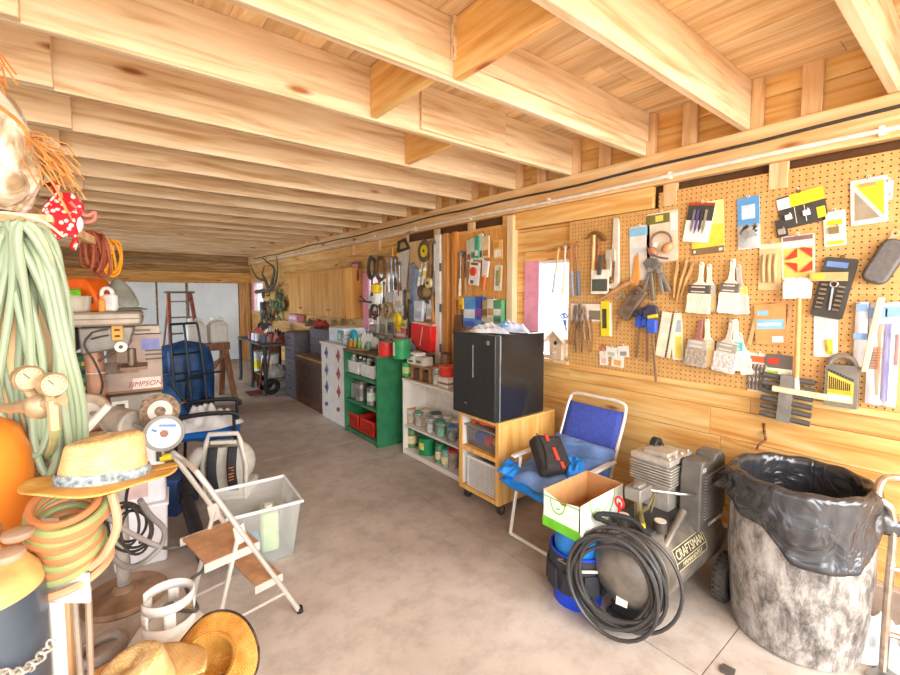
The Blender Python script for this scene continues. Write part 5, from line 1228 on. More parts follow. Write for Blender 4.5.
for z in (.5, -.2): m.tube([(-w_ * .5, -.01 if z > 0 else -.08, h_ * z), (w_ * .5, -.01 if z > 0 else -.08, h_ * z)], .006, 5)
m.build('wire_frame', P('8a6a48', .5, .3), t)
# ---- red dustpan and clutter on the ledge
t, w_, h_ = wtx('red_dustpan', 'bright red dustpan with a dark lip hung beside the white upright', 'dustpan', 416, 324, 437, 350, out=.05, roll=4)
m = MB().prism([(-w_ * .48, h_ * .46), (w_ * .48, h_ * .5), (w_ * .48, -h_ * .5), (-w_ * .1, -h_ * .42), (-w_ * .46, -h_ * .12)], -.09, 0); m.build('pan', P('f02414', .4), t, bevel=.01)
m = MB().box((0, -.04, h_ * .52), (w_ * .95, .05, .025), (0, -2, 0)); m.build('rim', P('eec4a8', .5), t)
m = MB().bar((-w_ * .46, -.05, -h_ * .16), (w_ * .46, -.05, -h_ * .54), .08, .03, (0, 1, 0)); m.build('lip', P('4a3a32', .6), t)
m = MB().bar((w_ * .02, -.092, -h_ * .3), (w_ * .12, -.092, h_ * .45), .012, .004, (0, 1, 0)); m.build('stripe', P('f5b8a0', .5), t)

# ---- further clutter hung on the tool wall
for k, (x0, y0, x1, y1, lbl, a, b_, tp, rl) in enumerate((
    (371, 276, 374, 300, 'short black punch hung below the dark drive belt', P('3a3634', .5), P('4a4440', .5), 'ring', 3),
    (379, 280, 382, 312, 'long thin brown rasp below the brown drive belt', P('8a6a4a', .6), P('6a4a34', .6), 'ring', -3),
    (383, 282, 386, 308, 'dark steel rasp right of the long thin brown one', P('5a5652', .4, .5), P('4a3a30', .6), 'ring', 2),
    (392, 290, 395, 312, 'short grey chisel between the two clear packs', P('8a8a88', .4, .5), P('b0783c', .5), 'blade', 0),
    (404, 290, 407, 320, 'slim dark rod hung on the tan panel edge', P('4a4642', .5), P('5a4a3c', .6), 'ring', 1),
    (409, 300, 411, 338, 'black rod between tan panel and blue grey bar', P('2f2d2c', .5), P('3a3634', .5), 'ring', 0),
    (426, 300, 429, 322, 'brown handled hook over the red dustpan', P('6a5a4a', .5), P('8a5a34', .6), 'head', 12),
    (432, 296, 435, 322, 'orange wooden handle hung right above the red dustpan', P('b07a44', .6), P('d08a44', .6), 'ring', -4))):
    rodtool('hung_tool', lbl, 'hand tool', x0, y0, x1, y1, a, b_, out=.03 + .025 * (k % 3), top=tp, rr=.013, roll=rl)
for k, (x0, y0, x1, y1, c, lbl) in enumerate((
    (364, 330, 372, 342, ('c8ccd4', '8a94a8', 'e8e8e8'), 'grey white pack low in the second window'),
    (372, 324, 379, 340, ('a8a090', '6a6458', 'd0c8b8'), 'grey brown pack hung low beside the second window'),
    (379, 334, 390, 344, ('8f8a7c', '5a564c', 'c8c0a8'), 'dark olive pack hung above the red canister'),
    (388, 322, 396, 342, ('6f6a60', 'b8b09a', '3f3c38'), 'dark grey pack behind the yellow tape roll'),
    (409, 336, 416, 358, ('b4bcc8', '8a94a4', 'd8dce4'), 'silver blue packet hung low between green can and dustpan'),
    (399, 306, 405, 316, ('d8d4c8', 'a09888', 'f0ece0'), 'pale grey packet above the yellow tape roll'))):
    pack('wall_pack', lbl, 'pack', x0, y0, x1, y1, c, [(.1, .9, .15, .45, 1), (.2, .7, .6, .85, 2)], out=.02 + .02 * (k % 3), th=.035, roll=(3, -4, 2, -2, 4, -3)[k])
coil('wire_coil', 'small dark wire coil hung over the packs by the second window', 'coil', 372, 304, 380, 318, P('5a524a', .5, .3), 3, .009, seed=7, out=.08)
coil('rope_coil', 'tan rope coil hung below the blade disc rods', 'rope', 384, 303, 392, 318, P('b0905c', .8), 4, .012, seed=9, out=.08)
# ================================================================ shelves and what they hold
def jar(name, label, cat, loc, r, h, body, lid, content=None, group=None, lidh=.016, band=None, neck=.86):
    t = thing(name, label, cat, loc, -90, group)
    m = MB().lathe([(.001, 0), (r * .94, 0), (r, .006), (r, h * .78), (r * neck, h * .88), (r * neck, h - lidh), (.001, h - lidh)], 16); m.build('jar_body', body, t)
    if content is not None: MB().lathe([(.001, .004), (r * .9, .004), (r * .9, h * .6), (.001, h * .63)], 14).build('contents', content, t)
    if band is not None: MB().shell([(r * 1.006, h * .2), (r * 1.008, h * .6)], 16).build('label_band', band, t)
    if lid is not None: MB().lathe([(r * neck * 1.06, h - lidh), (r * neck * 1.08, h), (.001, h)], 16).build('lid', lid, t)
    return t
def can(name, label, loc, r, h, body, rim, band=None, group=None, cat='can', lid=None):
    t = thing(name, label, cat, loc, -90, group)
    MB().lathe([(.001, 0), (r, 0), (r, h), (r * .94, h), (r * .93, h - .01), (.001, h - .01)], 20).build('can_body', body, t)
    MB().ring((0, 0, h), r, .004, (0, 0, 1), 20, 6).build('rim', rim, t); MB().ring((0, 0, .004), r, .003, (0, 0, 1), 20, 6).build('base_rim', rim, t)
    if band is not None: MB().shell([(r * 1.01, h * .25), (r * 1.01, h * .75)], 20).build('label_band', band, t)
    if lid is not None: MB().lathe([(r * 1.03, h), (r * 1.03, h + .012), (.001, h + .014)], 20).build('lid', lid, t)
    return t
tin = P('b9b6ae', .3, .8, .1); gl = GLASS('d9e2da', 'jar glass', .08, .22)
def cube_case(name, label, cat, X, Y0, Y1, dep, H, mat_, shelves, back, th=.018, group=None, topw=None, base=.03):
    t = thing(name, label, cat, (X, (Y0 + Y1) / 2, 0), -90, group); w_ = Y1 - Y0
    for s in (-1, 1): MB().bb(*sorted((s * w_ / 2, s * (w_ / 2 - th))), 0, dep, 0, H - th).build('side_panel', mat_, t, bevel=.002)
    MB().bb(-w_ / 2 - .004, w_ / 2 + .004, -.006, dep, H - th, H).build('top', topw or mat_, t, bevel=.002)
    for z in shelves: MB().bb(-w_ / 2 + th, w_ / 2 - th, .004, dep - .01, z - th, z).build('shelf', mat_, t, bevel=.001)
    if base: MB().bb(-w_ / 2 + th, w_ / 2 - th, .006, .02, 0, shelves[0] - th).build('kick_board', mat_, t)
    MB().bb(-w_ / 2 + th, w_ / 2 - th, dep - .01, dep, .02, H - th).build('back_panel', back, t)
    return t
# ---- white shelf unit
WSX, WSY0, WSY1 = 2.455, 2.86, 3.925
wpaint = P('efe7dd', .6, var=.05, sc=5)
cube_case('white_shelf_unit', 'low white shelf unit full of jars between green bookcase and plywood cart', 'shelf unit', WSX, WSY0, WSY1, .3, .81, wpaint, (.05, .315), P('e6ddd2', .7, var=.06))
def ws(px, z, dx=.12): # a spot on the white shelves seen at that picture column
    p = wl(px, 400, WSX + dx); return (WSX + dx, p.y, z)
jars_top = [
    (411, .10, .06, .115, 'd8b48a', 'c98f50', 'honey colored jar of dried stuff, first on the upper shelf of the white unit'),
    (419, .10, .05, .11, 'bfae94', '3f9a58', 'jar with a green lid, second on the upper shelf of the white unit'),
    (426, .16, .055, .125, 'e3b98a', 'e0b48a', 'peach tinted jar with a tan lid, third on the upper shelf'),
    (430, .07, .045, .1, 'd8cfc6', 'b8b2a8', 'small clear jar with a steel lid near the shelf front'),
    (436, .15, .06, .13, '9a8f80', '3f3d3a', 'jar with a black lid in the middle of the upper shelf'),
    (441, .08, .055, .105, '7ac09a', '4f9a72', 'green glass jar near the front of the upper shelf'),
    (447, .16, .05, .13, 'e6ded2', 'd8d0c4', 'milky jar behind the green glass jar'),
    (452, .08, .05, .1, '8a9080', '4f86c8', 'jar with a blue lid next to the plywood cart'),
    (456, .17, .05, .12, 'c9c4b8', 'e8e2d8', 'white lidded jar half hidden by the plywood cart')]
for i, (px, dx, r, h, c, l, lbl) in enumerate(jars_top):
    jar('glass_jar', lbl, 'jar', ws(px, .316, dx), r * 1.0, h * 1.4, gl, P(l, .4), P(c, .7, var=.25, sc=40), 'jars on the white unit')
t = thing('oval_plate', 'white plate with a red oval leaning at the back of the white unit', 'plate', (WSX + .265, ws(420, 0, .26)[1], .43), -90)
MB().prism([(.1 * math.cos(2 * PI * k / 24), .26 + .075 * math.sin(2 * PI * k / 24)) for k in range(24)], -.008, 0).build('plate_body', P('efe9e0', .5), t)
MB().prism([(.065 * math.cos(2 * PI * k / 24), .26 + .035 * math.sin(2 * PI * k / 24)) for k in range(24)], -.011, -.008).build('red_oval', P('c8463a', .5), t)
low = [
    (412, .1, .045, .19, '6f8a5a', '2f7f52', True, 'green lidded jar with a cream label, first on the lower shelf'),
    (419, .2, .05, .2, '5f7a5f', '2f7a4c', False, 'tall dark green lidded jar behind the green canister'),
    (440, .08, .045, .17, '5f9a72', '2f8a58', True, 'green lidded jar with a cream label right of the canister'),
    (446, .06, .042, .15, '9ab0a4', '5fa8a0', True, 'jar with a teal lid and a white picture label at the front'),
    (453, .09, .045, .16, 'a89a94', 'c8382c', False, 'jar with a red lid beside the teal lidded one'),
    (431, .22, .055, .2, '6f5a4a', '8a4f44', False, 'dark brown lidded jar behind the canister'),
    (438, .22, .05, .19, '7a5f50', '6f3f38', False, 'dark jar with a maroon lid at the back of the lower shelf'),
    (445, .2, .05, .18, '6f6a5a', '7a5048', False, 'dark jar with a brown lid behind the teal lidded one'),
    (451, .2, .05, .2, '5f7a5a', '3f7f50', False, 'green lidded jar at the back beside the plywood cart')]
for i, (px, dx, r, h, c, l, bd, lbl) in enumerate(low):
    jar('lidded_jar', lbl, 'jar', ws(px, .051, dx), r * 1.1, h * 1.12, P(c, .2, var=.2, sc=20), P(l, .4), None, 'jars on the white unit', band=P('e8d9a8', .6, var=.15, sc=30) if bd else None, lidh=.03)
can('green_canister', 'wide green canister with a yellow label on the lower shelf', ws(427, .051, .11), .085, .17, P('1f8f5c', .35), P('2f9a68', .4), None, cat='canister')
t = thing('white_tube', 'white square tube standing behind the green canister', 'tube', ws(427.5, .051, .22), -90); MB().bb(-.028, .028, -.015, .015, 0, .31).build('tube_body', P('efece4', .4), t, bevel=.004); MB().bb(-.018, .018, -.017, -.014, .1, .26).build('label_band', P('a8a49a', .5), t)
MBq = MB().sheet(lambda u, v: (.0858 * math.sin((u - .5) * 1.1), -.0858 * math.cos((u - .5) * 1.1), .06 + .07 * v), 6, 2)
o = MBq.build('yellow_label', P('e8dc6a', .5, var=.2, sc=30), [q for q in bpy.data.objects if q.name == 'green_canister'][0])
# on top of the white unit
ZT = .811
can('tea_tin', 'green tin with a yellow green label at the end of the white unit top', ws(407.5, ZT, .1), .055, .14, P('3fa85a', .4), P('5fb878', .4), P('c9dc8a', .5), cat='tin')
t = thing('wooden_organizer', 'brown wooden organizer with small drawers on the white unit', 'organizer', (WSX + .03, (ws(412.5, 0, .05)[1] + ws(431, 0, .05)[1]) / 2, ZT), -90)
ow = abs(ws(412.5, 0, .05)[1] - ws(431, 0, .05)[1])
MB().bb(-ow / 2, ow / 2, 0, .2, 0, .012).build('base', P('8a623c', .6), t)
for s in (-1, 0, 1): MB().bb(s * (ow / 2 - .006) - .006, s * (ow / 2 - .006) + .006, 0, .2, .012, .14).build('upright', P('a87a4c', .6), t)
MB().bb(-ow / 2, ow / 2, -.005, .2, .14, .155).build('top', P('a87a4c', .6), t)
for k in range(2): MB().bb(-ow / 2 + .02 + k * ow / 2, -.02 + k * ow / 2, .02, .16, .013, .11).build('drawer', P('6a5034', .6, var=.25), t)
for k, (px, z, c, lbl, dz_) in enumerate(((416, ZT + .156, 'efece4', 'white carton with dark print, lower one on the wooden organizer', .07), (417, ZT + .227, 'f2f0ea', 'flat white carton stacked topmost on the wooden organizer', .05), (424, ZT + .156, 'd9d2c4', 'pale grey carton on the organizer beside the white cartons', .09))):
    t = thing('small_carton', lbl, 'box', ws(px, z, .1), -90, 'small cartons on the organizer')
    m = MB().bb(-.075, .075, -.06, .06, 0, dz_); m.build('carton_body', P(c, .6), t, bevel=.003); MB().bb(-.05, .03, -.062, -.06, dz_ * .3, dz_ * .6).build('print', P('6f6a64', .6), t)
jar('tall_jar', 'tall clear jar with a steel lid right of the wooden organizer', 'jar', ws(437, ZT, .08), .045, .17, gl, tin, P('d8cdbb', .7, var=.2), None)
t = thing('white_tin', 'white tin with a brown stripe in front of the red lidded tub', 'tin', ws(447.5, ZT, .1), -90); MB().bb(-.075, .075, -.06, .06, 0, .1).build('tin_body', P('efe8e0', .5), t, bevel=.01); MB().bb(-.076, .076, -.061, .061, .03, .05).build('stripe', P('9a6a5a', .5), t)
t = thing('red_tub', 'bright red tub stacked on the white tin next to the fridge', 'tub', ws(447.5, ZT + .101, .1), -90); MB().lathe([(.001, 0), (.07, 0), (.08, .09), (.001, .09)], 18).build('tub_body', P('e23a26', .4), t); MB().lathe([(.084, .09), (.084, .104), (.001, .106)], 18).build('lid', P('f0644a', .4), t)
jar('amber_jar', 'amber brown jar behind the red tub beside the fridge', 'jar', ws(446, ZT, .24), .06, .3, P('8a5a2e', .3), P('5a4030', .5), None)
can('dark_can', 'dark can behind the wooden organizer on the white unit', ws(430, ZT, .25), .05, .25, P('4a4038', .5), tin)
# ---- green bookcase
GX, GY0, GY1, GH = 2.3, 4.19, 5.04, 1.03
gp = P('2f7f52', .55, var=.14, sc=7); gp2 = P('2a6f49', .6, var=.15, sc=6)
cube_case('green_bookcase', 'green painted bookcase with three open shelves in the row of wall furniture', 'bookcase', GX, GY0, GY1, .45, GH, gp, (.06, .42, .73), gp2, th=.03, topw=P('7a6a4c', .6, var=.25, sc=9), base=0)
def gs(px, z, dx=.15): p = wl(px, 400, GX + dx); return (GX + dx, p.y, z)
for k, (px, lbl) in enumerate(((352.5, 'white plastic bin of red and grey things at the far side of the green bookcase'), (366.5, 'white plastic bin of spray cans at the near side of the green bookcase'))):
    p = gs(px, .731, .04); t = thing('white_bin', lbl, 'bin', p, -90, None)
    m = MB()
    m.box((0, .15, .008), (.27, .26, .016))
    for s in (-1, 1):
        m.box((s * .145, .15, .075), (.012, .28, .14), (0, s * 6, 0)); m.box((0, .15 + s * .14, .075), (.29, .012, .14), (-s * 6, 0, 0))
    m.build('bin_body', P('eceae4', .5), t, bevel=.004)
    MB().tube([(-.158, .0, .148), (.158, .0, .148), (.158, .3, .148), (-.158, .3, .148)], .009, 6, closed=True).build('rim', P('f4f2ec', .5), t)
its = [(350, .1, .045, .17, 'e83a22', 'red bottle poking out of the far white bin'), (355, .12, .04, .2, 'd8d6d0', 'pale spray bottle in the far white bin'), (351, .2, .04, .19, '8f8a84', 'grey bottle at the back of the far white bin'),
       (361, .1, .03, .2, '5a5450', 'dark spray can, first in the near white bin'), (365, .12, .032, .19, '8a847c', 'grey spray can, second in the near white bin'), (369, .1, .032, .2, 'b8b4aa', 'silver spray can, third in the near white bin'), (372, .16, .03, .18, '3f3c3a', 'black spray can, last in the near white bin')]
for px, dx, r, h, c, lbl in its:
    jar('spray_can', lbl, 'bottle', gs(px, .748, dx), r, h, P(c, .35, .2), P('f0ede6' if c != 'e83a22' else 'f26048', .5), None, 'bottles in the white bins', lidh=.04, neck=.5)
for px, dx, r, h, lbl, bd in ((356, .12, .06, .18, 'steel can at the left of the middle green shelf', None), (361.5, .1, .07, .2, 'shiny steel can with a dark label in the middle of the green bookcase', P('8a8780', .4, .5)), (365, .25, .06, .21, 'dull steel can at the back of the middle green shelf', None), (372, .09, .06, .2, 'white and green paint can beside the green side panel', P('d9e6d4', .5, var=.15))):
    can('paint_can', lbl, gs(px, .421, dx), r, h, tin, P('d0cdc6', .3, .8), bd, 'cans on the green bookcase')
for k, (px, lbl) in enumerate(((352, 'red plastic crate, far one on the bottom green shelf'), (367, 'red plastic crate, near one on the bottom green shelf'))):
    t = thing('red_crate', lbl, 'crate', gs(px, .061, .05), -90, None)
    basket(.32, .26, .16, 8, 4, P('e0331f', .45), t)
# on top of the bookcase
t = thing('red_canister', 'red canister with a glossy white band on the green bookcase', 'canister', gs(387, GH + .001, .1), -90)
MB().lathe([(.001, 0), (.085, 0), (.088, .01), (.088, .14), (.08, .15), (.001, .15)], 24).build('canister_body', P('d8342a', .35), t); MB().ring((0, 0, .15), .084, .006, (0, 0, 1), 24, 6).build('rim', tin, t)
MB().sheet(lambda u, v: (.0885 * math.sin((u - .5) * .7 - .5), -.0885 * math.cos((u - .5) * .7 - .5), .02 + .1 * v), 5, 2).build('white_label', P('f4d8d0', .5), t)
t = thing('green_canister_tin', 'green canister with a white label on the near corner of the bookcase', 'canister', gs(402, GH + .001, .12), -90)
MB().lathe([(.001, 0), (.09, 0), (.092, .01), (.092, .19), (.084, .2), (.001, .2)], 24).build('canister_body', P('2f9a5c', .35), t); MB().ring((0, 0, .2), .088, .006, (0, 0, 1), 24, 6).build('rim', tin, t)
MB().sheet(lambda u, v: (.0925 * math.sin((u - .5) * .9 - .3), -.0925 * math.cos((u - .5) * .9 - .3), .03 + .14 * v), 5, 2).build('white_label', P('eef0e2', .5, var=.1), t)
t = thing('serving_tray', 'oval woven tray lying on the green bookcase top', 'tray', gs(361, GH + .001, .12), -90)
MB().lathe([(.001, 0), (.2, 0), (.24, .03), (.245, .03), (.21, .004), (.001, .008)], 30, sx=1.05, sy=.6).build('tray_body', P('b08a5a', .7, var=.15), t)
rr = random.Random(4)
for k, (px, dx, c, r, lbl) in enumerate(((352, .1, 'd89a3a', .022, 'small amber bottle on the woven tray'), (356, .12, 'e8c85a', .02, 'small yellow bottle on the woven tray'), (360, .1, '8ab85a', .02, 'small lime bottle on the woven tray'), (364, .13, 'd8d4c4', .022, 'small white bottle on the woven tray'), (369, .11, '6fa88a', .024, 'small green bottle at the near end of the woven tray'))):
    jar('small_bottle', lbl, 'bottle', gs(px, GH + .012, dx), r, .1 + .015 * (k % 3), P(c, .3), P('e8e4da', .5), None, 'little bottles on the tray', neck=.5, lidh=.02)
for k, (px, dx, c, rr_, h, lbl) in enumerate(((352, .3, 'e4ecf0', .13, .16, 'white plastic bag heaped behind the woven tray'), (366, .32, 'eef0ee', .15, .18, 'large white plastic bag under the second window'), (377, .3, 'd8dcdc', .12, .14, 'grey white plastic bag behind the red canister'))):
    p = gs(px, GH + .001, dx); crumple('plastic_bag', lbl, 'plastic bag', p, rr_ * .9, rr_, h, P(c, .4, var=.06), 40 + k)
t = thing('dark_plant', 'clump of dark dried leaves on the bookcase behind the cans', 'dried plant', gs(381, GH + .001, .25), -90)
m = MB()
for k in range(26):
    g, e = rr.uniform(0, 6.28), rr.uniform(.2, 1.2); L = rr.uniform(.06, .13)
    d = Vector((math.cos(g) * math.cos(e), math.sin(g) * math.cos(e), math.sin(e))) * L
    m.prism([(-.006, 0), (.006, 0), (.004, L), (-.004, L)], -.002, .002, (0, 0, .01), (math.degrees(e) - 90, 0, math.degrees(g)))
m.build('leaf_clump', P('3f4438', .7), t)
# ---- white dresser with painted diamonds
DX, DY0, DY1, DH = 2.33, 5.06, 5.85, 1.05
t = thing('white_dresser', 'tall white dresser of four drawers with colored diamond pulls', 'dresser', (DX, (DY0 + DY1) / 2, 0), -90); dw = DY1 - DY0
wd = P('eeebe4', .5, var=.05, sc=5)
MB().bb(-dw / 2, dw / 2, .012, .5, .0, DH - .03).build('carcass', wd, t, bevel=.003); MB().bb(-dw / 2 - .01, dw / 2 + .01, -.012, .51, DH - .03, DH).build('top', wd, t, bevel=.004)
for k in range(4):
    z0 = .1 + k * .232
    d = MB().bb(-dw / 2 + .02, dw / 2 - .02, 0, .013, z0, z0 + .22).build('drawer', wd, t, bevel=.004)
    for s in (-1, 1):
        c = P('b8604f', .5) if s > 0 else P('6f7fa8', .5)
        if k: MB().prism([(0, .09), (.055, 0), (0, -.09), (-.055, 0)], -.004, 0, (s * .19, 0, z0 + .11)).build('painted_diamond', c, d)
        MB().cyl((s * .19, -.004, z0 + .11), (s * .19, -.025, z0 + .11), .02 if k else .028, n=12).build('knob', P('8f5a48', .5) if s > 0 else P('5a6a9a', .5), d)
t = thing('storage_case', 'white and teal plastic case on the white dresser', 'case', (DX + .1, 5.5, DH + .001), -90)
MB().bb(-.3, .2, 0, .3, 0, .2).build('case_body', P('e2eef2', .4), t, bevel=.015); MB().bb(.0, .19, -.004, 0, .03, .17).build('front_panel', P('5fa8a8', .4), t); MB().bb(.03, .1, -.006, -.004, .05, .13).build('label', P('d8e0d0', .5), t)
t = thing('teal_roll', 'fat teal blue roll standing on the white dresser next to the green bookcase', 'tape roll', (DX + .1, 5.12, DH + .001), -90)
MB().ring((0, .05, .1), .06, .04, (.2, 1, 0), 20, 10).build('roll', P('1fa6b8', .4), t)
pp = Vector((DX + .12, 5.3, DH + .001)); jar('clear_jar', 'small clear jar on the dresser before the teal roll', 'jar', pp, .05, .12, gl, tin, P('c8ccc8', .6), None)
# ---- brown trunk like cabinet, grey toolbox, drawer tower
BX, BY0, BY1, BH = 2.36, 5.92, 6.93, .75
t = thing('brown_cabinet', 'worn dark brown low cabinet with woven front beside the white dresser', 'cabinet', (BX, (BY0 + BY1) / 2, 0), -90); bw_ = BY1 - BY0
bk_ = P('6f4a30', .6, var=.25, sc=10)
def weave():
    m, nt, b = base_mat('dark woven panel'); tc = nd(nt, 'ShaderNodeTexCoord')
    br = nd(nt, 'ShaderNodeTexBrick'); br.inputs['Scale'].default_value = 9; br.inputs['Color1'].default_value = (*s2l('4f4038'), 1); br.inputs['Color2'].default_value = (*s2l('6f5848'), 1); br.inputs['Mortar'].default_value = (*s2l('2f2622'), 1); br.inputs['Mortar Size'].default_value = .03
    mp = nd(nt, 'ShaderNodeMapping'); mp.inputs['Rotation'].default_value = (PI / 2, 0, 0)
    nt.links.new(tc.outputs['Object'], mp.inputs[0]); nt.links.new(mp.outputs[0], br.inputs['Vector']); nt.links.new(br.outputs['Color'], b.inputs['Base Color']); b.inputs['Roughness'].default_value = .6; return m
MB().bb(-bw_ / 2, bw_ / 2, .01, .5, .06, BH - .03).build('carcass', bk_, t, bevel=.004); MB().bb(-bw_ / 2 - .015, bw_ / 2 + .015, -.015, .51, BH - .03, BH).build('top', P('a88a66', .6, var=.2), t, bevel=.005)
MB().bb(-bw_ / 2 + .06, bw_ / 2 - .06, .0, .012, .12, BH - .09).build('woven_panel', weave(), t); MB().bb(-bw_ / 2, bw_ / 2, .0, .48, 0, .06).build('plinth', bk_, t)
m = MB()
for s in (-1, 1): m.bb(*sorted((s * bw_ / 2, s * (bw_ / 2 - .06))), -.004, .01, .06, BH - .03)
m.bb(-bw_ / 2 + .06, bw_ / 2 - .06, -.004, .01, .06, .12); m.bb(-bw_ / 2 + .06, bw_ / 2 - .06, -.004, .01, BH - .09, BH - .03); m.build('face_frame', bk_, t)
t = thing('grey_toolbox', 'large dark grey steel toolbox on top of the brown cabinet', 'toolbox', (BX + .17, 6.36, BH + .001), -90)
gt = P('6a6770', .5, .2, .15, 10)
MB().bb(-.42, .4, 0, .36, 0, .36).build('box_body', gt, t, bevel=.006); MB().bb(-.43, .41, -.01, .37, .36, .42).build('lid', P('747079', .5, .2), t, bevel=.01)
for z in (.06, .17, .28): MB().bb(-.4, .38, -.008, 0, z, z + .09).build('drawer', P('77747c', .5, .2, .15), t, bevel=.003)
MB().tube([(-.12, -.0, .44), (-.1, -.0, .465), (.08, 0, .465), (.1, 0, .44)], .012, 8).build('handle', blk, t)
for k, (px, c, rr_, h, lbl, X) in enumerate(((311, '5a6a5a', .13, .12, 'grey green canvas heap on the grey toolbox', 2.65), (320, 'a83a34', .16, .14, 'dark red cloth heap at the near end of the grey toolbox', 2.68))):
    p = wl(px, 330, X); crumple('folded_cloth', lbl, 'cloth', (X, p.y, BH + .425), rr_ * .8, rr_ * 1.2, h, P(c, .8, var=.12), 50 + k)
FX, FY0, FY1, FH = 2.34, 6.98, 7.45, 1.08
t = thing('drawer_tower', 'narrow dark grey drawer tower beside the brown cabinet', 'drawer unit', (FX, (FY0 + FY1) / 2, 0), -90); fw_ = FY1 - FY0
MB().bb(-fw_ / 2, fw_ / 2, .012, .5, 0, FH).build('carcass', P('5f5c62', .5, .2, .12), t, bevel=.004)
for k in range(5):
    d = MB().bb(-fw_ / 2 + .015, fw_ / 2 - .015, 0, .013, .04 + k * .208, .235 + k * .208).build('drawer', P('6f6c74', .5, .2, .12), t, bevel=.003); MB().bb(-.06, .06, -.014, 0, .15 + k * .208, .165 + k * .208).build('handle', P('4a474c', .5), d)
MB().bb(fw_ / 2 - .08, fw_ / 2 - .03, .1, .16, FH, FH + .06).build('top_knob', P('5a4a3a', .6), t) if False else None
# ---- oak wall cabinets
CX, CY0_, CY1_, CZ0, CZ1 = 2.78, 5.98, 8.5, 1.33, 2.09
oak = WOOD('honey oak', 'c27f38', 'dba04e', 'eabb70', axis=2, rough=.4, knots=False)
for i in range(2):
    y1 = CY1_ - i * 1.26; y0 = y1 - 1.255
    t = thing('oak_cabinet', ('honey oak wall cabinet with two doors, the one nearer the antlers', 'honey oak wall cabinet with two doors, the one nearer the second window')[i], 'cabinet', (CX, (y0 + y1) / 2, CZ0), -90, None); cw_ = y1 - y0
    MB().bb(-cw_ / 2, cw_ / 2, .02, WX + .028 - CX, 0, CZ1 - CZ0).build('carcass', oak, t, bevel=.003)
    for s in (-1, 1):
        x0, x1 = sorted((s * .006, s * (cw_ / 2 - .006)))
        d = MB().bb(x0, x1, 0, .02, .012, CZ1 - CZ0 - .012).build('door', oak, t, bevel=.003)
        m = MB().bb(x0 + .07, x1 - .07, -.008, 0, .08, CZ1 - CZ0 - .08); m.build('raised_panel', oak, d, bevel=.007)
        MB().cyl((s * .04, 0, .12), (s * .04, -.022, .12), .013, n=10).build('knob', P('b98a4a', .4), d)
t = thing('pink_box', 'pink and white box hung below the far oak cabinet', 'box', (2.9, wl(295, 320, 2.9).y, 1.16), -90)
MB().bb(-.25, .25, -.05, .1, 0, .15).build('box_body', P('d89aa4', .5), t, bevel=.005); MB().bb(-.18, .18, -.053, -.05, .05, .11).build('label', P('f0e0e0', .5), t)
m = MB().bb(2.86, 3.028, wl(312, 320, 2.95).y, wl(288, 320, 2.95).y, 1.135, 1.158)
struct(m.build('trim_%d' % n, stud_z), 'narrow wall ledge under the cabinets'); n += 1
# ================================================================ the far end
# work table
TX0, TY0, TY1, TZ = 2.03, 7.55, 9.35, .86
t = thing('work_table', 'dark topped steel leg work table at the far end by the white doors', 'table', (TX0, (TY0 + TY1) / 2, 0), -90); tw = TY1 - TY0
MB().bb(-tw / 2, tw / 2, 0, .85, TZ - .04, TZ).build('tabletop', P('55585f', .5, var=.15), t, bevel=.006)
for x in (-tw / 2 + .04, tw / 2 - .06, .02):
    for y in ((.04, .8) if x != .02 else (.04,)): MB().tube([(x, y, TZ - .04), (x, y, .1), (x + (.02 if x < 0 else 0), y - .02, 0)], .03, 8).build('leg', P('3a3c42', .5, .3), t)
MB().bb(-tw / 2 + .44, tw / 2 - .03, .1, .8, .25, .28).build('lower_shelf', P('6a5a4a', .7, var=.2), t)
t = thing('wood_crate', 'brown plank crate standing under the far end of the work table', 'crate', (2.2, 9.09, 0), -90)
m = MB()
for k in range(4): m.bb(-.17, .17, .0, .03, .03 + .19 * k, .2 + .19 * k)
m.bb(-.17, .17, .03, .5, 0, .78); m.build('plank_side', WOOD('crate wood', '6f4526', '93603a', 'b07c50', axis=0), t, bevel=.004)
for k, (px, c, y, lbl) in enumerate(((249.5, 'd8dcd8', 8.55, 'white bucket with a yellow label under the work table, far one'), (259, 'e4e6e2', 8.0, 'white bucket with a yellow label under the work table, near one'))):
    t = thing('plastic_bucket', lbl, 'bucket', (2.26, y, .281), -90, None)
    MB().lathe([(.001, 0), (.13, 0), (.15, .34), (.155, .34), (.155, .36), (.001, .36)], 20).build('bucket_body', P(c, .4), t); MB().shell([(.136, .04), (.147, .2)], 20).build('label_band', P('e8dc1e', .45), t)
for k, (px, py, c, rr_, h, lbl) in enumerate(((276, 375, '9a9a90', .16, .2, 'grey rag heap under the near end of the work table'),)):
    crumple('rag_heap', lbl, 'rag', (2.3, 7.75, .281), .2, .17, .25, P(c, .8, var=.2), 61)
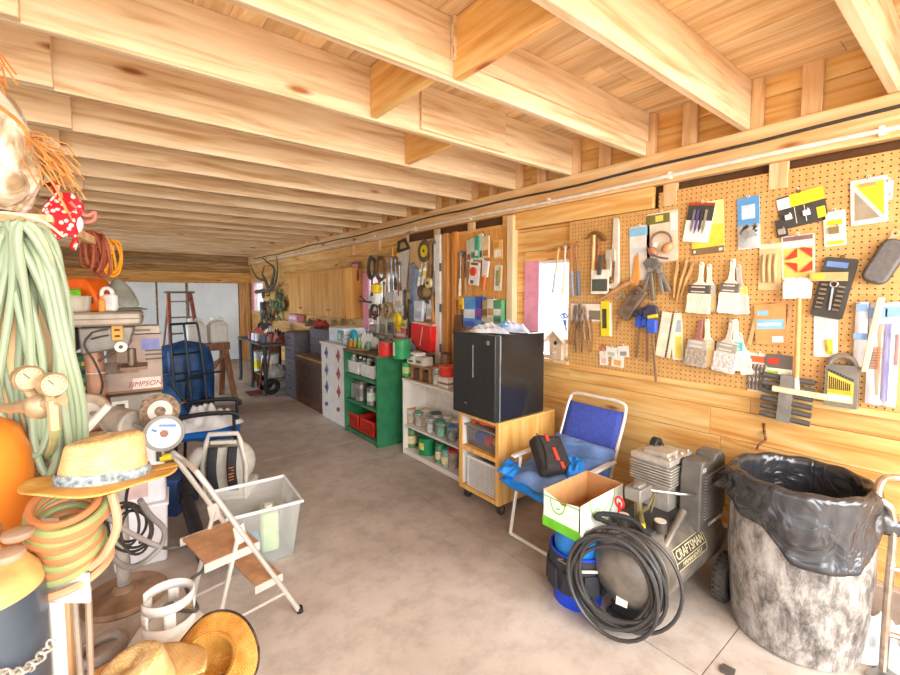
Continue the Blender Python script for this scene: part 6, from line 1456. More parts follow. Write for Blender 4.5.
# bench grinder-like machine and clutter on the table
t = thing('bench_machine', 'white and dark bench machine at the far end of the work table', 'machine', (2.4, 9.1, TZ + .001), -90)
MB().bb(-.13, .13, 0, .22, 0, .03).build('base', dk, t); MB().box((0, .11, .12), (.16, .2, .18)).build('machine_body', P('d8d6d0', .4), t, bevel=.02)
for s in (-1, 1): MB().cyl((s * .09, .05, .2), (s * .13, .05, .2), .075, n=18).build('wheel', P('4a4a48', .6), t)
MB().bb(-.1, .1, .03, .2, .21, .26).build('top_cover', P('4f4f50', .5), t, bevel=.01)
items = [(8.85, 'd86a5a', 'red and pink cloth bundle on the work table, first from the bench machine'), (8.6, 'e8e4e0', 'white cloth bundle on the work table, second from the bench machine'), (8.35, 'c87a6a', 'salmon cloth bundle on the work table, third from the bench machine'), (8.1, '3a3a44', 'dark cloth bundle in the middle of the work table'), (7.9, 'd8a8a4', 'pale pink cloth bundle near the drawer tower end'), (7.7, '7a3a3a', 'maroon cloth bundle beside the drawer tower')]
for k, (y, c, lbl) in enumerate(items): crumple('cloth_bundle', lbl, 'cloth', (2.3 + .12 * (k % 2), y, TZ + .001), .16, .14, .2 - .02 * (k % 3), P(c, .8, var=.15), 70 + k, 'cloth bundles on the work table')
for k, (y, c, lbl) in enumerate(((8.7, '9a3a3a', 'red can at the front edge of the work table'), (8.45, 'e6e6ea', 'white can at the front edge of the work table'), (8.22, 'd8dce4', 'pale can at the front edge of the work table'), (7.85, '5a6a8a', 'blue grey can at the front edge of the work table'))):
    can('table_can', lbl, (2.12, y, TZ + .001), .05, .14, P(c, .4), tin, None, 'cans on the work table')
# red hand dolly
d0 = fl(276, 391)
t = thing('red_dolly', 'dark red two wheeled dolly parked before the work table', 'dolly', (d0.x - .3, d0.y - .05, 0), -90)
rdm = P('7a3230', .5, .2)
m = MB()
for s in (-1, 1): m.tube(smooth_pts([(s * .16, .05, .05), (s * .16, .12, .5), (s * .15, .2, .95), (s * .1, .24, 1.02), (0, .25, 1.03)], 4), .018, 8)
for z in (.2, .5, .8): m.tube([(-.16, .05 + z * .16, z), (.16, .05 + z * .16, z)], .014, 6)
m.build('frame', rdm, t)
for s in (-1, 1): MB().ring((s * .2, .16, .14), .1, .04, (1, 0, 0), 18, 8).build('wheel', rub, t)
MB().bb(-.18, .18, -.18, .06, .02, .035).build('toe_plate', rdm, t)
# antlers, dried plants and hanging stuff on the planks
p0 = wl(262, 291, 2.85)
t = thing('antler_branch', 'grey brown antler like branch hung high over the work table', 'antlers', (2.98, p0.y, p0.z), -90)
bm = P('6a5f54', .7, var=.2)
def sc(x, z): p = wl(x, z, 2.85); return ((p0.y - p.y), -.12, p.z - p0.z)
m = MB()
m.tube(smooth_pts([sc(256, 292), sc(263, 291), sc(270, 289), sc(275, 282), sc(277, 268), sc(276, 257)], 4), [.05 - .002 * i for i in range(21)], 7)
m.tube(smooth_pts([sc(268, 290), sc(265, 280), sc(262, 274), sc(264, 266)], 4), [.04 - .0025 * i for i in range(13)], 7)
m.tube(smooth_pts([sc(270, 288), sc(274, 270), sc(268, 263), sc(262, 258)], 4), [.035 - .002 * i for i in range(13)], 7)
m.tube(smooth_pts([sc(264, 280), sc(257, 278), sc(252, 270), sc(250, 264)], 4), [.03 - .002 * i for i in range(13)], 7)
m.build('branch', bm, t); MB().cyl((-.1, -.12, .02), (-.1, .03, .02), .03, n=8).build('mount', P('4a3a2c', .7), t)
for (x0, y0, x1, y1, c, k, lbl) in ((272, 291, 288, 316, '6f7f5a', 34, 'pale green dried plant bunch left of the oak cabinets'), (261, 296, 273, 330, '5f5648', 22, 'grey brown dried stalk bunch under the antler branch')):
    yc, zb_, w_, h_ = wbox(x0, y0, x1, y1, 2.95); t = thing('dried_bunch', lbl, 'dried plant', (2.99, yc, zb_ + h_ / 2), -90); r_ = random.Random(k); m = MB()
    for q in range(k):
        x, z = r_.gauss(0, .2) * w_, r_.gauss(0, .22) * h_; m.ball((x, -.08 + r_.uniform(-.05, .05), z), (w_ * r_.uniform(.06, .12), .03, h_ * r_.uniform(.05, .14)), 7, 5, (0, r_.uniform(-60, 60), 0))
    m.build('leaf_mass', P(c, .8, var=.35, sc=6), t); MB().cyl((0, -.06, h_ * .5), (0, .03, h_ * .52), .012, n=6).build('hanger', P('4a3a2c', .7), t)
yc, zb_, w_, h_ = wbox(258, 302, 263, 316, 2.95); t = thing('grey_plaque', 'small grey plaque beside the far window', 'plaque', (3.025, yc, zb_ + h_ / 2), -90); MB().prism(rpoly(w_, h_, .02), -.03, 0).build('plaque_body', P('5f6670', .6), t); MB().cyl((0, -.03, 0), (0, -.036, 0), w_ * .3, n=14).build('emblem', P('8a9098', .5), t)
# end wall: conduit on the ceiling line
m = MB().tube([(-2.6, YB - .25, 2.5), (2.9, YB - .25, 2.5)], .016, 8)
for x in (-2, -.8, .3, 1.3, 2.3): m.tube([(x, YB - .25, 2.5), (x, YB - .25, 2.925)], .012, 6)
tag(m.build('end_conduit', P('8a8178', .5, .3)), 'grey pipe hung below the joists before the end wall', 'pipe')
# wooden stepladder with red rails
l0 = fl(185, 385)
t = thing('stepladder', 'wooden stepladder with red edged rails standing before the white doors', 'ladder', (1.05, 9.1, 0), 8)
lr = P('a0563c', .55, var=.2); lt = P('8a7a6a', .6, var=.15)
for s in (-1, 1):
    MB().bar((s * .27, -.42, 0), (s * .17, 0, 1.72), .045, .075, (0, 1, 0)).build('front_rail', lr, t); MB().bar((s * .25, .5, 0), (s * .15, .05, 1.7), .025, .05, (0, 1, 0)).build('rear_rail', lt, t)
for k in range(6):
    f = (.28 * (k + .6)) / 1.72; MB().box((0, -.42 * (1 - f), f * 1.72), (2 * (.27 - .1 * f) - .03, .09, .022)).build('step', lt, t)
MB().box((0, 0, 1.73), (.44, .2, .035)).build('top_cap', P('6f6a64', .6), t, bevel=.005)
# sawhorse with water jugs
sx_, sy_ = 1.24, 7.8
t = thing('sawhorse', 'rough brown sawhorse carrying two white water jugs', 'sawhorse', (sx_, sy_, 0), 10)
swm = WOOD('sawhorse wood', '6a452a', '8a5f3e', 'a87a55', axis=2, island=False)
MB().box((0, 0, .86), (.66, .16, .12)).build('beam', swm, t, bevel=.005)
for s in (-1, 1):
    for q in (-1, 1): MB().bar((s * .26, q * .04, .82), (s * .3, q * .28, 0), .05, .09, (1, 0, 0)).build('leg', swm, t)
MB().bar((-.2, -.16, .3), (.22, -.08, .7), .04, .08, (0, 1, 0)).build('brace', swm, t)
jm = P('e9e7e0', .35, var=.04)
for k, (dx, lbl) in enumerate(((-.16, 'white water jug on the sawhorse, nearer the stepladder'), (.17, 'white water jug on the sawhorse, nearer the work table'))):
    g = math.radians(10); t = thing('water_jug', lbl, 'jug', (sx_ + dx * math.cos(g), sy_ + dx * math.sin(g), .921), 10, 'water jugs on the sawhorse')
    m = MB().box((0, 0, .15), (.27, .22, .3)); m.box((0, 0, .33), (.27, .22, .06), None, .55); m.build('jug_body', jm, t, bevel=.03); MB().cyl((-.06, 0, .36), (-.06, 0, .4), .035, n=14).build('cap', white, t); MB().tube(arc((.05, 0, .35), .05, 0, 180, 8), .012, 6).build('handle', jm, t)
# black hand truck holding a blue tarp bundle
hx_, hy_ = .88, 6.7
t = thing('black_hand_truck', 'black tube hand truck leaning before the stepladder', 'hand truck', (hx_, hy_, 0), 20)
bt = P('2a2d33', .45, .3)
m = MB()
for x in (-.2, 0, .2): m.tube(smooth_pts([(x, 0, .06), (x, .06, .6), (x * .9, .14, 1.22), (x * .8, .16, 1.3)], 4), .016, 8)
m.tube([(-.16, .16, 1.3), (.16, .16, 1.3)], .016, 8)
for z in (.25, .55, .9): m.tube([(-.2, z * .11, z), (.2, z * .11, z)], .013, 6)
m.tube(smooth_pts([(-.1, -.02, .3), (-.12, -.1, .55), (0, -.1, .62), (.35, -.08, .62)], 4), .014, 8)
m.build('frame', bt, t); MB().bb(-.22, .22, -.22, .02, .03, .045).build('toe_plate', bt, t)
for s in (-1, 1): MB().ring((s * .26, .1, .13), .095, .035, (1, 0, 0), 18, 8).build('wheel', rub, t)
t = thing('tarp_bundle', 'big blue tarp bundle standing behind the black hand truck', 'tarp', (.86, 7.17, 0), 15)
def tarp(u, v):
    g = 2 * PI * u; z = v; R = (.36 * (1 - .25 * z ** 3) if z < .85 else .36 * .85 * math.sqrt(max(0, 1 - ((z - .85) / .15) ** 2)) + .0) * (1 + .05 * math.sin(7 * g + 6 * z) + .03 * math.sin(13 * g))
    return (R * math.cos(g) * 1.05, R * math.sin(g) * .7, 1.05 * z)
MB().sheet(tarp, 50, 16).build('tarp_body', P('1f4f86', .5, var=.3, sc=7), t, ang=60)
MB().ring((0, 0, .6), .35, .012, (0, 0.1, 1), 30, 6, 1.05, .73).build('tie_cord', P('16304f', .6), t)
# blue folding chair with pale clothes
c0 = fl(205, 470)
t = thing('blue_camp_chair', 'bright blue padded camp chair with black frame beyond the step stool', 'chair', (.74, 4.62, 0), 75)
bf = P('1f2126', .5, .2); bl_ = P('1f72c8', .6, var=.08)
for s in (-1, 1):
    MB().tube([(s * .27, -.24, 0), (s * .27, -.22, .62)], .014, 8).build('leg', bf, t); MB().tube([(s * .27, .26, 0), (s * .27, .22, .62), (s * .26, .33, .80)], .014, 8).build('leg', bf, t)
    MB().tube(smooth_pts([(s * .28, .24, .62), (s * .28, 0, .635), (s * .28, -.22, .62), (s * .28, -.25, .56)], 4), .02, 8).build('armrest', bf, t)
MB().tube([(-.27, -.22, .4), (.27, -.22, .4)], .012, 8).build('crossbar', bf, t)
pillow('seat_pad', (0, 0, .42), (.55, .52, .12), (4, 0, 0), bl_, t, 1, .008)
pillow('back_pad', (0, .29, .63), (.54, .40, .1), (70, 0, 0), bl_, t, 2, .008)
crumple('folded_clothes', 'pale grey clothes heaped on the blue camp chair seat', 'clothes', (.71, 4.57, .475), .26, .24, .19, P('dcd7d4', .8, var=.06), 81)
# ================================================================ left side
m = MB().bb(-.29, -.13, 1.87, 2.03, 0, 1.93)
struct(m.build('trim_%d' % n, stud_z, bevel=.004), 'short timber post carrying the hose'); n += 1
_a1 = dp(112, 250, 2.75); m = MB().bar((-.2, 2.03, 1.98), (_a1.x, _a1.y, 1.98), .03, .04)
m.bb(-.3, -.12, 1.9, 2.0, 1.93, 1.952)
struct(m.build('trim_%d' % n, stud_z, bevel=.003), 'wooden arm that carries the cord hanks'); n += 1
# ---- plastic wrapped straw bundle on the post
def wrap_mat():
    m, nt, b = base_mat('straw under plastic wrap'); tc = nd(nt, 'ShaderNodeTexCoord')
    nz = nd(nt, 'ShaderNodeTexNoise'); nz.inputs['Scale'].default_value = 9; nz.inputs['Detail'].default_value = 6; nz.inputs['Distortion'].default_value = 1.5
    nt.links.new(tc.outputs['Object'], nz.inputs['Vector'])
    r = ramp(nt, [(.3, s2l('6f583e')), (.44, s2l('b39a78')), (.56, s2l('d9cdba')), (.72, s2l('ece7de'))])
    nt.links.new(nz.outputs['Fac'], r.inputs['Fac']); nt.links.new(r.outputs[0], b.inputs['Base Color']); b.inputs['Roughness'].default_value = .25
    bp = nd(nt, 'ShaderNodeBump'); bp.inputs['Strength'].default_value = .8; bp.inputs['Distance'].default_value = .02
    nt.links.new(nz.outputs['Fac'], bp.inputs['Height']); nt.links.new(bp.outputs['Normal'], b.inputs['Normal'])
    return m
b0 = Vector((-.25, 1.93, 1.953))
t = thing('wrapped_bundle', 'straw bundle wrapped in crinkled clear plastic on top of the hose post', 'bundle', b0, 0)
def bun(u, v):
    g = 2 * PI * u; q = v
    R = .105 * math.sin(PI * min(1, .12 + .95 * q)) ** .6 * (1 + .1 * math.sin(3 * g + 9 * q) + .07 * math.sin(7 * g - 11 * q) + .05 * math.sin(13 * g + 5 * q))
    return (R * math.cos(g) + .03 * math.sin(q * 4) - .07 * q, R * math.sin(g) - .06 * q, .5 * q)
MB().sheet(bun, 44, 22).build('plastic_wrap', wrap_mat(), t, ang=60)
MB().ball((-.01, -.05, .08), (.095, .08, .08), 16, 10).build('plastic_bulge', wrap_mat(), t)
r_ = random.Random(9); tw = P('e08a3a', .8, var=.2)
def fray(name, base, dirs, N, L, seed, rr=.0025, droop=.5):
    r = random.Random(seed); m = MB()
    for k in range(N):
        d = (Vector(dirs) + Vector((r.gauss(0, .35), r.gauss(0, .35), r.gauss(0, .3)))).normalized(); l_ = L * r.uniform(.5, 1.1)
        s = Vector(base) + Vector((r.gauss(0, .012), r.gauss(0, .012), r.gauss(0, .02)))
        m.tube([s, s + d * l_ * .4 + Vector((0, 0, -.1 * l_ * droop)), s + d * l_ * .75 + Vector((0, 0, -.35 * l_ * droop)), s + d * l_ + Vector((r.gauss(0, .01), 0, -.75 * l_ * droop))], rr, 4)
    return m
MB_ = fray('t', (.06, -.04, .2), (1, -.3, .1), 60, .15, 3, droop=.9); MB_.build('frayed_twine', P('d8924c', .8, var=.15), t)
MB_ = fray('t', (-.04, -.08, .42), (.2, -.5, .3), 40, .13, 5, droop=1.2); MB_.build('frayed_twine', P('d98038', .8, var=.15), t)
MB().tube(smooth_pts([(.08, -.06, .15), (.08, -.11, .24), (-.03, -.14, .33), (-.1, -.1, .42)], 5), .006, 6).build('binding_cord', tw, t)
# red printed cloth
def dots_mat():
    m, nt, b = base_mat('red dotted cloth'); tc = nd(nt, 'ShaderNodeTexCoord'); vo = nd(nt, 'ShaderNodeTexVoronoi'); vo.inputs['Scale'].default_value = 55
    nt.links.new(tc.outputs['Object'], vo.inputs['Vector']); r = ramp(nt, [(.32, s2l('f6ded6')), (.42, s2l('d3202a'))]); nt.links.new(vo.outputs['Distance'], r.inputs['Fac']); nt.links.new(r.outputs[0], b.inputs['Base Color']); b.inputs['Roughness'].default_value = .8; return m
p = dp(54, 195, 1.5)
t = thing('red_bandana', 'red and white dotted cloth tied to the post beside the wrapped bundle', 'cloth', p, 38)
def band(u, v):
    return ((u - .5) * (.06 + .05 * math.sin(PI * v)) + .012 * math.sin(9 * v), -.02 - .025 * math.sin(u * 7 + v * 5) - .03 * v, .03 - .19 * v + .02 * math.sin(u * 5))
MB().sheet(band, 12, 14).build('cloth_body', dots_mat(), t, solid=.006)
MB().ball((.035, -.04, -.09), (.022, .02, .035), 10, 8).build('white_tag', P('f0eef4', .6), t)
MB().tube(smooth_pts([(.02, -.04, -.02), (.06, -.05, -.06), (.085, -.06, -.045), (.09, -.05, -.07), (.06, -.05, -.085)], 5), .006, 6).build('cord_loop', P('e0786a', .7), t)
MB().tube([(0, 0, .03), (-.06, .06, .04), (-.12, .1, .03)], .006, 6).build('tie_cord', P('d3202a', .7), t)
# ---- big pale green hose coil
hg = P('9cab8c', .4, var=.08, sc=4)
hp = dp(36, 232, 1.42)
t = thing('garden_hose', 'thick pale green hose hung in long loops on the timber post', 'hose', hp, -10)
r_ = random.Random(2)
rtv = RT; m = MB()
for k in range(13):
    cx = -.055 + .0145 * (k % 7) + r_.uniform(-.012, .012); hw = .05 + .011 * (k % 4); L = .62 + .14 * r_.random(); dy = -.04 - .009 * k; sw = r_.uniform(-.02, .05)
    pts = []
    for i in range(36):
        g = 2 * PI * i / 36; s = math.cos(g); q = (1 - s) / 2
        pts.append((cx + hw * math.sin(g) * (.55 + .6 * q) + sw * q + .012 * math.sin(g * 3 + k), dy + .02 * math.sin(g * 2 + k), -.02 - L * q + .03 * s))
    m.tube(pts, .0105, 9, closed=True)
m.build('hose_loops', hg, t)
m = MB()
for k in range(3):
    x0 = .035 + .014 * k
    m.tube(smooth_pts([(x0 - .06, -.09, .01), (x0, -.13, -.1), (x0 + .035, -.14, -.34), (x0 + .06, -.13, -.55), (x0 + .05, -.12, -.72), (x0 + .0, -.11, -.80)], 6), .0105, 9)
m.build('hose_strand', hg, t)
MB().tube(smooth_pts([(-.12, -.06, .0), (-.05, -.14, .035), (.05, -.16, .02), (.09, -.1, -.02)], 5), .004, 6).build('tie_cord', P('e6ddc0', .7), t)
MB().cyl((0, .06, -.03), (0, -.16, -.02), .012, n=8).build('hook', steel, t)
# ---- gas cylinders and their cart
def cyl_at(px, py, D): p = dp(px, py, D); return Vector((p.x, p.y, 0))
oc = cyl_at(-26, 470, 1.22)
t = thing('orange_gas_cylinder', 'tall glossy orange gas cylinder with brass regulator gauges on top', 'gas cylinder', oc, 50)
MB().lathe([(.001, 0), (.12, 0), (.128, .02), (.128, 1.16), (.122, 1.24), (.1, 1.31), (.06, 1.345), (.04, 1.355), (.04, 1.375), (.001, 1.375)], 36).build('cylinder_body', P('ee8a2c', .3, var=.08, sc=5), t)
br = P('c2aa86', .4, .5, .1); brd = P('c9b08a', .3, .6)
MB().lathe([(.02, 1.37), (.022, 1.4), (.035, 1.41), (.03, 1.46), (.015, 1.47), (.001, 1.47)], 16).build('valve', br, t)
rp0 = dp(40, 405, 1.12); org = Matrix.Translation(-oc); rl = lambda v: Matrix.Rotation(math.radians(-50), 3, 'Z') @ (Vector(v) - oc)
q = rl(rp0)
m = MB().ball(q, (.032, .036, .036), 16, 10); m.tube([rl(dp(-20, 408, 1.2)), rl(dp(5, 408, 1.15)), q, rl(dp(63, 400, 1.1))], [.011, .012, .022, .013], 10); m.cyl(rl(dp(53, 400, 1.1)), rl(dp(55, 428, 1.1)), .014, n=10); m.cyl(q, rl(dp(25, 385, 1.1)), .012, n=8); m.cyl(rl(dp(50, 405, 1.1)), rl(dp(50, 385, 1.09)), .011, n=8)
m.build('regulator', br, t)
for (px, py, r) in ((27, 378, .031), (51, 384, .029)):
    c = rl(dp(px, py, 1.09)); dirv = (rl(dp(px + 60, py + 12, .92)) - c).normalized()
    g_ = MB().cyl(c - dirv * .014, c + dirv * .016, r, n=22).build('gauge', br, t, bevel=.004)
    MB().cyl(c + dirv * .016, c + dirv * .0175, r * .86, n=22).build('dial_face', P('c9b28c', .5), g_)
    pv = dirv.cross(Vector((0, 0, 1))).normalized(); pu = pv.cross(dirv)
    MB().bar(c + dirv * .0182, c + dirv * .0182 + (pu + pv * .8).normalized() * r * .6, .0025, .001, dirv).build('needle', P('5a4630', .5), g_)
    MB().ring(c + dirv * .0165, r * .95, .003, dirv, 26, 6).build('bezel', P('a88f6c', .35, .6), g_)
    m = MB()
    for q_ in range(11):
        gg = math.radians(-40 + 26 * q_); e_ = pv * math.cos(gg) + pu * math.sin(gg); m.bar(c + dirv * .018 + e_ * r * .66, c + dirv * .018 + e_ * r * .8, .002, .0006, dirv)
    m.build('dial_marks', P('7a6348', .5), g_)
MB().tube(smooth_pts([rl(dp(55, 427, 1.1)), rl(dp(53, 445, 1.25)), rl(dp(44, 462, 1.38)), rl(dp(38, 480, 1.4)), rl(dp(46, 500, 1.3))], 5), .011, 8).build('gas_hose', P('b5bb83', .5), t)
dc = cyl_at(-20, 610, .98)
t = thing('dark_gas_cylinder', 'dark blue grey gas cylinder with a yellow shoulder at the frame corner', 'gas cylinder', dc, 50)
MB().lathe([(.001, 0), (.11, 0), (.117, .02), (.117, .95), (.113, 1.0)], 36).build('cylinder_body', P('4d5763', .3, .2, .2, 4), t)
MB().lathe([(.1135, .998), (.107, 1.03), (.08, 1.07), (.045, 1.09), (.04, 1.1), (.001, 1.1)], 36).build('shoulder', P('d8b06a', .5, var=.2), t)
MB().lathe([(.001, 1.1), (.03, 1.1), (.03, 1.13), (.045, 1.135), (.045, 1.15), (.02, 1.155), (.02, 1.19), (.001, 1.19)], 16).build('valve', P('a58a6c', .5, .4), t)
for (px, py, D) in ((18, 534, 1.0), (8, 555, .93)):
    c = dp(px, py, D) - dc; c = Matrix.Rotation(math.radians(-50), 3, 'Z') @ c
    MB().lathe([(.001, -.01), (.026, -.01), (.03, -.004), (.03, .006), (.02, .012), (.001, .012)], 14, None, c).build('hand_wheel', P('b79a82', .5, .3), t)
# chain
m = MB(); c0, c1 = dp(-6, 672, .9), dp(51, 644, .98)
for k in range(11):
    f = k / 10; c = c0.lerp(c1, f) + Vector((0, 0, -.03 * math.sin(PI * f))); d = (c1 - c0).normalized()
    a = UP if k % 2 else FW; m.ring(c, .0105, .0028, a.cross(d).cross(d) if False else a, 14, 6)
tag(m.build('steel_chain', P('d6cec2', .3, .6)), 'thin steel chain strung across the dark gas cylinder', 'chain')
# welding cart frame
k0 = cyl_at(49, 600, 1.12); t = thing('welding_cart', 'white steel tube cart post with a square bracket plate in front of the cylinders', 'cart', k0, -38)
wp = P('ece6dc', .45, var=.06)
MB().bb(-.024, .024, -.02, .02, 0, 1.1).build('post', wp, t, bevel=.003); MB().bb(.025, .125, -.022, -.014, .89, .97).build('bracket_plate', wp, t, bevel=.002)
MB().bb(-.4, .06, -.02, .26, .05, .07).build('base_plate', wp, t); MB().tube([(.05, .02, .9), (.06, .03, .07)], .007, 6).build('brace_rod', P('a89888', .5, .4), t); MB().tube([(.08, .03, .9), (.055, .04, .07)], .008, 6).build('brace_rod', P('b59a84', .5, .4), t)
for s in (-.42, .1): MB().ring((s, .2, .09), .065, .025, (1, 0, 0), 16, 8).build('wheel', rub, t)
# twin welding hose coil over the post
hc = dp(67, 528, 1.14)
t = thing('welding_hose', 'orange and green twin welding hose coiled over the white cart post', 'hose', hc, -38)
oh, gh = P('bf7a4c', .5, var=.1, sc=4), P('929a62', .5, var=.1, sc=4)
for nm, mt, ph in (('orange_line', oh, 0), ('green_line', gh, 1)):
    m = MB()
    for k in range(6):
        zc = .07 - .026 * k - (.012 if ph else 0); R = .072 + .012 * math.sin(k * 1.3 + ph)
        m.ring((.01 * math.sin(k * 2 + ph), 0, zc), R, .0105, (.22 + .05 * math.sin(k), -.42, 1), 30, 8)
    m.build(nm, mt, t)
m = MB().ring((-.01, 0, -.11), .085, .011, (.1, -.3, 1), 30, 8, 1.15, 1); m.tube(smooth_pts([(.07, -.02, -.1), (.1, -.0, -.07), (.12, .02, .0), (.1, .03, .08)], 5), .011, 8); m.build('loose_turn', P('cf9a74', .5), t)
# ---- straw hats
def straw(name, lo, mid, hi, sc=60):
    m, nt, b = base_mat(name); tc = nd(nt, 'ShaderNodeTexCoord')
    w1 = nd(nt, 'ShaderNodeTexWave', wave_type='RINGS'); w1.inputs['Scale'].default_value = sc; w1.inputs['Distortion'].default_value = 6; w1.inputs['Detail'].default_value = 3
    ck = nd(nt, 'ShaderNodeTexChecker'); ck.inputs['Scale'].default_value = 130
    nz = nd(nt, 'ShaderNodeTexNoise'); nz.inputs['Scale'].default_value = 24; nz.inputs['Detail'].default_value = 5
    for q in (w1, ck, nz): nt.links.new(tc.outputs['Object'], q.inputs['Vector'])
    ad = nd(nt, 'ShaderNodeMixRGB', blend_type='MIX'); ad.inputs['Fac'].default_value = .72
    nt.links.new(w1.outputs['Fac'], ad.inputs['Color1']); nt.links.new(nz.outputs['Fac'], ad.inputs['Color2'])
    r = ramp(nt, [(.2, s2l(lo)), (.5, s2l(mid)), (.8, s2l(hi))]); nt.links.new(ad.outputs[0], r.inputs['Fac'])
    mx = nd(nt, 'ShaderNodeMixRGB', blend_type='MULTIPLY'); mx.inputs['Fac'].default_value = .16; nt.links.new(r.outputs[0], mx.inputs['Color1']); nt.links.new(ck.outputs['Color'], mx.inputs['Color2'])
    nt.links.new(mx.outputs[0], b.inputs['Base Color']); b.inputs['Roughness'].default_value = .6
    bp = nd(nt, 'ShaderNodeBump'); bp.inputs['Strength'].default_value = .4; bp.inputs['Distance'].default_value = .004; nt.links.new(ad.outputs[0], bp.inputs['Height']); nt.links.new(bp.outputs['Normal'], b.inputs['Normal'])
    return m
def hat(name, label, loc, rot, crown_m, brim_m, band_m, R=.19, edge=None, lift=.02):
    t = thing(name, label, 'hat', loc, rot=rot)
    def brim(u, v):
        g = 2 * PI * u; r = .085 + (R - .085) * v
        return (r * math.cos(g) * 1.08, r * math.sin(g) * .92, .006 + lift * v ** 2 * math.cos(2 * g) * 1.0 + .004 * math.sin(5 * g) * v)
    MB().sheet(brim, 56, 8).build('brim', brim_m, t, solid=.004)
    def crown(u, v):
        g = 2 * PI * u; q = v
        if q < .7: r = .095 - .014 * q / .7; z = .105 * q / .7
        else:
            s = (q - .7) / .3; r = .081 * max(0.0, math.cos(s * PI / 2)) ** .8; z = .105 + .028 * math.sin(s * PI / 2) - .03 * s ** 3
        pinch = 1 - .22 * max(0, q - .4) * max(0, math.cos(g)) ** 4
        return (r * math.cos(g) * 1.12, r * math.sin(g) * .95 * pinch, z + .012 * math.cos(g) * q)
    MB().sheet(crown, 48, 18).build('crown', crown_m, t, ang=60)
    if band_m: MB().shell([(.097, .004), (.099, .02), (.094, .034)], 40, sx=1.12, sy=.95).build('band', band_m, t)
    if edge: MB().tube([brim(i / 56, 1) for i in range(56)], .0045, 6, closed=True).build('edge_binding', edge, t)
    return t
bandm = P('9aa6aa', .8, var=.35, sc=70)
st1, st2 = straw('pale straw', 'c99c56', 'e2c084', 'efd8a6'), straw('golden straw', 'c98a30', 'e3ac52', 'f0c678')
hl = dp(104, 480, 1.2)
hat('straw_hat', 'straw hat with a pale crown and grey patterned band on the welding hose coil', hl, (-7, 3, -10), st1, st2, bandm, .163, None, .007)
stripe = P('4a3826', .7, var=.5, sc=30)
h1, h2 = dp(140, 690, 1.34), dp(206, 662, 1.44)
hat('straw_hat', 'pale topped straw hat lying lowest in the corner before the propane tank', h1, (10, -4, -30), st1, straw('blond straw', 'd9a050', 'ecc07a', 'f5d9a4'), None, .185, None, .02)
hat('straw_hat', 'golden straw hat with a dark striped rim tilted up beside the propane tank', h2, tuple(math.degrees(q_) for q_ in Vector((.42, .3, -.85)).to_track_quat('Z', 'Y').to_euler()), st2, straw('ochre straw', 'a8671c', 'd0913a', 'e6b060'), None, .165, stripe, .03)
t = thing('hat_stand', 'upturned pale bucket carrying the two lower straw hats', 'bucket', ((h1.x + h2.x) / 2 + .02, (h1.y + h2.y) / 2 - .02, 0), 0)
MB().lathe([(.17, 0), (.17, .02), (.16, .02), (.14, min(h1.z, h2.z) - .2), (.001, min(h1.z, h2.z) - .2)], 24).build('bucket_body', white, t); MB().ring((0, 0, .02), .168, .006, (0, 0, 1), 24, 6).build('rim', white, t)
# ---- propane tank
pt = Vector((.165, 2.15, 0))
t = thing('propane_tank', 'white propane tank with an open collar handle on the floor by the step stool', 'propane tank', pt, -50)
pw = P('e6ddd2', .4, var=.08, sc=6)
MB().lathe([(.1, .0), (.105, .03), (.13, .06), (.15, .1), (.153, .14), (.153, .2), (.148, .24), (.12, .28), (.07, .305), (.001, .31)], 36).build('tank_body', pw, t)
m = MB(); K = 40
def col(g): return (.095 * math.cos(g), .095 * math.sin(g))
def cseg(a0, a1, z0, z1, n=10): m.sheet(lambda u, v: (*col(math.radians(a0 + (a1 - a0) * u)), z0 + (z1 - z0) * v), n, 1)
cseg(-120, 200, .285, .33, 24); cseg(-120, 200, .39, .43, 24)
for a in (-120, -55, 30, 110, 175): cseg(a, a + 25, .33, .39, 4)
m.build('collar_handle', white, t, solid=.008)
MB().cyl((0, 0, .305), (0, 0, .36), .016, n=10).build('valve', P('b9a88a', .4, .5), t)
MB().lathe([(.001, .36), (.024, .36), (.024, .375), (.001, .378)], 10).build('hand_wheel', P('8a8a88', .5), t)
V0 = pt + Vector((0.02, 0, .345))
m = MB().tube(smooth_pts([V0, V0 + RT * .1, dp(186, 585, 2.0), dp(203, 570, 2.1), dp(206, 553, 2.15), dp(190, 546, 2.15), dp(165, 548, 2.1), dp(140, 542, 1.9)], 6), .008, 8)
m.mat(1).cyl(V0 + RT * .02, V0 + RT * .07, .011, n=8)
tag(m.build('propane_hose', [P('55504c', .5), P('c9a060', .4, .6)]), 'dark thin hose looping from the propane tank valve', 'hose')
